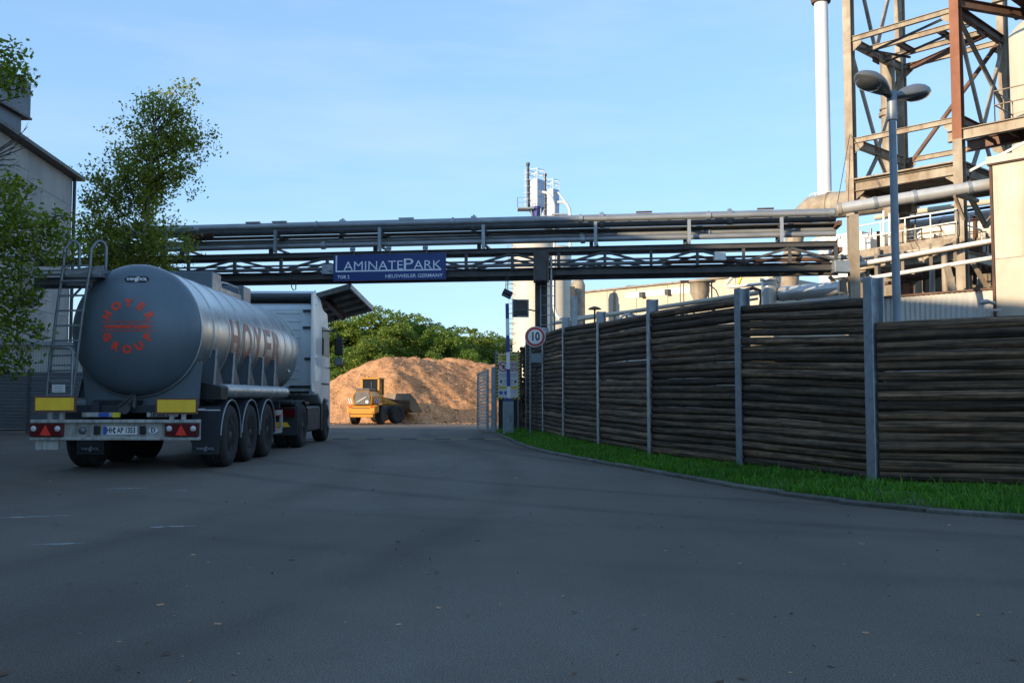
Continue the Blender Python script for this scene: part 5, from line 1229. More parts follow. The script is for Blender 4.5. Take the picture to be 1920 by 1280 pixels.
# bright pipe from the bridge to the plant
t = thing('silver_pipe', 'bright silver pipe rising from the end of the bridge towards the cream silo', 'pipe', bpt(1575, 6.5, .1))
pa, pb = bpt(1574, 6.78, .12), at(1866, 344, 27.5)
m = MB(); m.tube(pa, pb, .175, 24); part('pipe', m, A['pipe_bright'], t)
for f in (.02, .25, .5, .84):
    q = pa + (pb - pa) * f; d_ = (pb - pa).normalized(); m = MB(); m.tube(q - d_ * .05, q + d_ * .05, .195, 24); part('pipe_ring', m, A['galv'] if f > .02 else A['tan_steel'], t)
m = MB(); q = at(1783, 362, 27.7); m.beam(q + Vector((0, 0, .0)), q + Vector((1.2, .9, -.05)), .12, .1); m.beam(q + Vector((.1, 0, -.05)), q + Vector((.55, .4, -.7)), .08, .08); part('pipe_bracket', m, A['tan_steel'], t)

# clad silo wall at the right edge: a box of sheet panels with a rusty cap
s0 = Vector((at(1860, 300, 27).x, 27, 0)); SL = 5.6
zt_ = at(960, 300, 27).z
t = thing('cream_silo', 'large stained cream silo clad in upright sheets behind the log fence', 'silo', s0)
yaw_s = math.atan2(uA.y, uA.x)
npan = 5
for k in range(npan):
    for z0, z1 in ((0, 2.6), (2.612, 5.06), (5.072, zt_ - .16)):
        a = s0 + uA * (SL * k / npan + .004); b = s0 + uA * (SL * (k + 1) / npan - .004)
        m = MB(); m.prism([a + Vector((0, 0, z0)), b + Vector((0, 0, z0)), b + Vector((0, 0, z1)), a + Vector((0, 0, z1))], vA * .06); part('clad_panel', m, A['cream_dirty'], t)
m = MB(); m.prism([s0 + vA * .07 + uA * .02, s0 + vA * .07 + uA * SL, s0 + vA * 4 + uA * SL, s0 + vA * 4 + uA * .02], (0, 0, zt_ - .2)); part('core', m, A['cream'], t)
m = MB(); m.prism([s0 - vA * .08 - uA * .12, s0 - vA * .08 + uA * SL, s0 + vA * 4.1 + uA * SL, s0 + vA * 4.1 - uA * .12], (0, 0, .2)); m.v = [(x, y, z + zt_ - .16) for x, y, z in m.v]; part('roof_cap', m, A['rust_pipe'], t)
cap = MB(); cap.prism([s0 - vA * .085 - uA * .13, s0 - vA * .085 + uA * SL, s0 - vA * .12 + uA * SL, s0 - vA * .12 - uA * .13], (0, 0, .2)); cap.v = [(x, y, z + zt_ - .12) for x, y, z in cap.v]; part('cap_edge', cap, A['cream_dirty'], t)
m = MB(); m.beam(s0 - uA * .03 - vA * .02, s0 - uA * .03 - vA * .02 + Vector((0, 0, zt_ - .2)), .07, .09, up=vA); part('corner_strip', m, A['rust_pipe'], t)
q = at(1843, 567, 26.6); m = MB(); m.tube(q + Vector((-.1, 0, 0)), q + Vector((.12, -.05, .02)), .07, 10); m.tube(q + Vector((.12, -.05, .02)), q + Vector((.3, -.05, -.03)), .05, 8); m.beam(q + Vector((.1, 0, -.22)), q + Vector((.5, 0, -.2)), .05, .05); part('gauge', m, A['galv'], t)

# corrugated screen between fence and silo
t0, t1 = Vector((at(1610, 560, 30.4).x, 30.4, 0)), Vector((at(1866, 560, 27.4).x, 27.4, 0))
d_ = (t1 - t0); n_ = int(d_.length / .075); dn = Vector((-d_.y, d_.x, 0)).normalized(); d_n = d_.normalized(); ZTc = 4.26
prof_c = []
for k in range(n_ + 1):
    f = k / n_; off = .0 if (k // 1) % 2 == 0 else .045
    prof_c.append(t0 + d_ * f + dn * off)
m = MB(); vs = []
for q in prof_c: vs += [q, q + Vector((0, 0, ZTc)), q + dn * .004 + Vector((0, 0, 0)), q + dn * .004 + Vector((0, 0, ZTc))]
m.add(vs, [(4*k, 4*k+4, 4*k+5, 4*k+1) for k in range(n_)] + [(4*k+2, 4*k+3, 4*k+7, 4*k+6) for k in range(n_)])
t = thing('corrugated_screen', 'white corrugated sheet wall standing behind the log fence below the silo', 'wall', t0)
part('corrugated_sheet', m, A['corr'], t)
m = MB(); m.beam(t0 + Vector((0, 0, ZTc + .02)), t1 + Vector((0, 0, ZTc + .02)), .14, .05); part('top_edge', m, A['brown_steel'], t)

# dark inner wall of the plant with shelf lines behind the pipes
w0, w1 = Vector((at(1640, 500, 40).x, 40, 0)), Vector((at(1880, 500, 37).x, 37, 0))
t = thing('plant_wall', 'brown plant building wall in the gap behind the slanted pipes', 'building', w0)
d_ = (w1 - w0).normalized(); nn = Vector((-d_.y, d_.x, 0))
zw1 = at(960, 470, 40).z; zw2 = at(960, 402, 40).z
m = MB(); m.prism([w0, w1, w1 + Vector((0, 0, zw1)), w0 + Vector((0, 0, zw1))], nn * 3.0); part('wall', m, A['inside'], t)
m = MB(); m.prism([w0 + Vector((0, 0, zw1 + .02)) + nn * 4, w1 + Vector((0, 0, zw1 + .02)) + nn * 4, w1 + Vector((0, 0, zw2)) + nn * 4, w0 + Vector((0, 0, zw2)) + nn * 4], nn * 3.0); part('upper_wall', m, A['white'], t)
m = MB(); m.prism([w0 + Vector((0, 0, zw1 - .1)) - nn * .6, w1 + Vector((0, 0, zw1 - .1)) - nn * .6, w1 + Vector((0, 0, zw1 + .16)) - nn * .6, w0 + Vector((0, 0, zw1 + .16)) - nn * .6], nn * 3.8); part('ledge', m, A['tan_steel'], t)
for px in (1665, 1722, 1790, 1845):
    q = at(px, 560, 38.2); m = MB(); m.beam((q.x, q.y, 2), (q.x, q.y, zw1 - .3), .22, .22); part('pillar', m, A['tan_steel'], t)
m = MB(); m.tube(at(1700, 510, 37.5), at(1700, 575, 37.5), .2, 14); m.tube(at(1681, 505, 37), at(1681, 580, 37), .12, 12); part('stub_pipe', m, A['white'], t)
m = MB(); m.tube(at(1705, 532, 36), at(1705, 560, 36), .16, 14); part('rusty_stub', m, A['rust_steel'], t)

# long horizontal vessel on the platform
va, vb = at(1690, 446, 37.5), at(1862, 423, 35)
t = thing('horizontal_vessel', 'long white horizontal vessel behind the platform railing', 'tank', va)
m = MB(); dv = (vb - va).normalized(); L_ = (vb - va).length
m.lathe([(.001, -.3), (.3, -.27), (.52, -.12), (.6, 0), (.6, L_), (.52, L_ + .12), (.001, L_ + .3)], va, dv, 32); part('vessel', m, A['white'], t)
for f in (.2, .5, .8):
    m = MB(); q = va + dv * (L_ * f); m.tube(q - dv * .03, q + dv * .03, .615, 32); part('vessel_band', m, A['alu'], t)
# platform railing in front
pa, pb = at(1608, 476, 33.4), at(1795, 447, 31)
t = thing('railed_platform', 'pale steel platform with railings in front of the white vessel', 'platform', pa)
dv = (pb - pa); nn = Vector((-dv.y, dv.x, 0)).normalized()
m = MB(); m.prism([pa, pb, pb + nn * 2.2, pa + nn * 2.2], (0, 0, .12)); part('platform_floor', m, A['tan_steel'], t)
m = MB(); m.beam(pa - Vector((0, 0, .12)), pb - Vector((0, 0, .12)), .14, .26); part('edge_beam', m, A['tan_steel'], t)
def rail3(t, a, b, h, n, mat, r=.025):
    for k in range(n + 1):
        q = a + (b - a) * k / n; m = MB(); m.tube(q, q + Vector((0, 0, h)), r, 6); part('rail_post', m, A[mat], t)
    for hh in (h, h * .5):
        m = MB(); m.tube(a + Vector((0, 0, hh)), b + Vector((0, 0, hh)), r, 6); part('handrail', m, A[mat], t)
rail3(t, pa + Vector((0, 0, .12)), pb + Vector((0, 0, .12)), .85, 4, 'white'); rail3(t, pa + nn * 2.2 + Vector((0, 0, .12)), pb + nn * 2.2 + Vector((0, 0, .12)), .85, 5, 'rust_pipe', .018)
rail3(t, pb + Vector((0, 0, .12)), pb + nn * 2.2 + Vector((0, 0, .12)), .85, 2, 'white')
for px, y0_, y1_ in ((1657, 395, 470), (1668, 400, 472), (1680, 392, 460), (1674, 388, 452)):
    m = MB(); a, b = at(px, y1_, 34), at(px, y0_, 34); m.tube(a, b, .045, 8); part('riser_pipe', m, A['white'], t)
for dx, pys in ((0, (1635, 448, 410)), (1, (1668, 520, 476))):
    pass
m = MB(); q = at(1645, 466, 32.6); m.tube((q.x, q.y, 0), (q.x, q.y, q.z), .1, 10); q = at(1770, 452, 31.2); m.tube((q.x, q.y, 0), (q.x, q.y, q.z - .2), .1, 10); part('platform_leg', m, A['tan_steel'], t)
# white housing beside the bridge end
q0 = at(1578, 508, 42); t = thing('white_housing', 'white box shaped plant housing behind the bridge end', 'plant housing', (q0.x, 42, 0))
m = MB(); zz0, zz1 = at(960, 520, 42).z, at(960, 438, 42).z; m.box((q0.x + .9, 42.6, (zz0 + zz1) / 2), (2.1, 1.6, zz1 - zz0), Matrix.Rotation(yaw_s + PI / 2, 3, 'Z')); part('housing', m, A['white'], t, bev=.02)
m = MB(); m.beam((q0.x + .9, 42.6, 0), (q0.x + .9, 42.6, zz0), .9, .9, up=(0, 1, 0)); part('stand', m, A['tan_steel'], t)
for a_, b_, w_ in (((1510, 460, 41.5), (1556, 432, 41.5), .1), ((1540, 482, 40), (1560, 440, 40), .06), ((1575, 440, 40), (1565, 482, 40), .06)):
    m = MB(); m.beam(at(*a_), at(*b_), w_, w_); part('brace', m, A['white'], t)
q1 = at(1640, 458, 38); m = MB(); m.box((q1.x, 38, q1.z), (1.3, 1.1, .75), Matrix.Rotation(yaw_s, 3, 'Z')); single('white_cowl', m, A['white'], 'small white cowl box beneath the railed platform', 'plant housing', bev=.05)

# slanted cable tray and pipe in front of the plant
def slanted(name, label, cat, a, b, r, mat, posts, flatw=0):
    t = thing(name, label, cat, a)
    m = MB(); (m.beam(a, b, flatw, .05) if flatw else m.tube(a, b, r, 12)); part('run', m, A[mat], t)
    if flatw:
        dv = (b - a).normalized(); m = MB(); off = Vector((dv.y, -dv.x, 0)) * flatw / 2
        m.beam(a + off + Vector((0, 0, .06)), b + off + Vector((0, 0, .06)), .02, .1); m.tube(a + Vector((0, 0, .08)), b + Vector((0, 0, .08)), .045, 8); part('tray_edge', m, A['white'], t)
    for f, dz0, dz1 in posts:
        q = a + (b - a) * f; m = MB(); m.beam(q + Vector((0, .03, dz0)), q + Vector((0, .03, dz1)), .07, .07, up=(0, 1, 0)); part('post', m, A['tan_steel'], t)
    return t
slanted('cable_tray', 'pale slanted cable tray carried on short posts in front of the plant', 'cable tray', at(1572, 506, 29), at(1868, 454, 27.5), 0, 'tan_steel', ((.1, -.35, .25), (.25, -.35, .3), (.42, -.35, .25), (.6, -.35, .3), (.75, -.35, .25)), .34)
slanted('slanted_pipe', 'pale slanted pipe below the cable tray running to the silo', 'pipe', at(1592, 528, 28.9), at(1868, 482, 27.4), .065, 'white', ((.1, -.1, .2), (.45, -.1, .05)))
m = MB(); m.beam(at(1775, 498, 26.6), at(1788, 545, 26.6), .14, .14); single('leaning_strut', m, A['tan_steel'], 'leaning pale strut below the slanted pipe', 'strut')
m = MB(); m.beam(at(1822, 490, 28), at(1852, 540, 28), .1, .1); single('leaning_strut', m, A['tan_steel'], 'second leaning strut beside the cream silo edge', 'strut')

# stubby silver ducts behind the fence
t = thing('silver_duct', 'fat silver duct lying level behind the fence with an upright stub', 'duct', at(1442, 580, 33))
m = MB(); m.tube(at(1442, 620, 33), at(1442, 527, 33), .26, 28); m.tube(at(1442, 527, 33), at(1442, 522, 33), .31, 28); part('upright_stub', m, A['pipe_bright'], t)
m = MB(); m.tube(at(1466, 551, 33), at(1578, 541, 31), .25, 28); part('level_duct', m, A['pipe_bright'], t)
m = MB(); m.tube(at(1456, 552, 33.2), at(1468, 551, 33), .2, 20, .26); m.tube(at(1496, 549, 32.5), at(1499, 548.6, 32.4), .262, 28); m.tube(at(1538, 545, 31.75), at(1541, 544.7, 31.7), .262, 28); part('duct_ring', m, A['rust_steel'], t)
m = MB(); m.beam(at(1578, 520, 31), at(1584, 560, 31), .2, .12); m.beam(at(1555, 518, 31.2), at(1566, 530, 31.2), .1, .1); part('duct_bracket', m, A['tan_steel'], t)
m = MB(); a, b = at(1465, 578, 31.5), at(1592, 560, 29.6); m.beam(a, b, .5, .24); t = thing('chute_beam', 'white riveted chute beam with rust streaks lying under the silver duct', 'chute', a); part('beam', m, A['white'], t)
m = MB(); [m.tube(a + (b - a) * f + Vector((0, -.26, .03 * (-1) ** i)), a + (b - a) * f + Vector((0, -.27, .03 * (-1) ** i)), .02, 8) for i, f in enumerate((.3, .5, .7, .86, .92))]; part('rivet', m, A['rust_pipe'], t)
# yellow-white bent pipe and mushroom vents, low pipe rack, behind the fence
m = MB(); m.path(pxpath([(1372, 520, 36), (1364, 530, 36), (1358, 536, 36), (1370, 538, 36), (1420, 533, 35), (1462, 527, 34)]), .06, 8); single('bent_white_pipe', m, A['white'], 'thin white pipe with a sharp bend under the bridge end', 'pipe')
m = MB(); m.tube(at(1382, 538, 37), at(1390, 520, 37), .05, 8); single('yellow_pipe', m, A['yellow'], 'short yellow pipe beside the bent white pipe', 'pipe')
m = MB(); q = at(1115, 580, 40); m.tube((q.x, 40, 0), (q.x, 40, q.z), .04, 8); m.lathe([(.3, 0), (.2, .08), (.05, .13), (.001, .14)], (q.x, 40, q.z), (0, 0, 1), 20); single('mushroom_vent', m, A['brown_steel'], 'rusty mushroom shaped vent cap on a thin pipe before the cream hall', 'vent')
t = thing('low_pipe_rack', 'low rack of pale pipes on posts running behind the log fence', 'pipe rack', at(1100, 605, 42))
for a, b, r in (((1036, 606, 46), (1420, 549, 33), .085), ((1050, 598, 46.5), (1250, 575, 39), .05), ((1090, 612, 44), (1420, 560, 33.5), .045)):
    m = MB(); m.tube(at(*a), at(*b), r, 10); part('pipe', m, A['cream'], t)
for px, y_, Y_ in ((1095, 598, 44), (1175, 587, 41), (1280, 572, 37.5), (1338, 563, 35.5), (1385, 556, 34.3)):
    q = at(px, y_, Y_); m = MB(); m.beam((q.x, q.y, 0), (q.x, q.y, q.z), .1, .1, up=(0, 1, 0)); part('post', m, A['tan_steel'], t)
for px in (1180, 1225, 1270, 1320):
    q = at(px, 606 - (px - 1180) * .1, 40); m = MB(); m.path([q + Vector((.45 * math.cos(a), 0, .38 * math.sin(a))) for a in np.linspace(0, PI, 9)], .05, 8); part('pipe_loop', m, A['white'], t)
q = at(1290, 598, 44); m = MB(); m.box((q.x, 45, (q.z + .2) / 2), (5.5, 2.2, q.z + .2)); single('white_tank_housing', m, A['white'], 'low white housing with pipe loops just above the fence top', 'plant housing', bev=.1)

# silo beside the tower behind column D
q = at(1972, 180, 40); t = thing('pale_silo', 'pale round silo rising behind the far columns of the steel tower', 'silo', (q.x, 40, 0))
m = MB(); m.lathe([(1.85, 0), (1.85, at(960, 75, 40).z), (1.2, at(960, 40, 40).z), (.001, at(960, 30, 40).z)], (q.x, 40, 0), (0, 0, 1), 48); part('shell', m, A['cream'], t)
for z in (9.0, 11.0, 13.0):
    m = MB(); m.tube((q.x, 40, z), (q.x, 40, z + .06), 1.87, 48); part('shell_seam', m, A['cream'], t)

# ================================================================== CREAM HALL, SILOS, FILTERS
h0, h1 = Vector((at(1086, 560, 62).x, 62, 0)), Vector((at(1450, 560, 52).x, 52, 0))
zh = at(960, 550, 62).z; d_ = (h1 - h0); hn = Vector((-d_.y, d_.x, 0)).normalized()
t = thing('cream_hall', 'long cream clad factory hall with a white band and two dark vents', 'hall', h0)
for k in range(6):
    a, b = h0 + d_ * (k / 6) + d_.normalized() * .015, h0 + d_ * ((k + 1) / 6) - d_.normalized() * .015
    m = MB(); m.prism([a + Vector((0, 0, gz(60))), b + Vector((0, 0, gz(60))), b + Vector((0, 0, zh)), a + Vector((0, 0, zh))], hn * .1); part('wall_panel', m, A['cream'], t)
m = MB(); m.prism([h0 + hn * .12, h1 + hn * .12, h1 + hn * 14, h0 + hn * 14], (0, 0, zh - .1)); part('hall_body', m, A['cream'], t)
m = MB(); m.beam(h0 + Vector((0, 0, zh + .05)) - hn * .05, h1 + Vector((0, 0, zh + .05)) - hn * .05, .25, .1); part('roof_edge', m, A['tan_steel'], t)
def hall_x(px):        # along the hall wall
    k = (px - 960) / F; s_ = (k * h0.y - h0.x) / (d_.x - k * d_.y); return h0 + d_ * s_
b0, b1 = hall_x(1175), hall_x(1304); zb0, zb1 = at(960, 560, b0.y).z, at(960, 549, b0.y).z
m = MB(); m.prism([b0 + Vector((0, 0, zb0)), b1 + Vector((0, 0, zb0)), b1 + Vector((0, 0, zb1)), b0 + Vector((0, 0, zb1))], -hn * .05); part('window_band', m, A['white_paint'], t)
for px, y_ in ((1209, 553), (1257, 548)):
    q = hall_x(px); q.z = at(960, y_, q.y).z; m = MB(); m.box(q - hn * .2, (.26, .3, .32), Matrix.Rotation(math.atan2(d_.y, d_.x), 3, 'Z')); part('wall_vent', m, A['dark_steel'], t)
q = hall_x(1152); m = MB(); m.bx(q.x - .06, q.x + .06, q.y - .12, q.y - .02, gz(60), zh); part('down_pipe', m, A['tan_steel'], t)
for px, w_, h_ in ((1133, 1.0, .55), (1205, .8, .4)):
    q = hall_x(px) + hn * 3; m = MB(); m.box((q.x, q.y, zh + h_ / 2), (w_, 1, h_)); part('roof_unit', m, A['galv'], t, bev=.03)
# slim hopper tower at the hall's right end
q = hall_x(1312); t = thing('hopper', 'small pale hopper with a pointed base on thin legs before the cream hall', 'hopper', (q.x, 44, 0))
qq = at(1312, 540, 44); m = MB(); m.lathe([(.08, -.9), (.45, -.1), (.45, .35), (.6, .36), (.6, .42), (.3, .5)], (qq.x, 44, qq.z - .1), (0, 0, 1), 20, True); part('cone', m, A['tan_steel'], t)
for sx in (-.75, .55):
    m = MB(); m.tube((qq.x + sx, 44, 0), (qq.x + sx, 44, qq.z + .35), .035, 6); m.tube((qq.x + sx - .15, 44, 0), (qq.x + sx - .15, 44, qq.z + .35), .03, 6); part('leg', m, A['tan_steel'], t)
m = MB(); m.beam((qq.x - .9, 44, qq.z + .3), (qq.x + .7, 44, qq.z + .3), .5, .06); m.path([(qq.x + .4, 44, qq.z + .2), (qq.x + .75, 44, qq.z - .1), (qq.x + .95, 44, qq.z - .6)], .03, 6); part('top_deck', m, A['rust_pipe'], t)

YS = 80
def silo(px, r, ptop, Y_, label, seams):
    q = at(px, ptop, Y_); t = thing('tall_silo', label, 'silo', (q.x, Y_, gz(Y_)), 0, 'twin silos behind the bridge pillar')
    m = MB(); m.lathe([(r, gz(Y_)), (r, q.z), (r * .97, q.z + .12), (r * .9, q.z + .3), (.001, q.z + .55)], (q.x, Y_, 0), (0, 0, 1), 56); part('shell', m, A['silo'], t)
    z = gz(Y_) + 1.2
    while z < q.z:
        m = MB(); m.tube((q.x, Y_, z), (q.x, Y_, z + .035), r * 1.006, 56, cap=False); part('shell_seam', m, A['silo'], t); z += 1.5
    return t, q
s1, q1 = silo(1001, 1.80, 456, 80, 'cream round silo carrying the pale blue filter tower, nearer of two', 6)
s2, q2 = silo(1038, 1.60, 470, 86, 'greyer round silo half hidden behind the bridge pillar', 6)
m = MB(); lx = q1.x - 1.9
for dx in (-.25, .25): m.tube((lx + dx, 79.4, gz(80)), (lx + dx, 79.4, q1.z + .8), .035, 6)
part('ladder_rail', m, A['galv'], s1)
m = MB()
for k in range(34): m.tube((lx - .25, 79.4, gz(80) + .5 + k * .42), (lx + .25, 79.4, gz(80) + .5 + k * .42), .025, 5)
for k in range(16):
    z = gz(80) + 2.5 + k * .8; m.path([(lx + .4 * math.cos(a), 79.4 - .5 * abs(math.sin(a)) - .1, z) for a in np.linspace(PI, 2 * PI, 7)], .025, 4)
lc = part('ladder_cage', m, A['galv'], s1); lc['kind'] = 'stuff'
m = MB(); m.path(pxpath([(1039, 470, 79), (1039, 575, 79), (1042, 588, 79), (1048, 596, 79), (1056, 601, 79), (1066, 602, 79), (1110, 598, 79)]), .16, 10); single('curved_white_pipe', m, A['white'], 'white pipe running down the silo and curving away to the hall', 'pipe')
def filt(px, py0, py1, w_, Y_, label, hop):
    a, b = at(px, py1, Y_), at(px, py0, Y_)
    t = thing('filter_tower', label, 'filter tower', (a.x, Y_, a.z), 0, 'filter towers on the silos')
    m = MB(); rot = Matrix.Rotation(R(-38), 3, 'Z'); m.box((a.x, Y_, (a.z + b.z) / 2), (w_, w_, b.z - a.z), rot); part('casing', m, A['blue_white'], t, bev=.02)
    for k in range(4):
        m = MB(); m.box((a.x, Y_, a.z + (b.z - a.z) * (.1 + .27 * k)), (w_ + .05, w_ + .05, .05), rot); part('casing_rib', m, A['blue_white'], t)
    if hop:
        top = [rot @ Vector((sx * w_ / 2, sy * w_ / 2, 0)) + Vector((a.x, Y_, a.z)) for sx, sy in ((-1, -1), (1, -1), (1, 1), (-1, 1))]
        low = [Vector((a.x, Y_, 0)) + (q - Vector((a.x, Y_, 0))) * .35 for q in top]; low = [Vector((q.x, q.y, a.z - 1.0)) for q in low]
        m = MB(); m.add(top + low, [(0, 1, 5, 4), (1, 2, 6, 5), (2, 3, 7, 6), (3, 0, 4, 7), (4, 5, 6, 7), (3, 2, 1, 0)]); part('hopper', m, A['blue_deep'], t)
    cs = [rot @ Vector((sx * w_ / 2, sy * w_ / 2, 0)) + Vector((a.x, Y_, b.z)) for sx, sy in ((-1, -1), (1, -1), (1, 1), (-1, 1))]
    for i in range(4):
        m = MB(); m.tube(cs[i], cs[i] + Vector((0, 0, .85)), .03, 5); part('rail_post', m, A['white'], t)
        for hh in (.85, .45): m = MB(); m.tube(cs[i] + Vector((0, 0, hh)), cs[(i+1) % 4] + Vector((0, 0, hh)), .03, 5); part('handrail', m, A['white'], t)
    m = MB(); sp = rot @ Vector((-w_ * .35, -w_ * .62, 0)) + Vector((a.x, Y_, 0)); m.tube((sp.x, sp.y, a.z), (sp.x, sp.y, b.z + 1.15), .1, 8); m.tube((sp.x, sp.y, b.z + 1.15), (sp.x, sp.y, b.z + 1.4), .16, 8); part('vent_stack', m, A['dark_steel'], t)
    m = MB(); lx = a.x - w_ * .72
    for dx in (-.16, .16): m.tube((lx + dx, Y_ - .1, a.z - .3), (lx + dx, Y_ - .1, b.z + .9), .025, 5)
    for k in range(int((b.z - a.z + 1) / .3)): m.tube((lx - .16, Y_ - .1, a.z - .2 + k * .3), (lx + .16, Y_ - .1, a.z - .2 + k * .3), .018, 4)
    for k in range(5): z = a.z + .6 + k * .55; m.path([(lx + .3 * math.cos(x), Y_ - .15 - .35 * abs(math.sin(x)), z) for x in np.linspace(PI, 2 * PI, 6)], .02, 4)
    part('ladder', m, A['white'], t)
    return t, a, b
f1, a1, b1_ = filt(1005, 338, 389, 1.02, 79.5, 'taller pale blue filter tower with railed top and dark hopper', True)
f2, a2, b2_ = filt(1035, 356, 430, .95, 85, 'lower pale blue filter tower beside the taller one', False)
m = MB(); m.bx(a1.x - 1.55, a1.x - .2, 78.7, 80, a1.z - .25, a1.z - .13); part('side_platform', m, A['galv'], f1)
rail3(f1, Vector((a1.x - 1.55, 78.7, a1.z - .13)), Vector((a1.x - .3, 78.7, a1.z - .13)), .8, 3, 'galv', .02); rail3(f1, Vector((a1.x - 1.55, 78.7, a1.z - .13)), Vector((a1.x - 1.55, 80, a1.z - .13)), .8, 2, 'galv', .02)
m = MB()
for dx, dy in ((-.4, -.4), (.4, -.4), (-.4, .4), (.4, .4)): m.tube((a1.x + dx, 79.5 + dy, q1.z), (a1.x + dx, 79.5 + dy, a1.z), .05, 6)
part('stand_leg', m, A['galv'], f1)
m = MB(); m.path(pxpath([(1016, 360, 79), (1024, 361, 79), (1031, 366, 79), (1036, 374, 79), (1039, 385, 79), (1039, 480, 79)]), .12, 8); single('filter_hose', m, A['white'], 'white pipe arching from the taller filter tower', 'pipe')
m = MB(); m.path(pxpath([(1045, 379, 84.3), (1056, 379, 84.3), (1063, 383, 84.3), (1067, 390, 84.3), (1069, 400, 84.3), (1069, 470, 84.3)]), .12, 8); m.path(pxpath([(1046, 360, 84.3), (1058, 376, 84.3), (1064, 384, 84.3)]), .08, 8); single('filter_hose', m, A['white'], 'white pipe arching from the lower filter tower', 'pipe')
q = at(1081, 540, 58); t = thing('rusty_column', 'slim dark vessel with a tan dome beside the grey silo', 'vessel', (q.x, 58, 0))
m = MB(); m.lathe([(.42, gz(58)), (.42, q.z + .2), (.3, q.z + .5), (.001, q.z + .6)], (q.x + .1, 58, 0), (0, 0, 1), 20); part('vessel', m, A['tan_steel'], t)
m = MB(); m.beam((q.x - .3, 57.3, gz(58)), (q.x - .3, 57.3, q.z), .3, .3, up=(0, 1, 0)); part('frame', m, A['dark_steel'], t)
m = MB(); q = at(1077, 590, 27.0); m.ibeam((q.x, 27, .0), (q.x, 27, at(960, 555, 27).z), .16, .18, .016); single('steel_post', m, A['galv'], 'tall single steel post sticking up behind the log fence', 'post')

# ================================================================== LEFT HALL (it shades the yard), ANNEX, SLAT FENCE, CANOPY
e0, e1 = Vector((-21.3, 46, 0)), Vector((-20.4, 38.3, 0)); ed = (e1 - e0).normalized(); en = Vector((-ed.y, ed.x, 0))
if en.x > 0: en = -en                      # en points into the building (left)
ZE = at(960, 336, 46).z
t = thing('left_hall', 'tall grey concrete panel hall with a dark roof edge at the road side', 'hall', e0)
npx, nz_ = 4, 9
for i in range(npx):
    for k in range(nz_):
        a = e0 + ed * (i * 5.6 + .012); b = e0 + ed * ((i + 1) * 5.6 - .012); z0 = -.4 + k * (ZE + .4) / nz_ + .008; z1 = -.4 + (k + 1) * (ZE + .4) / nz_ - .008
        m = MB(); m.prism([a + Vector((0, 0, z0)), b + Vector((0, 0, z0)), b + Vector((0, 0, z1)), a + Vector((0, 0, z1))], en * .12); part('wall_panel', m, A['concrete'], t)
LH = 92.0
far = e0 + ed * LH
m = MB(); m.prism([e0 + en * .13, far + en * .13, far + en * 6, e0 + en * 6], (0, 0, ZE + .2)); m.v = [(x, y, z - .4) for x, y, z in m.v]; part('hall_body', m, A['concrete'], t)
m = MB(); pr = [e0 - en * .35 + Vector((0, 0, ZE)), e0 - en * .35 + Vector((0, 0, ZE + .22)), e0 + en * 6.3 + Vector((0, 0, ZE + .5)), e0 + en * 6.3 + Vector((0, 0, ZE))]
m.prism([q - ed * .5 for q in pr], ed * (LH + 1)); part('roof', m, A['roof_dark'], t)
m = MB(); m.beam(e0 - en * .38 - ed * .5 + Vector((0, 0, ZE + .1)), far - en * .38 + Vector((0, 0, ZE + .1)), .14, .16); part('gutter', m, A['roof_dark'], t)
m = MB(); m.tube(e0 - en * .1 + Vector((0, 0, -.4)), e0 - en * .1 + Vector((0, 0, ZE)), .08, 10); part('down_pipe', m, A['roof_dark'], t)
m = MB(); a = e0 + ed * 4.4; m.prism([a + Vector((0, 0, 5.2)), a + ed * 1.7 + Vector((0, 0, 5.2)), a + ed * 1.7 + Vector((0, 0, 7.4)), a + Vector((0, 0, 7.4))], -en * .1); part('wall_louvre', m, A['dark_steel'], t)
# duct tower on the hall roof
t = thing('roof_duct_tower', 'grey boxy duct tower with a wider head standing on the hall roof', 'duct tower', (at(20, 250, 41).x, 41, ZE))
xr = at(40, 240, 42.6).x; z0, z1, z2 = ZE - .2, at(960, 198, 41).z, at(960, 130, 41).z
m = MB(); m.bx(xr - 2.0, xr, 40.6, 42.6, z0, z1); part('shaft', m, A['duct_shade'], t, bev=.02)
m = MB(); m.bx(xr - 2.4, xr + .2, 40.2, 43, z1, z2); part('head', m, A['duct_shade'], t, bev=.03)
m = MB(); m.bx(xr - 2.45, xr + .25, 40.15, 43.05, z1 - .06, z1 + .04); part('head_rim', m, A['roof_dark'], t)
# low white annex and the slat fence behind the truck
q0, q1 = at(-40, 700, 35), at(185, 700, 36.5)
t = thing('white_annex', 'low white corrugated annex behind the grey slat fence', 'annex', (q0.x, 35.5, 0))
n_ = 90; m = MB(); vs = []; za = at(960, 643, 35.5).z
for k in range(n_ + 1):
    q = q0 + (q1 - q0) * k / n_ + Vector((0, .03 * (k % 2), 0)); vs += [(q.x, q.y, 0), (q.x, q.y, za)]
m.add(vs, [(2*k, 2*k+2, 2*k+3, 2*k+1) for k in range(n_)]); part('corrugated_wall', m, A['corr'], t)
m = MB(); m.prism([(q0.x, q0.y + .1, 0), (q1.x, q1.y + .1, 0), (q1.x - .6, q1.y + 3, 0), (q0.x, q0.y + 3, 0)], (0, 0, za - .02)); part('annex_body', m, A['white'], t)
m = MB(); m.beam((q0.x, q0.y - .05, za), (q1.x, q1.y - .05, za), .2, .14); part('roof_edge', m, A['galv'], t)
t = thing('slat_fence', 'dark grey fence of level metal slats between posts behind the tanker', 'fence', (at(80, 800, 31).x, 31, 0))
px_ = [-60, 54, 167, 280]
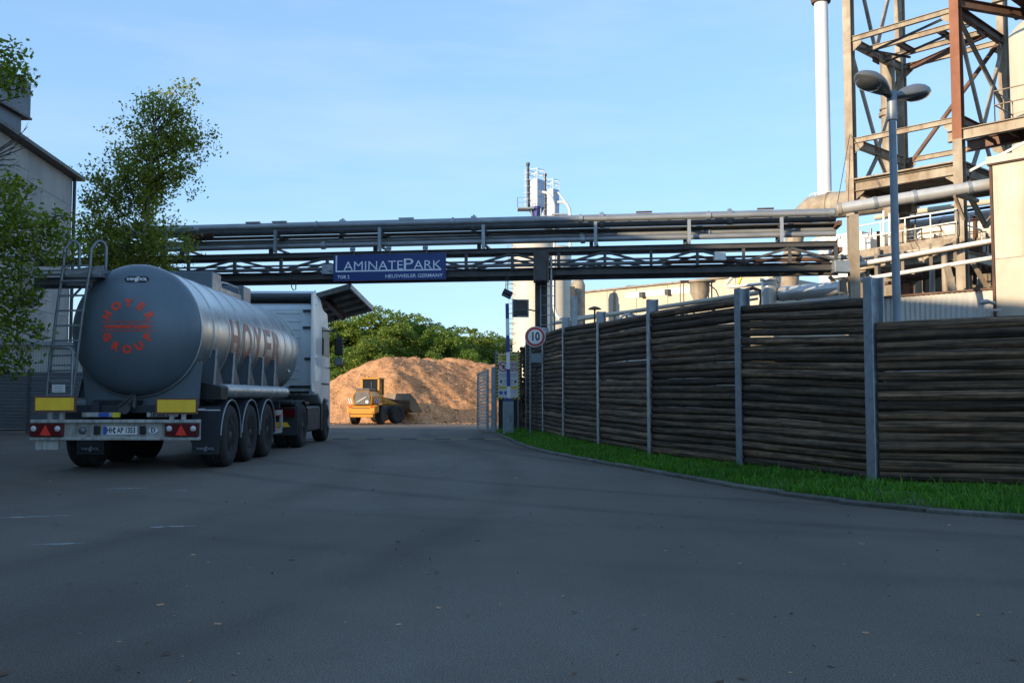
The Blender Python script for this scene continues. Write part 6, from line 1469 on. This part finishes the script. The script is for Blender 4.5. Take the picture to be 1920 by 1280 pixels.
for i in range(3):
    a, b = at(px_[i] + 3, 760, 31 + .25 * i), at(px_[i+1] - 3, 760, 31.25 + .25 * i); a.z = b.z = 0
    for k in range(17):
        z = .16 + k * .108; m = MB(); m.prism([a + Vector((0, 0, z)), a + Vector((0, -.045, z + .02)), a + Vector((0, -.012, z + .1)), a + Vector((0, .02, z + .1))], b - a); part('slat', m, A['grey_fence'], t)
for i, px in enumerate(px_):
    q = at(px, 760, 31 + .25 * i); m = MB(); m.bx(q.x - .05, q.x + .05, q.y - .05, q.y + .05, -.1, 2.06); part('post', m, A['grey_fence'], t)

c0, c1, c2_, c3 = Vector((-5.76, 34, 5.12)), Vector((-5.30, 36.3, 4.55)), Vector((-9.3, 44.4, 4.55)), Vector((-9.5, 40.4, 5.12))
t = thing('canopy_roof', 'dark tilted canopy roof seen from below beyond the truck cab', 'canopy', (-6.5, 38, 0))
m = MB(); m.prism([c0, c1, c2_, c3], (0, 0, .07)); part('roof_sheet', m, A['dark_steel'], t)
for f in (.25, .5, .75):
    a, b = c0 + (c1 - c0) * f, c3 + (c2_ - c3) * f; m = MB(); m.beam(a - Vector((0, 0, .07)), b - Vector((0, 0, .07)), .1, .12); part('purlin', m, A['dark_steel'], t)
for f in (0.0, 1.0):
    a, b = c0 + (c1 - c0) * f, c3 + (c2_ - c3) * f; m = MB(); m.beam(a + Vector((0, 0, -.02)), b + Vector((0, 0, -.02)), .1, .2); part('eave_beam', m, A['dark_steel'], t)
m = MB(); m.beam(c0 + Vector((0, 0, -.02)), c1 + Vector((0, 0, -.02)), .08, .18); part('verge_board', m, A['galv'], t)
m = MB(); m.beam(at(611, 563, 37), at(644, 597, 36), .16, .16); m.beam(at(617, 561, 37), at(649, 594, 36), .06, .08); part('support_arm', m, A['brown_steel'], t)
for px, y_ in ((607, 700), (600, 640)):
    q = at(px - 3, y_, 41); m = MB(); m.bx(q.x - .08, q.x + .08, q.y - .08, q.y + .08, gz(41), 4.7); part('post', m, A['dark_steel'], t)
m = MB()
for k in range(7): q = at(608 + k * 4.2, 597 - k * .9, 40.5); m.tube(q, q - Vector((0, 0, .45 + .25 * math.sin(k * 2))), .012, 4)
part('hanging_strip', m, A['dark_steel'], t)

# ------------------------------------------------------------------ smaller plant pieces behind the fence at the right
def pipe_thing(name, label, pts, r, mat, n=10, ring=None):
    P = pxpath(pts); t = thing(name, label, 'pipe', P[0]); m = MB(); m.path(P, r, n); part('run', m, A[mat], t)
    for f in (ring or ()):
        i = int(f); q = P[i].lerp(P[i+1], f - i); d_ = (P[i+1] - P[i]).normalized(); m = MB(); m.tube(q - d_ * .04, q + d_ * .04, r * 1.3, 12); part('flange', m, A[mat], t)
    return t
pipe_thing('bent_pipe', 'grey pipe with an elbow ending beside the bridge end', [(1500, 484, 29.2), (1598, 482, 28.9), (1612, 483, 28.8), (1617, 488, 28.8), (1618, 500, 28.8)], .075, 'galv', 10, (.3, .8))
pipe_thing('thin_pipe', 'thin pale pipe along the edge of the railed platform', [(1605, 487, 32.6), (1700, 472, 31.9), (1800, 458, 31)], .04, 'cream')
pipe_thing('thin_pipe', 'thin rusty pipe above the white vessel', [(1690, 413, 36), (1770, 401, 35), (1858, 388, 34)], .05, 'rust_pipe')
pipe_thing('roof_pipe', 'pale pipe running level over the plant wall roof', [(1640, 408, 40), (1740, 394, 39), (1858, 378, 38)], .12, 'cream', 12, (.5, 1.5))
pipe_thing('hanging_duct', 'brown duct under the slanted pipe in the shade', [(1690, 520, 36), (1770, 508, 35), (1850, 496, 34)], .2, 'brown_steel', 14)
pipe_thing('drop_pipe', 'pale pipe dropping behind the corrugated screen', [(1748, 470, 35), (1748, 545, 35), (1748, 580, 35)], .1, 'white', 10, (.4,))
pipe_thing('drop_pipe', 'darker pipe dropping beside the leaning strut', [(1812, 440, 34), (1813, 500, 34), (1813, 560, 34)], .09, 'tan_steel', 10, (.5,))
pipe_thing('loop_pipe', 'small looped pipe beside the silver duct stub', [(1395, 545, 35), (1412, 540, 35), (1425, 545, 34.8), (1428, 560, 34.8), (1424, 590, 34.8)], .07, 'rust_pipe', 8)
q = bpt(1583, 5.05, .1); m = MB(); m.box(q, (.55, .35, .36)); single('end_box', m, A['galv'], 'grey junction box at the far right end of the bridge', 'junction box', bev=.01)
for px, py, Y_, sx, sz_, mt, nm, lab in ((1700, 388, 36.5, .6, .5, 'tan_steel', 'motor_box', 'tan motor box under the ribbed tower floor'), (1742, 470, 33, .5, .35, 'white', 'switch_box', 'white switch box on the platform edge'), (1626, 470, 34, .5, .8, 'white', 'switch_box', 'upright white box left of the riser pipes'), (1690, 545, 34, .4, .5, 'rust_steel', 'pump', 'rusty pump body in the gap above the corrugated screen'), (1835, 470, 33, .5, .5, 'tan_steel', 'motor_box', 'tan motor box beside the silo corner')):
    q = at(px, py, Y_); m = MB(); m.box(q, (sx, .5, sz_), Matrix.Rotation(yaw_s, 3, 'Z')); m.tube(q + Vector((0, 0, -sz_ / 2)), q + Vector((0, 0, -sz_ / 2 - .5)), .07, 8); m.tube(q + Vector((0, 0, sz_ / 2)), q + Vector((.1, 0, sz_ / 2 + .12)), sx * .3, 12)
    single(nm, m, A[mt], lab, nm.replace('_', ' '), bev=.015)
t = thing('grated_walkway', 'lower grated walkway with a thin railing before the plant wall', 'walkway', at(1660, 500, 34.5))
pa, pb = at(1648, 506, 34.5), at(1850, 478, 32.2); m = MB(); dv = pb - pa; nn = Vector((-dv.y, dv.x, 0)).normalized(); m.prism([pa, pb, pb + nn, pa + nn], (0, 0, .1)); part('walkway_floor', m, A['tan_steel'], t)
rail3(t, pa + Vector((0, 0, .1)), pb + Vector((0, 0, .1)), .7, 6, 'rust_pipe', .018)

t = thing('process_pipework', 'cluster of thin pale and rusty process pipes above the corrugated screen', 'pipework', at(1730, 540, 35))
pw = random.Random(23)
for k in range(26):
    px = pw.uniform(1628, 1850); Yp = pw.uniform(33.5, 36.5); mt = pw.choice(('white', 'tan_steel', 'rust_pipe', 'galv', 'cream', 'brown_steel'))
    base_y = 500 - (px - 1628) * .13; r_ = pw.choice((.025, .035, .05, .07))
    if k % 3 == 0: pts = [(px, base_y + 60, Yp), (px, base_y - 40 - pw.uniform(0, 40), Yp)]
    elif k % 3 == 1:
        l_ = pw.uniform(30, 90); y_ = base_y + pw.uniform(-50, 40); pts = [(px, y_, Yp), (px + l_, y_ - l_ * .14, Yp - .4)]
    else:
        l_ = pw.uniform(20, 50); y_ = base_y + pw.uniform(-30, 20); pts = [(px, y_ + 45, Yp), (px, y_ + 5, Yp), (px + 2, y_, Yp), (px + 6, y_ - 3, Yp), (px + l_, y_ - 3 - l_ * .13, Yp - .2)]
    if max(p_[0] for p_ in pts) > 1856: continue
    m = MB(); m.path(pxpath(pts), r_, 7); part('pipe', m, A[mt], t)
for px, y0_, y1_ in ((1700, 462, 395), (1716, 458, 398)):
    m = MB(); m.tube(at(px, y0_, 36), at(px, y1_, 36), .025, 5); part('ladder_rail', m, A['tan_steel'], t)
for k in range(9):
    y_ = 458 - k * 7; m = MB(); m.tube(at(1700, y_, 36), at(1716, y_ - 2, 36), .018, 5); part('ladder_rung', m, A['tan_steel'], t)
t = thing('cable_run', 'dark cables sagging along the underside of the pipe bridge', 'cable', bpt(700, 5.1, .1))
for k, (x0, x1, sg) in enumerate(((360, 620, .05), (850, 1120, .07), (1120, 1400, .06), (1400, 1560, .05))):
    n_ = 14; m = MB(); m.path([bpt(x0 + (x1 - x0) * i / n_, 5.22 - sg * math.sin(PI * i / n_) - .02 * math.sin(i * 2.3), .12) for i in range(n_ + 1)], .018, 5); part('cable', m, A['black'], t)

# ================================================================== WOOD CHIP HEAPS
def heap(name, label, cones, x0, x1, y0, y1, n, zb):
    nx, ny = n; X = np.linspace(x0, x1, nx); Yv = np.linspace(y0, y1, ny)
    from mathutils import noise as mn
    V = []
    for y in Yv:
        for x in X:
            z = 0; acc = 0
            for (cx, cy, h, k, rx) in cones:
                d = math.hypot((x - cx) / rx, (y - cy)); q = h - k * max(0.0, math.sqrt(d * d + .5) - .7)
                acc += math.exp(min(20, 3.2 * max(q, -3)))
            z = math.log(acc + 1e-9) / 3.2 if acc > 0 else 0
            nz_ = mn.noise(Vector((x * .35, y * .35, 1.3))) * .26 + mn.noise(Vector((x * 1.1, y * 1.1, 4.0))) * .16 + mn.noise(Vector((x * 3.1, y * 3.1, 7.0))) * .07 + mn.noise(Vector((x * 6.5, y * 6.5, 2.0))) * .05
            gully = abs(mn.noise(Vector((x * .8, y * .12, 9.0)))) * .38
            z = z + (nz_ - gully * .35) * min(1, max(0, z) * .8)
            V.append((x, y, zb + max(-.12, z)))
    Fq = [(j*nx+i, j*nx+i+1, (j+1)*nx+i+1, (j+1)*nx+i) for j in range(ny-1) for i in range(nx-1)]
    me = bpy.data.meshes.new(name); cx = (x0 + x1) / 2; cy = (y0 + y1) / 2
    me.from_pydata([(a - cx, b - cy, c - zb) for a, b, c in V], [], Fq); me.polygons.foreach_set('use_smooth', [True] * len(Fq)); me.materials.append(A['chips'])
    o = bpy.data.objects.new(name, me); COL.objects.link(o); o.location = (cx, cy, zb); o['label'] = label; o['category'] = 'wood chip heap'
    return np.array(V).reshape(ny, nx, 3)
ZG = gz(75)
def cz(py, Y_): return at(960, py, Y_).z - ZG
def cone(px, py, Y_, k=.62, rx=1.0): q = at(px, py, Y_); return (q.x, Y_, q.z - ZG, k, rx)
cones = [cone(722, 672, 83.5, .60, 1.0), cone(690, 684, 83, .60), cone(772, 671, 87, .62, 1.3), cone(748, 671, 85, .6, 1.2), cone(803, 672, 89, .58, 1.4), cone(870, 677, 91, .56, 1.5), cone(835, 672, 91, .55, 1.5), cone(905, 684, 92, .55, 1.6), cone(980, 696, 93, .55, 1.6), cone(1060, 706, 95, .55, 1.6), cone(741, 700, 80.5, .66, .7), cone(668, 703, 82, .62, .9)]
HV = heap('wood_chip_heap', 'huge orange brown heap of wood chips behind the wheel loader', cones, -22, 14, 73.5, 107, (260, 180), ZG)
c2s = [cone(632, 724, 96, .45, 1.2), cone(600, 716, 98, .45, 1.4)]
heap('wood_chip_heap', 'smaller wood chip heap farther back beside the truck cab', c2s, -31, -14, 90, 106, (70, 60), ZG)
# loose chips on the near face and along the foot of the heap
r = np.random.default_rng(21); n = 16000
ny_, nx_, _ = HV.shape
jj = (r.random(n) ** 1.5 * (ny_ * .6)).astype(int); ii = (r.random(n) * (nx_ - 2)).astype(int)
P = HV[jj, ii] + np.c_[r.random(n) * .2, r.random(n) * .25, np.zeros(n)]; keep = P[:, 2] > ZG - .05; P = P[keep]; n = len(P)
a = r.random(n) * 2 * PI; tl = (r.random(n) - .5) * 1.6; sz = (.035 + .09 * r.random(n) ** 2)[:, None]
d = np.c_[np.cos(a), np.sin(a), tl * .6]; e = np.c_[-np.sin(a), np.cos(a), (r.random(n) - .2)]
P[:, 2] += .02
V = np.stack([P - d * sz - e * sz * .45, P + d * sz - e * sz * .45, P + d * sz + e * sz * .45, P - d * sz + e * sz * .45], 1).reshape(-1, 3)
np_obj('wood_chips', V, np.arange(4 * n).reshape(n, 4), A['chip_piece'], kind='stuff')
n = 2500; X = r.uniform(-22, 0, n); Y_ = 74.0 - np.abs(r.normal(0, 1.3, n)); P = np.c_[X, Y_, np.full(n, ZG + .02)]; sz = (.03 + .06 * r.random(n))[:, None]; a = r.random(n) * 2 * PI
d = np.c_[np.cos(a), np.sin(a), np.zeros(n)]; e = np.c_[-np.sin(a), np.cos(a), np.full(n, .4)]
V = np.stack([P - d * sz, P + d * sz, P + d * sz + e * sz, P - d * sz + e * sz], 1).reshape(-1, 3)
np_obj('spilled_chips', V, np.arange(4 * n).reshape(n, 4), A['chip_piece'], kind='stuff')

# ================================================================== TREES
def leaf_quads(P, size, r, flat_=0.0, droop=0.0):
    n = len(P)
    N = r.normal(size=(n, 3)); N[:, 2] += flat_; N /= np.linalg.norm(N, axis=1)[:, None] + 1e-9
    T = r.normal(size=(n, 3)); T[:, 2] -= droop; T -= N * (T * N).sum(1)[:, None]; T /= np.linalg.norm(T, axis=1)[:, None] + 1e-9
    B = np.cross(N, T); s = (size * (.65 + .7 * r.random(n)))[:, None]
    V = np.stack([P - T * s * .5, P + B * s * .3 - T * s * .05, P + T * s * .5, P - B * s * .3 - T * s * .05], 1)
    V[:, 1] += N * s * .08; V[:, 3] += N * s * .08
    return V.reshape(-1, 3)
def limb(m, a, b, r0, r1, rr, sag=0.0, n=6, wob=.12):
    a, b = Vector(a), Vector(b); pts = []; rad = []; L_ = (b - a).length
    w1 = [rr.uniform(-1, 1) for _ in range(3)]
    for i in range(n + 1):
        f = i / n; p = a.lerp(b, f); k = math.sin(PI * f) * L_ * wob * .5
        p += Vector((w1[0] * k, w1[1] * k, w1[2] * k * .6 - sag * f * f * L_)); pts.append(p); rad.append(r0 + (r1 - r0) * f)
    m.path(pts, rad, 6); return pts

# woodland beyond the heap: three grown forms, each tree an object of its own
def forest_tree(seed, hgt, wid, cl, lpc):
    r = np.random.default_rng(seed); rr = random.Random(seed)
    t = thing('broadleaf_tree', '', 'tree', (0, 0, 0), 0, 'trees behind the wood chip heap', world=False)
    m = MB(); limb(m, (0, 0, -.3), (0, 0, hgt * .72), .28, .10, rr, 0, 7, .04)
    P = []
    for k in range(cl):
        u = r.normal(size=3); u /= np.linalg.norm(u); q = r.random() ** .42
        c = np.array([u[0] * wid * q, u[1] * wid * q, hgt * .56 + u[2] * hgt * .43 * q])
        wz = 1 - .45 * max(0, (c[2] / hgt - .55)) * 2; c[0] *= wz; c[1] *= wz
        if k % 3 == 0: limb(m, (0, 0, min(hgt * .7, max(hgt * .2, c[2] * .7))), c * .92, .09, .02, rr, 0, 4)
        rad = (.75 + .75 * r.random()) * wid * .24
        D = r.normal(size=(lpc, 3)); D /= np.linalg.norm(D, axis=1)[:, None]; D[:, 2] = np.abs(D[:, 2]) * 1.1 - .35
        P.append(c + D * rad * (.55 + .5 * r.random(lpc))[:, None] * np.array([1, 1, .72]))
    part('trunk', m, A['bark'], t)
    P = np.concatenate(P); P = P[P[:, 2] > hgt * .06]
    V = leaf_quads(P, .27, r, .8); np_obj('crown', V, np.arange(4 * len(P)).reshape(-1, 4), A['wood_leaf'], parent=t)
    return t
forms = [forest_tree(31, 10, 4.2, 95, 190), forest_tree(32, 10, 3.6, 90, 190), forest_tree(33, 10, 4.8, 105, 190)]
slim = forest_tree(34, 10, 1.3, 40, 80)
spec = [  # px, top py, Y, width factor, form, label
    (628, 592, 112, 1.0, 0, 'broad dark tree nearest the truck cab behind the heap'), (668, 588, 108, 1.0, 1, 'rounded tree left of the tallest one behind the heap'), (706, 578, 110, 1.05, 2, 'tall bushy tree above the peak of the chip heap'),
    (757, 573, 116, .85, 1, 'tallest tree with a narrow domed top beyond the heap'), (742, 606, 102, .95, 0, 'lighter green tree standing in front of the tallest tree'), (792, 598, 112, 1.0, 2, 'wide tree right of the tallest tree beyond the heap'),
    (828, 612, 106, 1.0, 0, 'low spreading tree above the middle of the heap'), (858, 602, 120, .9, 1, 'domed tree farther back above the heap'), (690, 632, 98, 1.0, 2, 'short bushy tree just behind the peak of the heap'),
    (893, 626, 112, 1.0, 2, 'low tree left of the barrier arm behind the heap'), (925, 622, 116, 1.0, 0, 'yellowish tree behind the raised barrier arm'), (960, 628, 114, 1.0, 1, 'tree half hidden behind the cream silo'),
    (648, 640, 98, 1.0, 1, 'dark low tree between the cab and the loader'), (812, 652, 100, .9, 1, 'small round bush like tree above the heap crest'), (880, 655, 103, .9, 0, 'small tree low on the crest near the gate'),
    (590, 600, 108, 1.0, 2, 'tree mostly hidden behind the truck cab'), (1000, 640, 118, 1.0, 2, 'tree hidden behind the bridge pillar'), (612, 668, 97, .9, 0, 'dark undergrowth tree beside the cab mirror'),
]
used = {}
for i, (px, py, Y_, wf, f, lab) in enumerate(spec):
    src = forms[f]
    o = src if f not in used else copy_tree(src); used[f] = 1
    q = at(px, py, Y_); s_ = (q.z - gz(Y_)) / 10.0; s2 = wf * max(s_, .62)
    o.location = (q.x, Y_, gz(Y_)); o.scale = (s2, s2, s_); o.rotation_euler = (0, 0, i * 1.37); o['label'] = lab
q = at(887, 601, 128); slim.location = (q.x, 128, gz(128)); s_ = (q.z + .8) / 10; slim.scale = (s_ * .75, s_ * .75, s_); slim['label'] = 'slim upright poplar like tree rising above the far woodland'

# birch behind the tanker
def birch():
    r = np.random.default_rng(5); rr = random.Random(5); Yb = 27.0
    env = [(150, 318, 362), (165, 296, 366), (200, 252, 340), (228, 238, 392), (262, 212, 402), (290, 176, 388), (310, 158, 372), (345, 178, 340), (375, 160, 338), (400, 148, 346), (430, 140, 355), (465, 168, 346), (500, 175, 338), (560, 190, 330)]
    P0 = at(272, 745, Yb); base = Vector((P0.x, Yb, 0))
    t = thing('birch_tree', 'slender loose crowned birch standing behind the silver tanker', 'tree', base)
    m = MB(); tr_pts = [base + Vector((0, 0, -.2)), at(274, 600, Yb), at(270, 470, Yb), at(276, 380, Yb), at(284, 300, Yb), at(292, 230, Yb), at(312, 190, Yb), at(340, 156, Yb)]
    m.path(tr_pts, [.13, .11, .09, .07, .05, .035, .022, .008], 8)
    part('trunk', m, A['birch_bark'], t)
    m = MB(); P = []
    def trunk_at(py):
        return at(np.interp(py, [156, 190, 230, 300, 380, 470, 600], [340, 312, 292, 284, 276, 270, 274]), py, Yb)
    pys = np.array([e_[0] for e_ in env]); lo_ = np.array([e_[1] for e_ in env]); hi_ = np.array([e_[2] for e_ in env])
    for k in range(235):
        py = 152 + 390 * r.random() ** .9; a, b = np.interp(py, pys, lo_), np.interp(py, pys, hi_)
        if r.random() > (b - a) / 260 + .08: continue
        u = .5 + (r.random() - .5) * (1.02 if r.random() < .8 else .6)
        px = a + (b - a) * u; half = (b - a) / 2 / F * Yb; dy = math.sqrt(max(0, 1 - ((u - .5) * 2) ** 2)) * half * (r.random() * 2 - 1) * .9
        c = at(px, py, Yb + dy); tp = trunk_at(min(590, py + 35 + 60 * abs(u - .5)))
        pts = limb(m, tp, c, .02, .006, rr, .10, 6, .14)
        for j in range(5):          # hanging twigs with their own leaf bunches
            o_ = pts[(4, 5, 6, 6, 5)[j]] + Vector((rr.gauss(0, .22), rr.gauss(0, .22), rr.gauss(-.05, .16)))
            if j < 2: limb(m, pts[(4, 5, 6, 6, 5)[j]], o_, .006, .003, rr, .1, 3)
            nl = int(16 + 26 * r.random()); sp = .07 + .10 * r.random()
            q = np.clip(r.normal(size=(nl, 3)), -1.7, 1.7) * np.array([sp, sp, sp * 1.1]); q[:, 2] -= np.abs(r.normal(size=nl)) * .09
            P.append(np.array(o_) + q)
    for px, py, n_, sp in ((392, 254, 40, .12), (380, 285, 40, .12), (200, 246, 30, .12), (170, 330, 34, .12), (148, 440, 40, .16), (345, 455, 60, .18), (340, 480, 60, .18), (330, 425, 50, .16), (225, 230, 30, .12), (362, 156, 26, .10), (345, 160, 30, .13), (385, 240, 40, .16), (396, 268, 34, .14), (372, 302, 30, .13), (158, 312, 34, .16), (242, 202, 30, .13), (352, 178, 24, .12), (330, 215, 40, .2), (150, 412, 30, .18)):
        c = at(px, py, Yb); limb(m, trunk_at(py + 70), c, .014, .004, rr, .15, 5, .15); P.append(np.array(c) + r.normal(size=(n_, 3)) * sp * np.array([1.3, 1, .8]))
    part('branches', m, A['bark'], t)
    P = np.concatenate(P) - np.array(t.location)
    V = leaf_quads(P, .094, r, .2, .6); np_obj('crown', V, np.arange(4 * len(P)).reshape(-1, 4), A['birch_leaf'], parent=t)
birch()

# near tree whose branches reach in from the left
def near_tree():
    r = np.random.default_rng(9); rr = random.Random(9); Yt = 14.5
    base = Vector((-9.6, Yt, 0))
    t = thing('leafy_tree', 'near tree with hanging leafy branches at the left of the tanker', 'tree', base)
    m = MB(); m.path([base + Vector((0, 0, -.2)), base + Vector((.05, 0, 2)), base + Vector((-.1, .1, 4)), base + Vector((.05, 0, 6.0)), base + Vector((.1, .1, 7.4))], [.2, .17, .13, .08, .03], 10); part('trunk', m, A['bark'], t)
    m = MB(); P = []
    def tk(z): return base + Vector((.0, .05, z))
    def spray(px, py, dY, n_, sx, sz_, z0):
        n_ = int(n_ * .62)
        c = at(px, py, Yt + dY); pts = limb(m, tk(max(1.0, min(6.8, c.z + z0))), c, .03, .006, rr, .06, 7, .10)
        for j in range(5):
            f = .45 + .55 * j / 4; o = pts[int(f * (len(pts) - 1))]
            P.append(np.array(o) + r.normal(size=(max(1, n_ // 7), 3)) * np.array([sx * .8, sx * .8, sz_ * .8]))
        for f in (1, 2, 3):         # leaves along the inner part of the limb, towards the trunk
            o = np.array(pts[f]) + r.normal(size=(26, 3)) * np.array([.24, .3, .22]); P.append(o[o[:, 0] < -7.95 - (o[:, 1] - 14.5) * .53])
        P.append(np.array(c) + r.normal(size=(n_, 3)) * np.array([sx, sx, sz_]))
        for j in range(4):
            e_ = c + Vector((rr.uniform(-1, 1.2) * sx * 2, rr.uniform(-1, 1) * sx * 1.5, rr.uniform(-1, .6) * sz_ * 2)); limb(m, c, e_, .006, .003, rr, .1, 3)
    S_ = [(12, 92, .3, 150, .13, .10, -.6), (34, 100, 0, 60, .10, .07, -.5), (10, 128, .4, 190, .16, .12, -.6), (28, 142, 0, 140, .13, .10, -.6), (48, 140, .2, 80, .10, .08, -.6), (40, 166, .1, 60, .09, .08, -.5), (5, 150, -.3, 150, .15, .12, -.4),
          (22, 345, 0, 170, .14, .10, -.4), (40, 350, .2, 90, .10, .08, -.3), (10, 375, -.2, 190, .16, .12, -.3), (35, 385, .3, 150, .14, .10, -.3), (18, 405, 0, 200, .18, .10, -.2), (60, 412, .4, 150, .15, .08, -.2), (95, 408, .2, 110, .13, .07, -.2), (118, 408, .3, 60, .10, .06, -.2),
          (40, 430, -.2, 220, .2, .10, -.1), (85, 438, .5, 170, .18, .09, -.1), (130, 446, 1.2, 150, .17, .10, 0), (12, 455, 0, 220, .2, .12, 0), (60, 468, .3, 200, .2, .10, 0), (105, 478, .9, 130, .17, .10, .1), (150, 470, 1.5, 120, .16, .10, .1), (20, 500, -.2, 210, .17, .12, .2), (48, 512, 0, 130, .14, .09, .2),
          (14, 545, .2, 190, .15, .12, .3), (40, 560, 0, 110, .12, .10, .4), (64, 560, .1, 60, .10, .07, .4), (10, 590, 0, 170, .14, .12, .4), (35, 605, .2, 110, .12, .09, .5), (62, 612, .1, 70, .10, .07, .6), (74, 628, .1, 50, .08, .05, .7), (12, 640, -.1, 150, .13, .12, .6), (30, 660, .1, 120, .12, .10, .8), (48, 680, .2, 60, .09, .06, .9), (8, 690, 0, 140, .12, .08, .9), (52, 572, .3, 50, .09, .06, .4), (70, 545, .2, 40, .08, .05, .3)]
    for s_ in S_: spray(*s_)
    # bare twigs
    for px, py in ((36, 268), (52, 238), (30, 300), (44, 256), (26, 285), (38, 310), (20, 320), (50, 275)):
        c = at(px, py, Yt); a = at(-15, 300 + (py - 280) * .3, Yt); pts = limb(m, a, c, .014, .004, rr, 0, 5, .2)
        for j in range(3): limb(m, pts[2 + j], pts[2 + j] + Vector((rr.uniform(.05, .2), rr.uniform(-.1, .1), rr.uniform(-.1, .2))), .005, .002, rr, 0, 3)
    limb(m, tk(3.8), at(-15, 300, Yt), .05, .014, rr, 0, 5, .05)
    # the part of the crown outside the frame
    for k in range(55):
        z = 2.2 + 5.6 * r.random(); a = r.random() * 2 * PI; d_ = 1.2 * r.random() ** .5
        c = np.array([base.x - .9 + math.cos(a) * d_, base.y + math.sin(a) * d_ * 1.6, z]); P.append(c + r.normal(size=(60, 3)) * .28)
        if k % 4 == 0: limb(m, tk(min(6.8, z * .85)), c, .03, .008, rr)
    part('branches', m, A['bark'], t)
    P = np.concatenate(P) - np.array(t.location)
    V = leaf_quads(P, .085, r, .3, .5); np_obj('crown', V, np.arange(4 * len(P)).reshape(-1, 4), A['near_leaf'], parent=t)
near_tree()
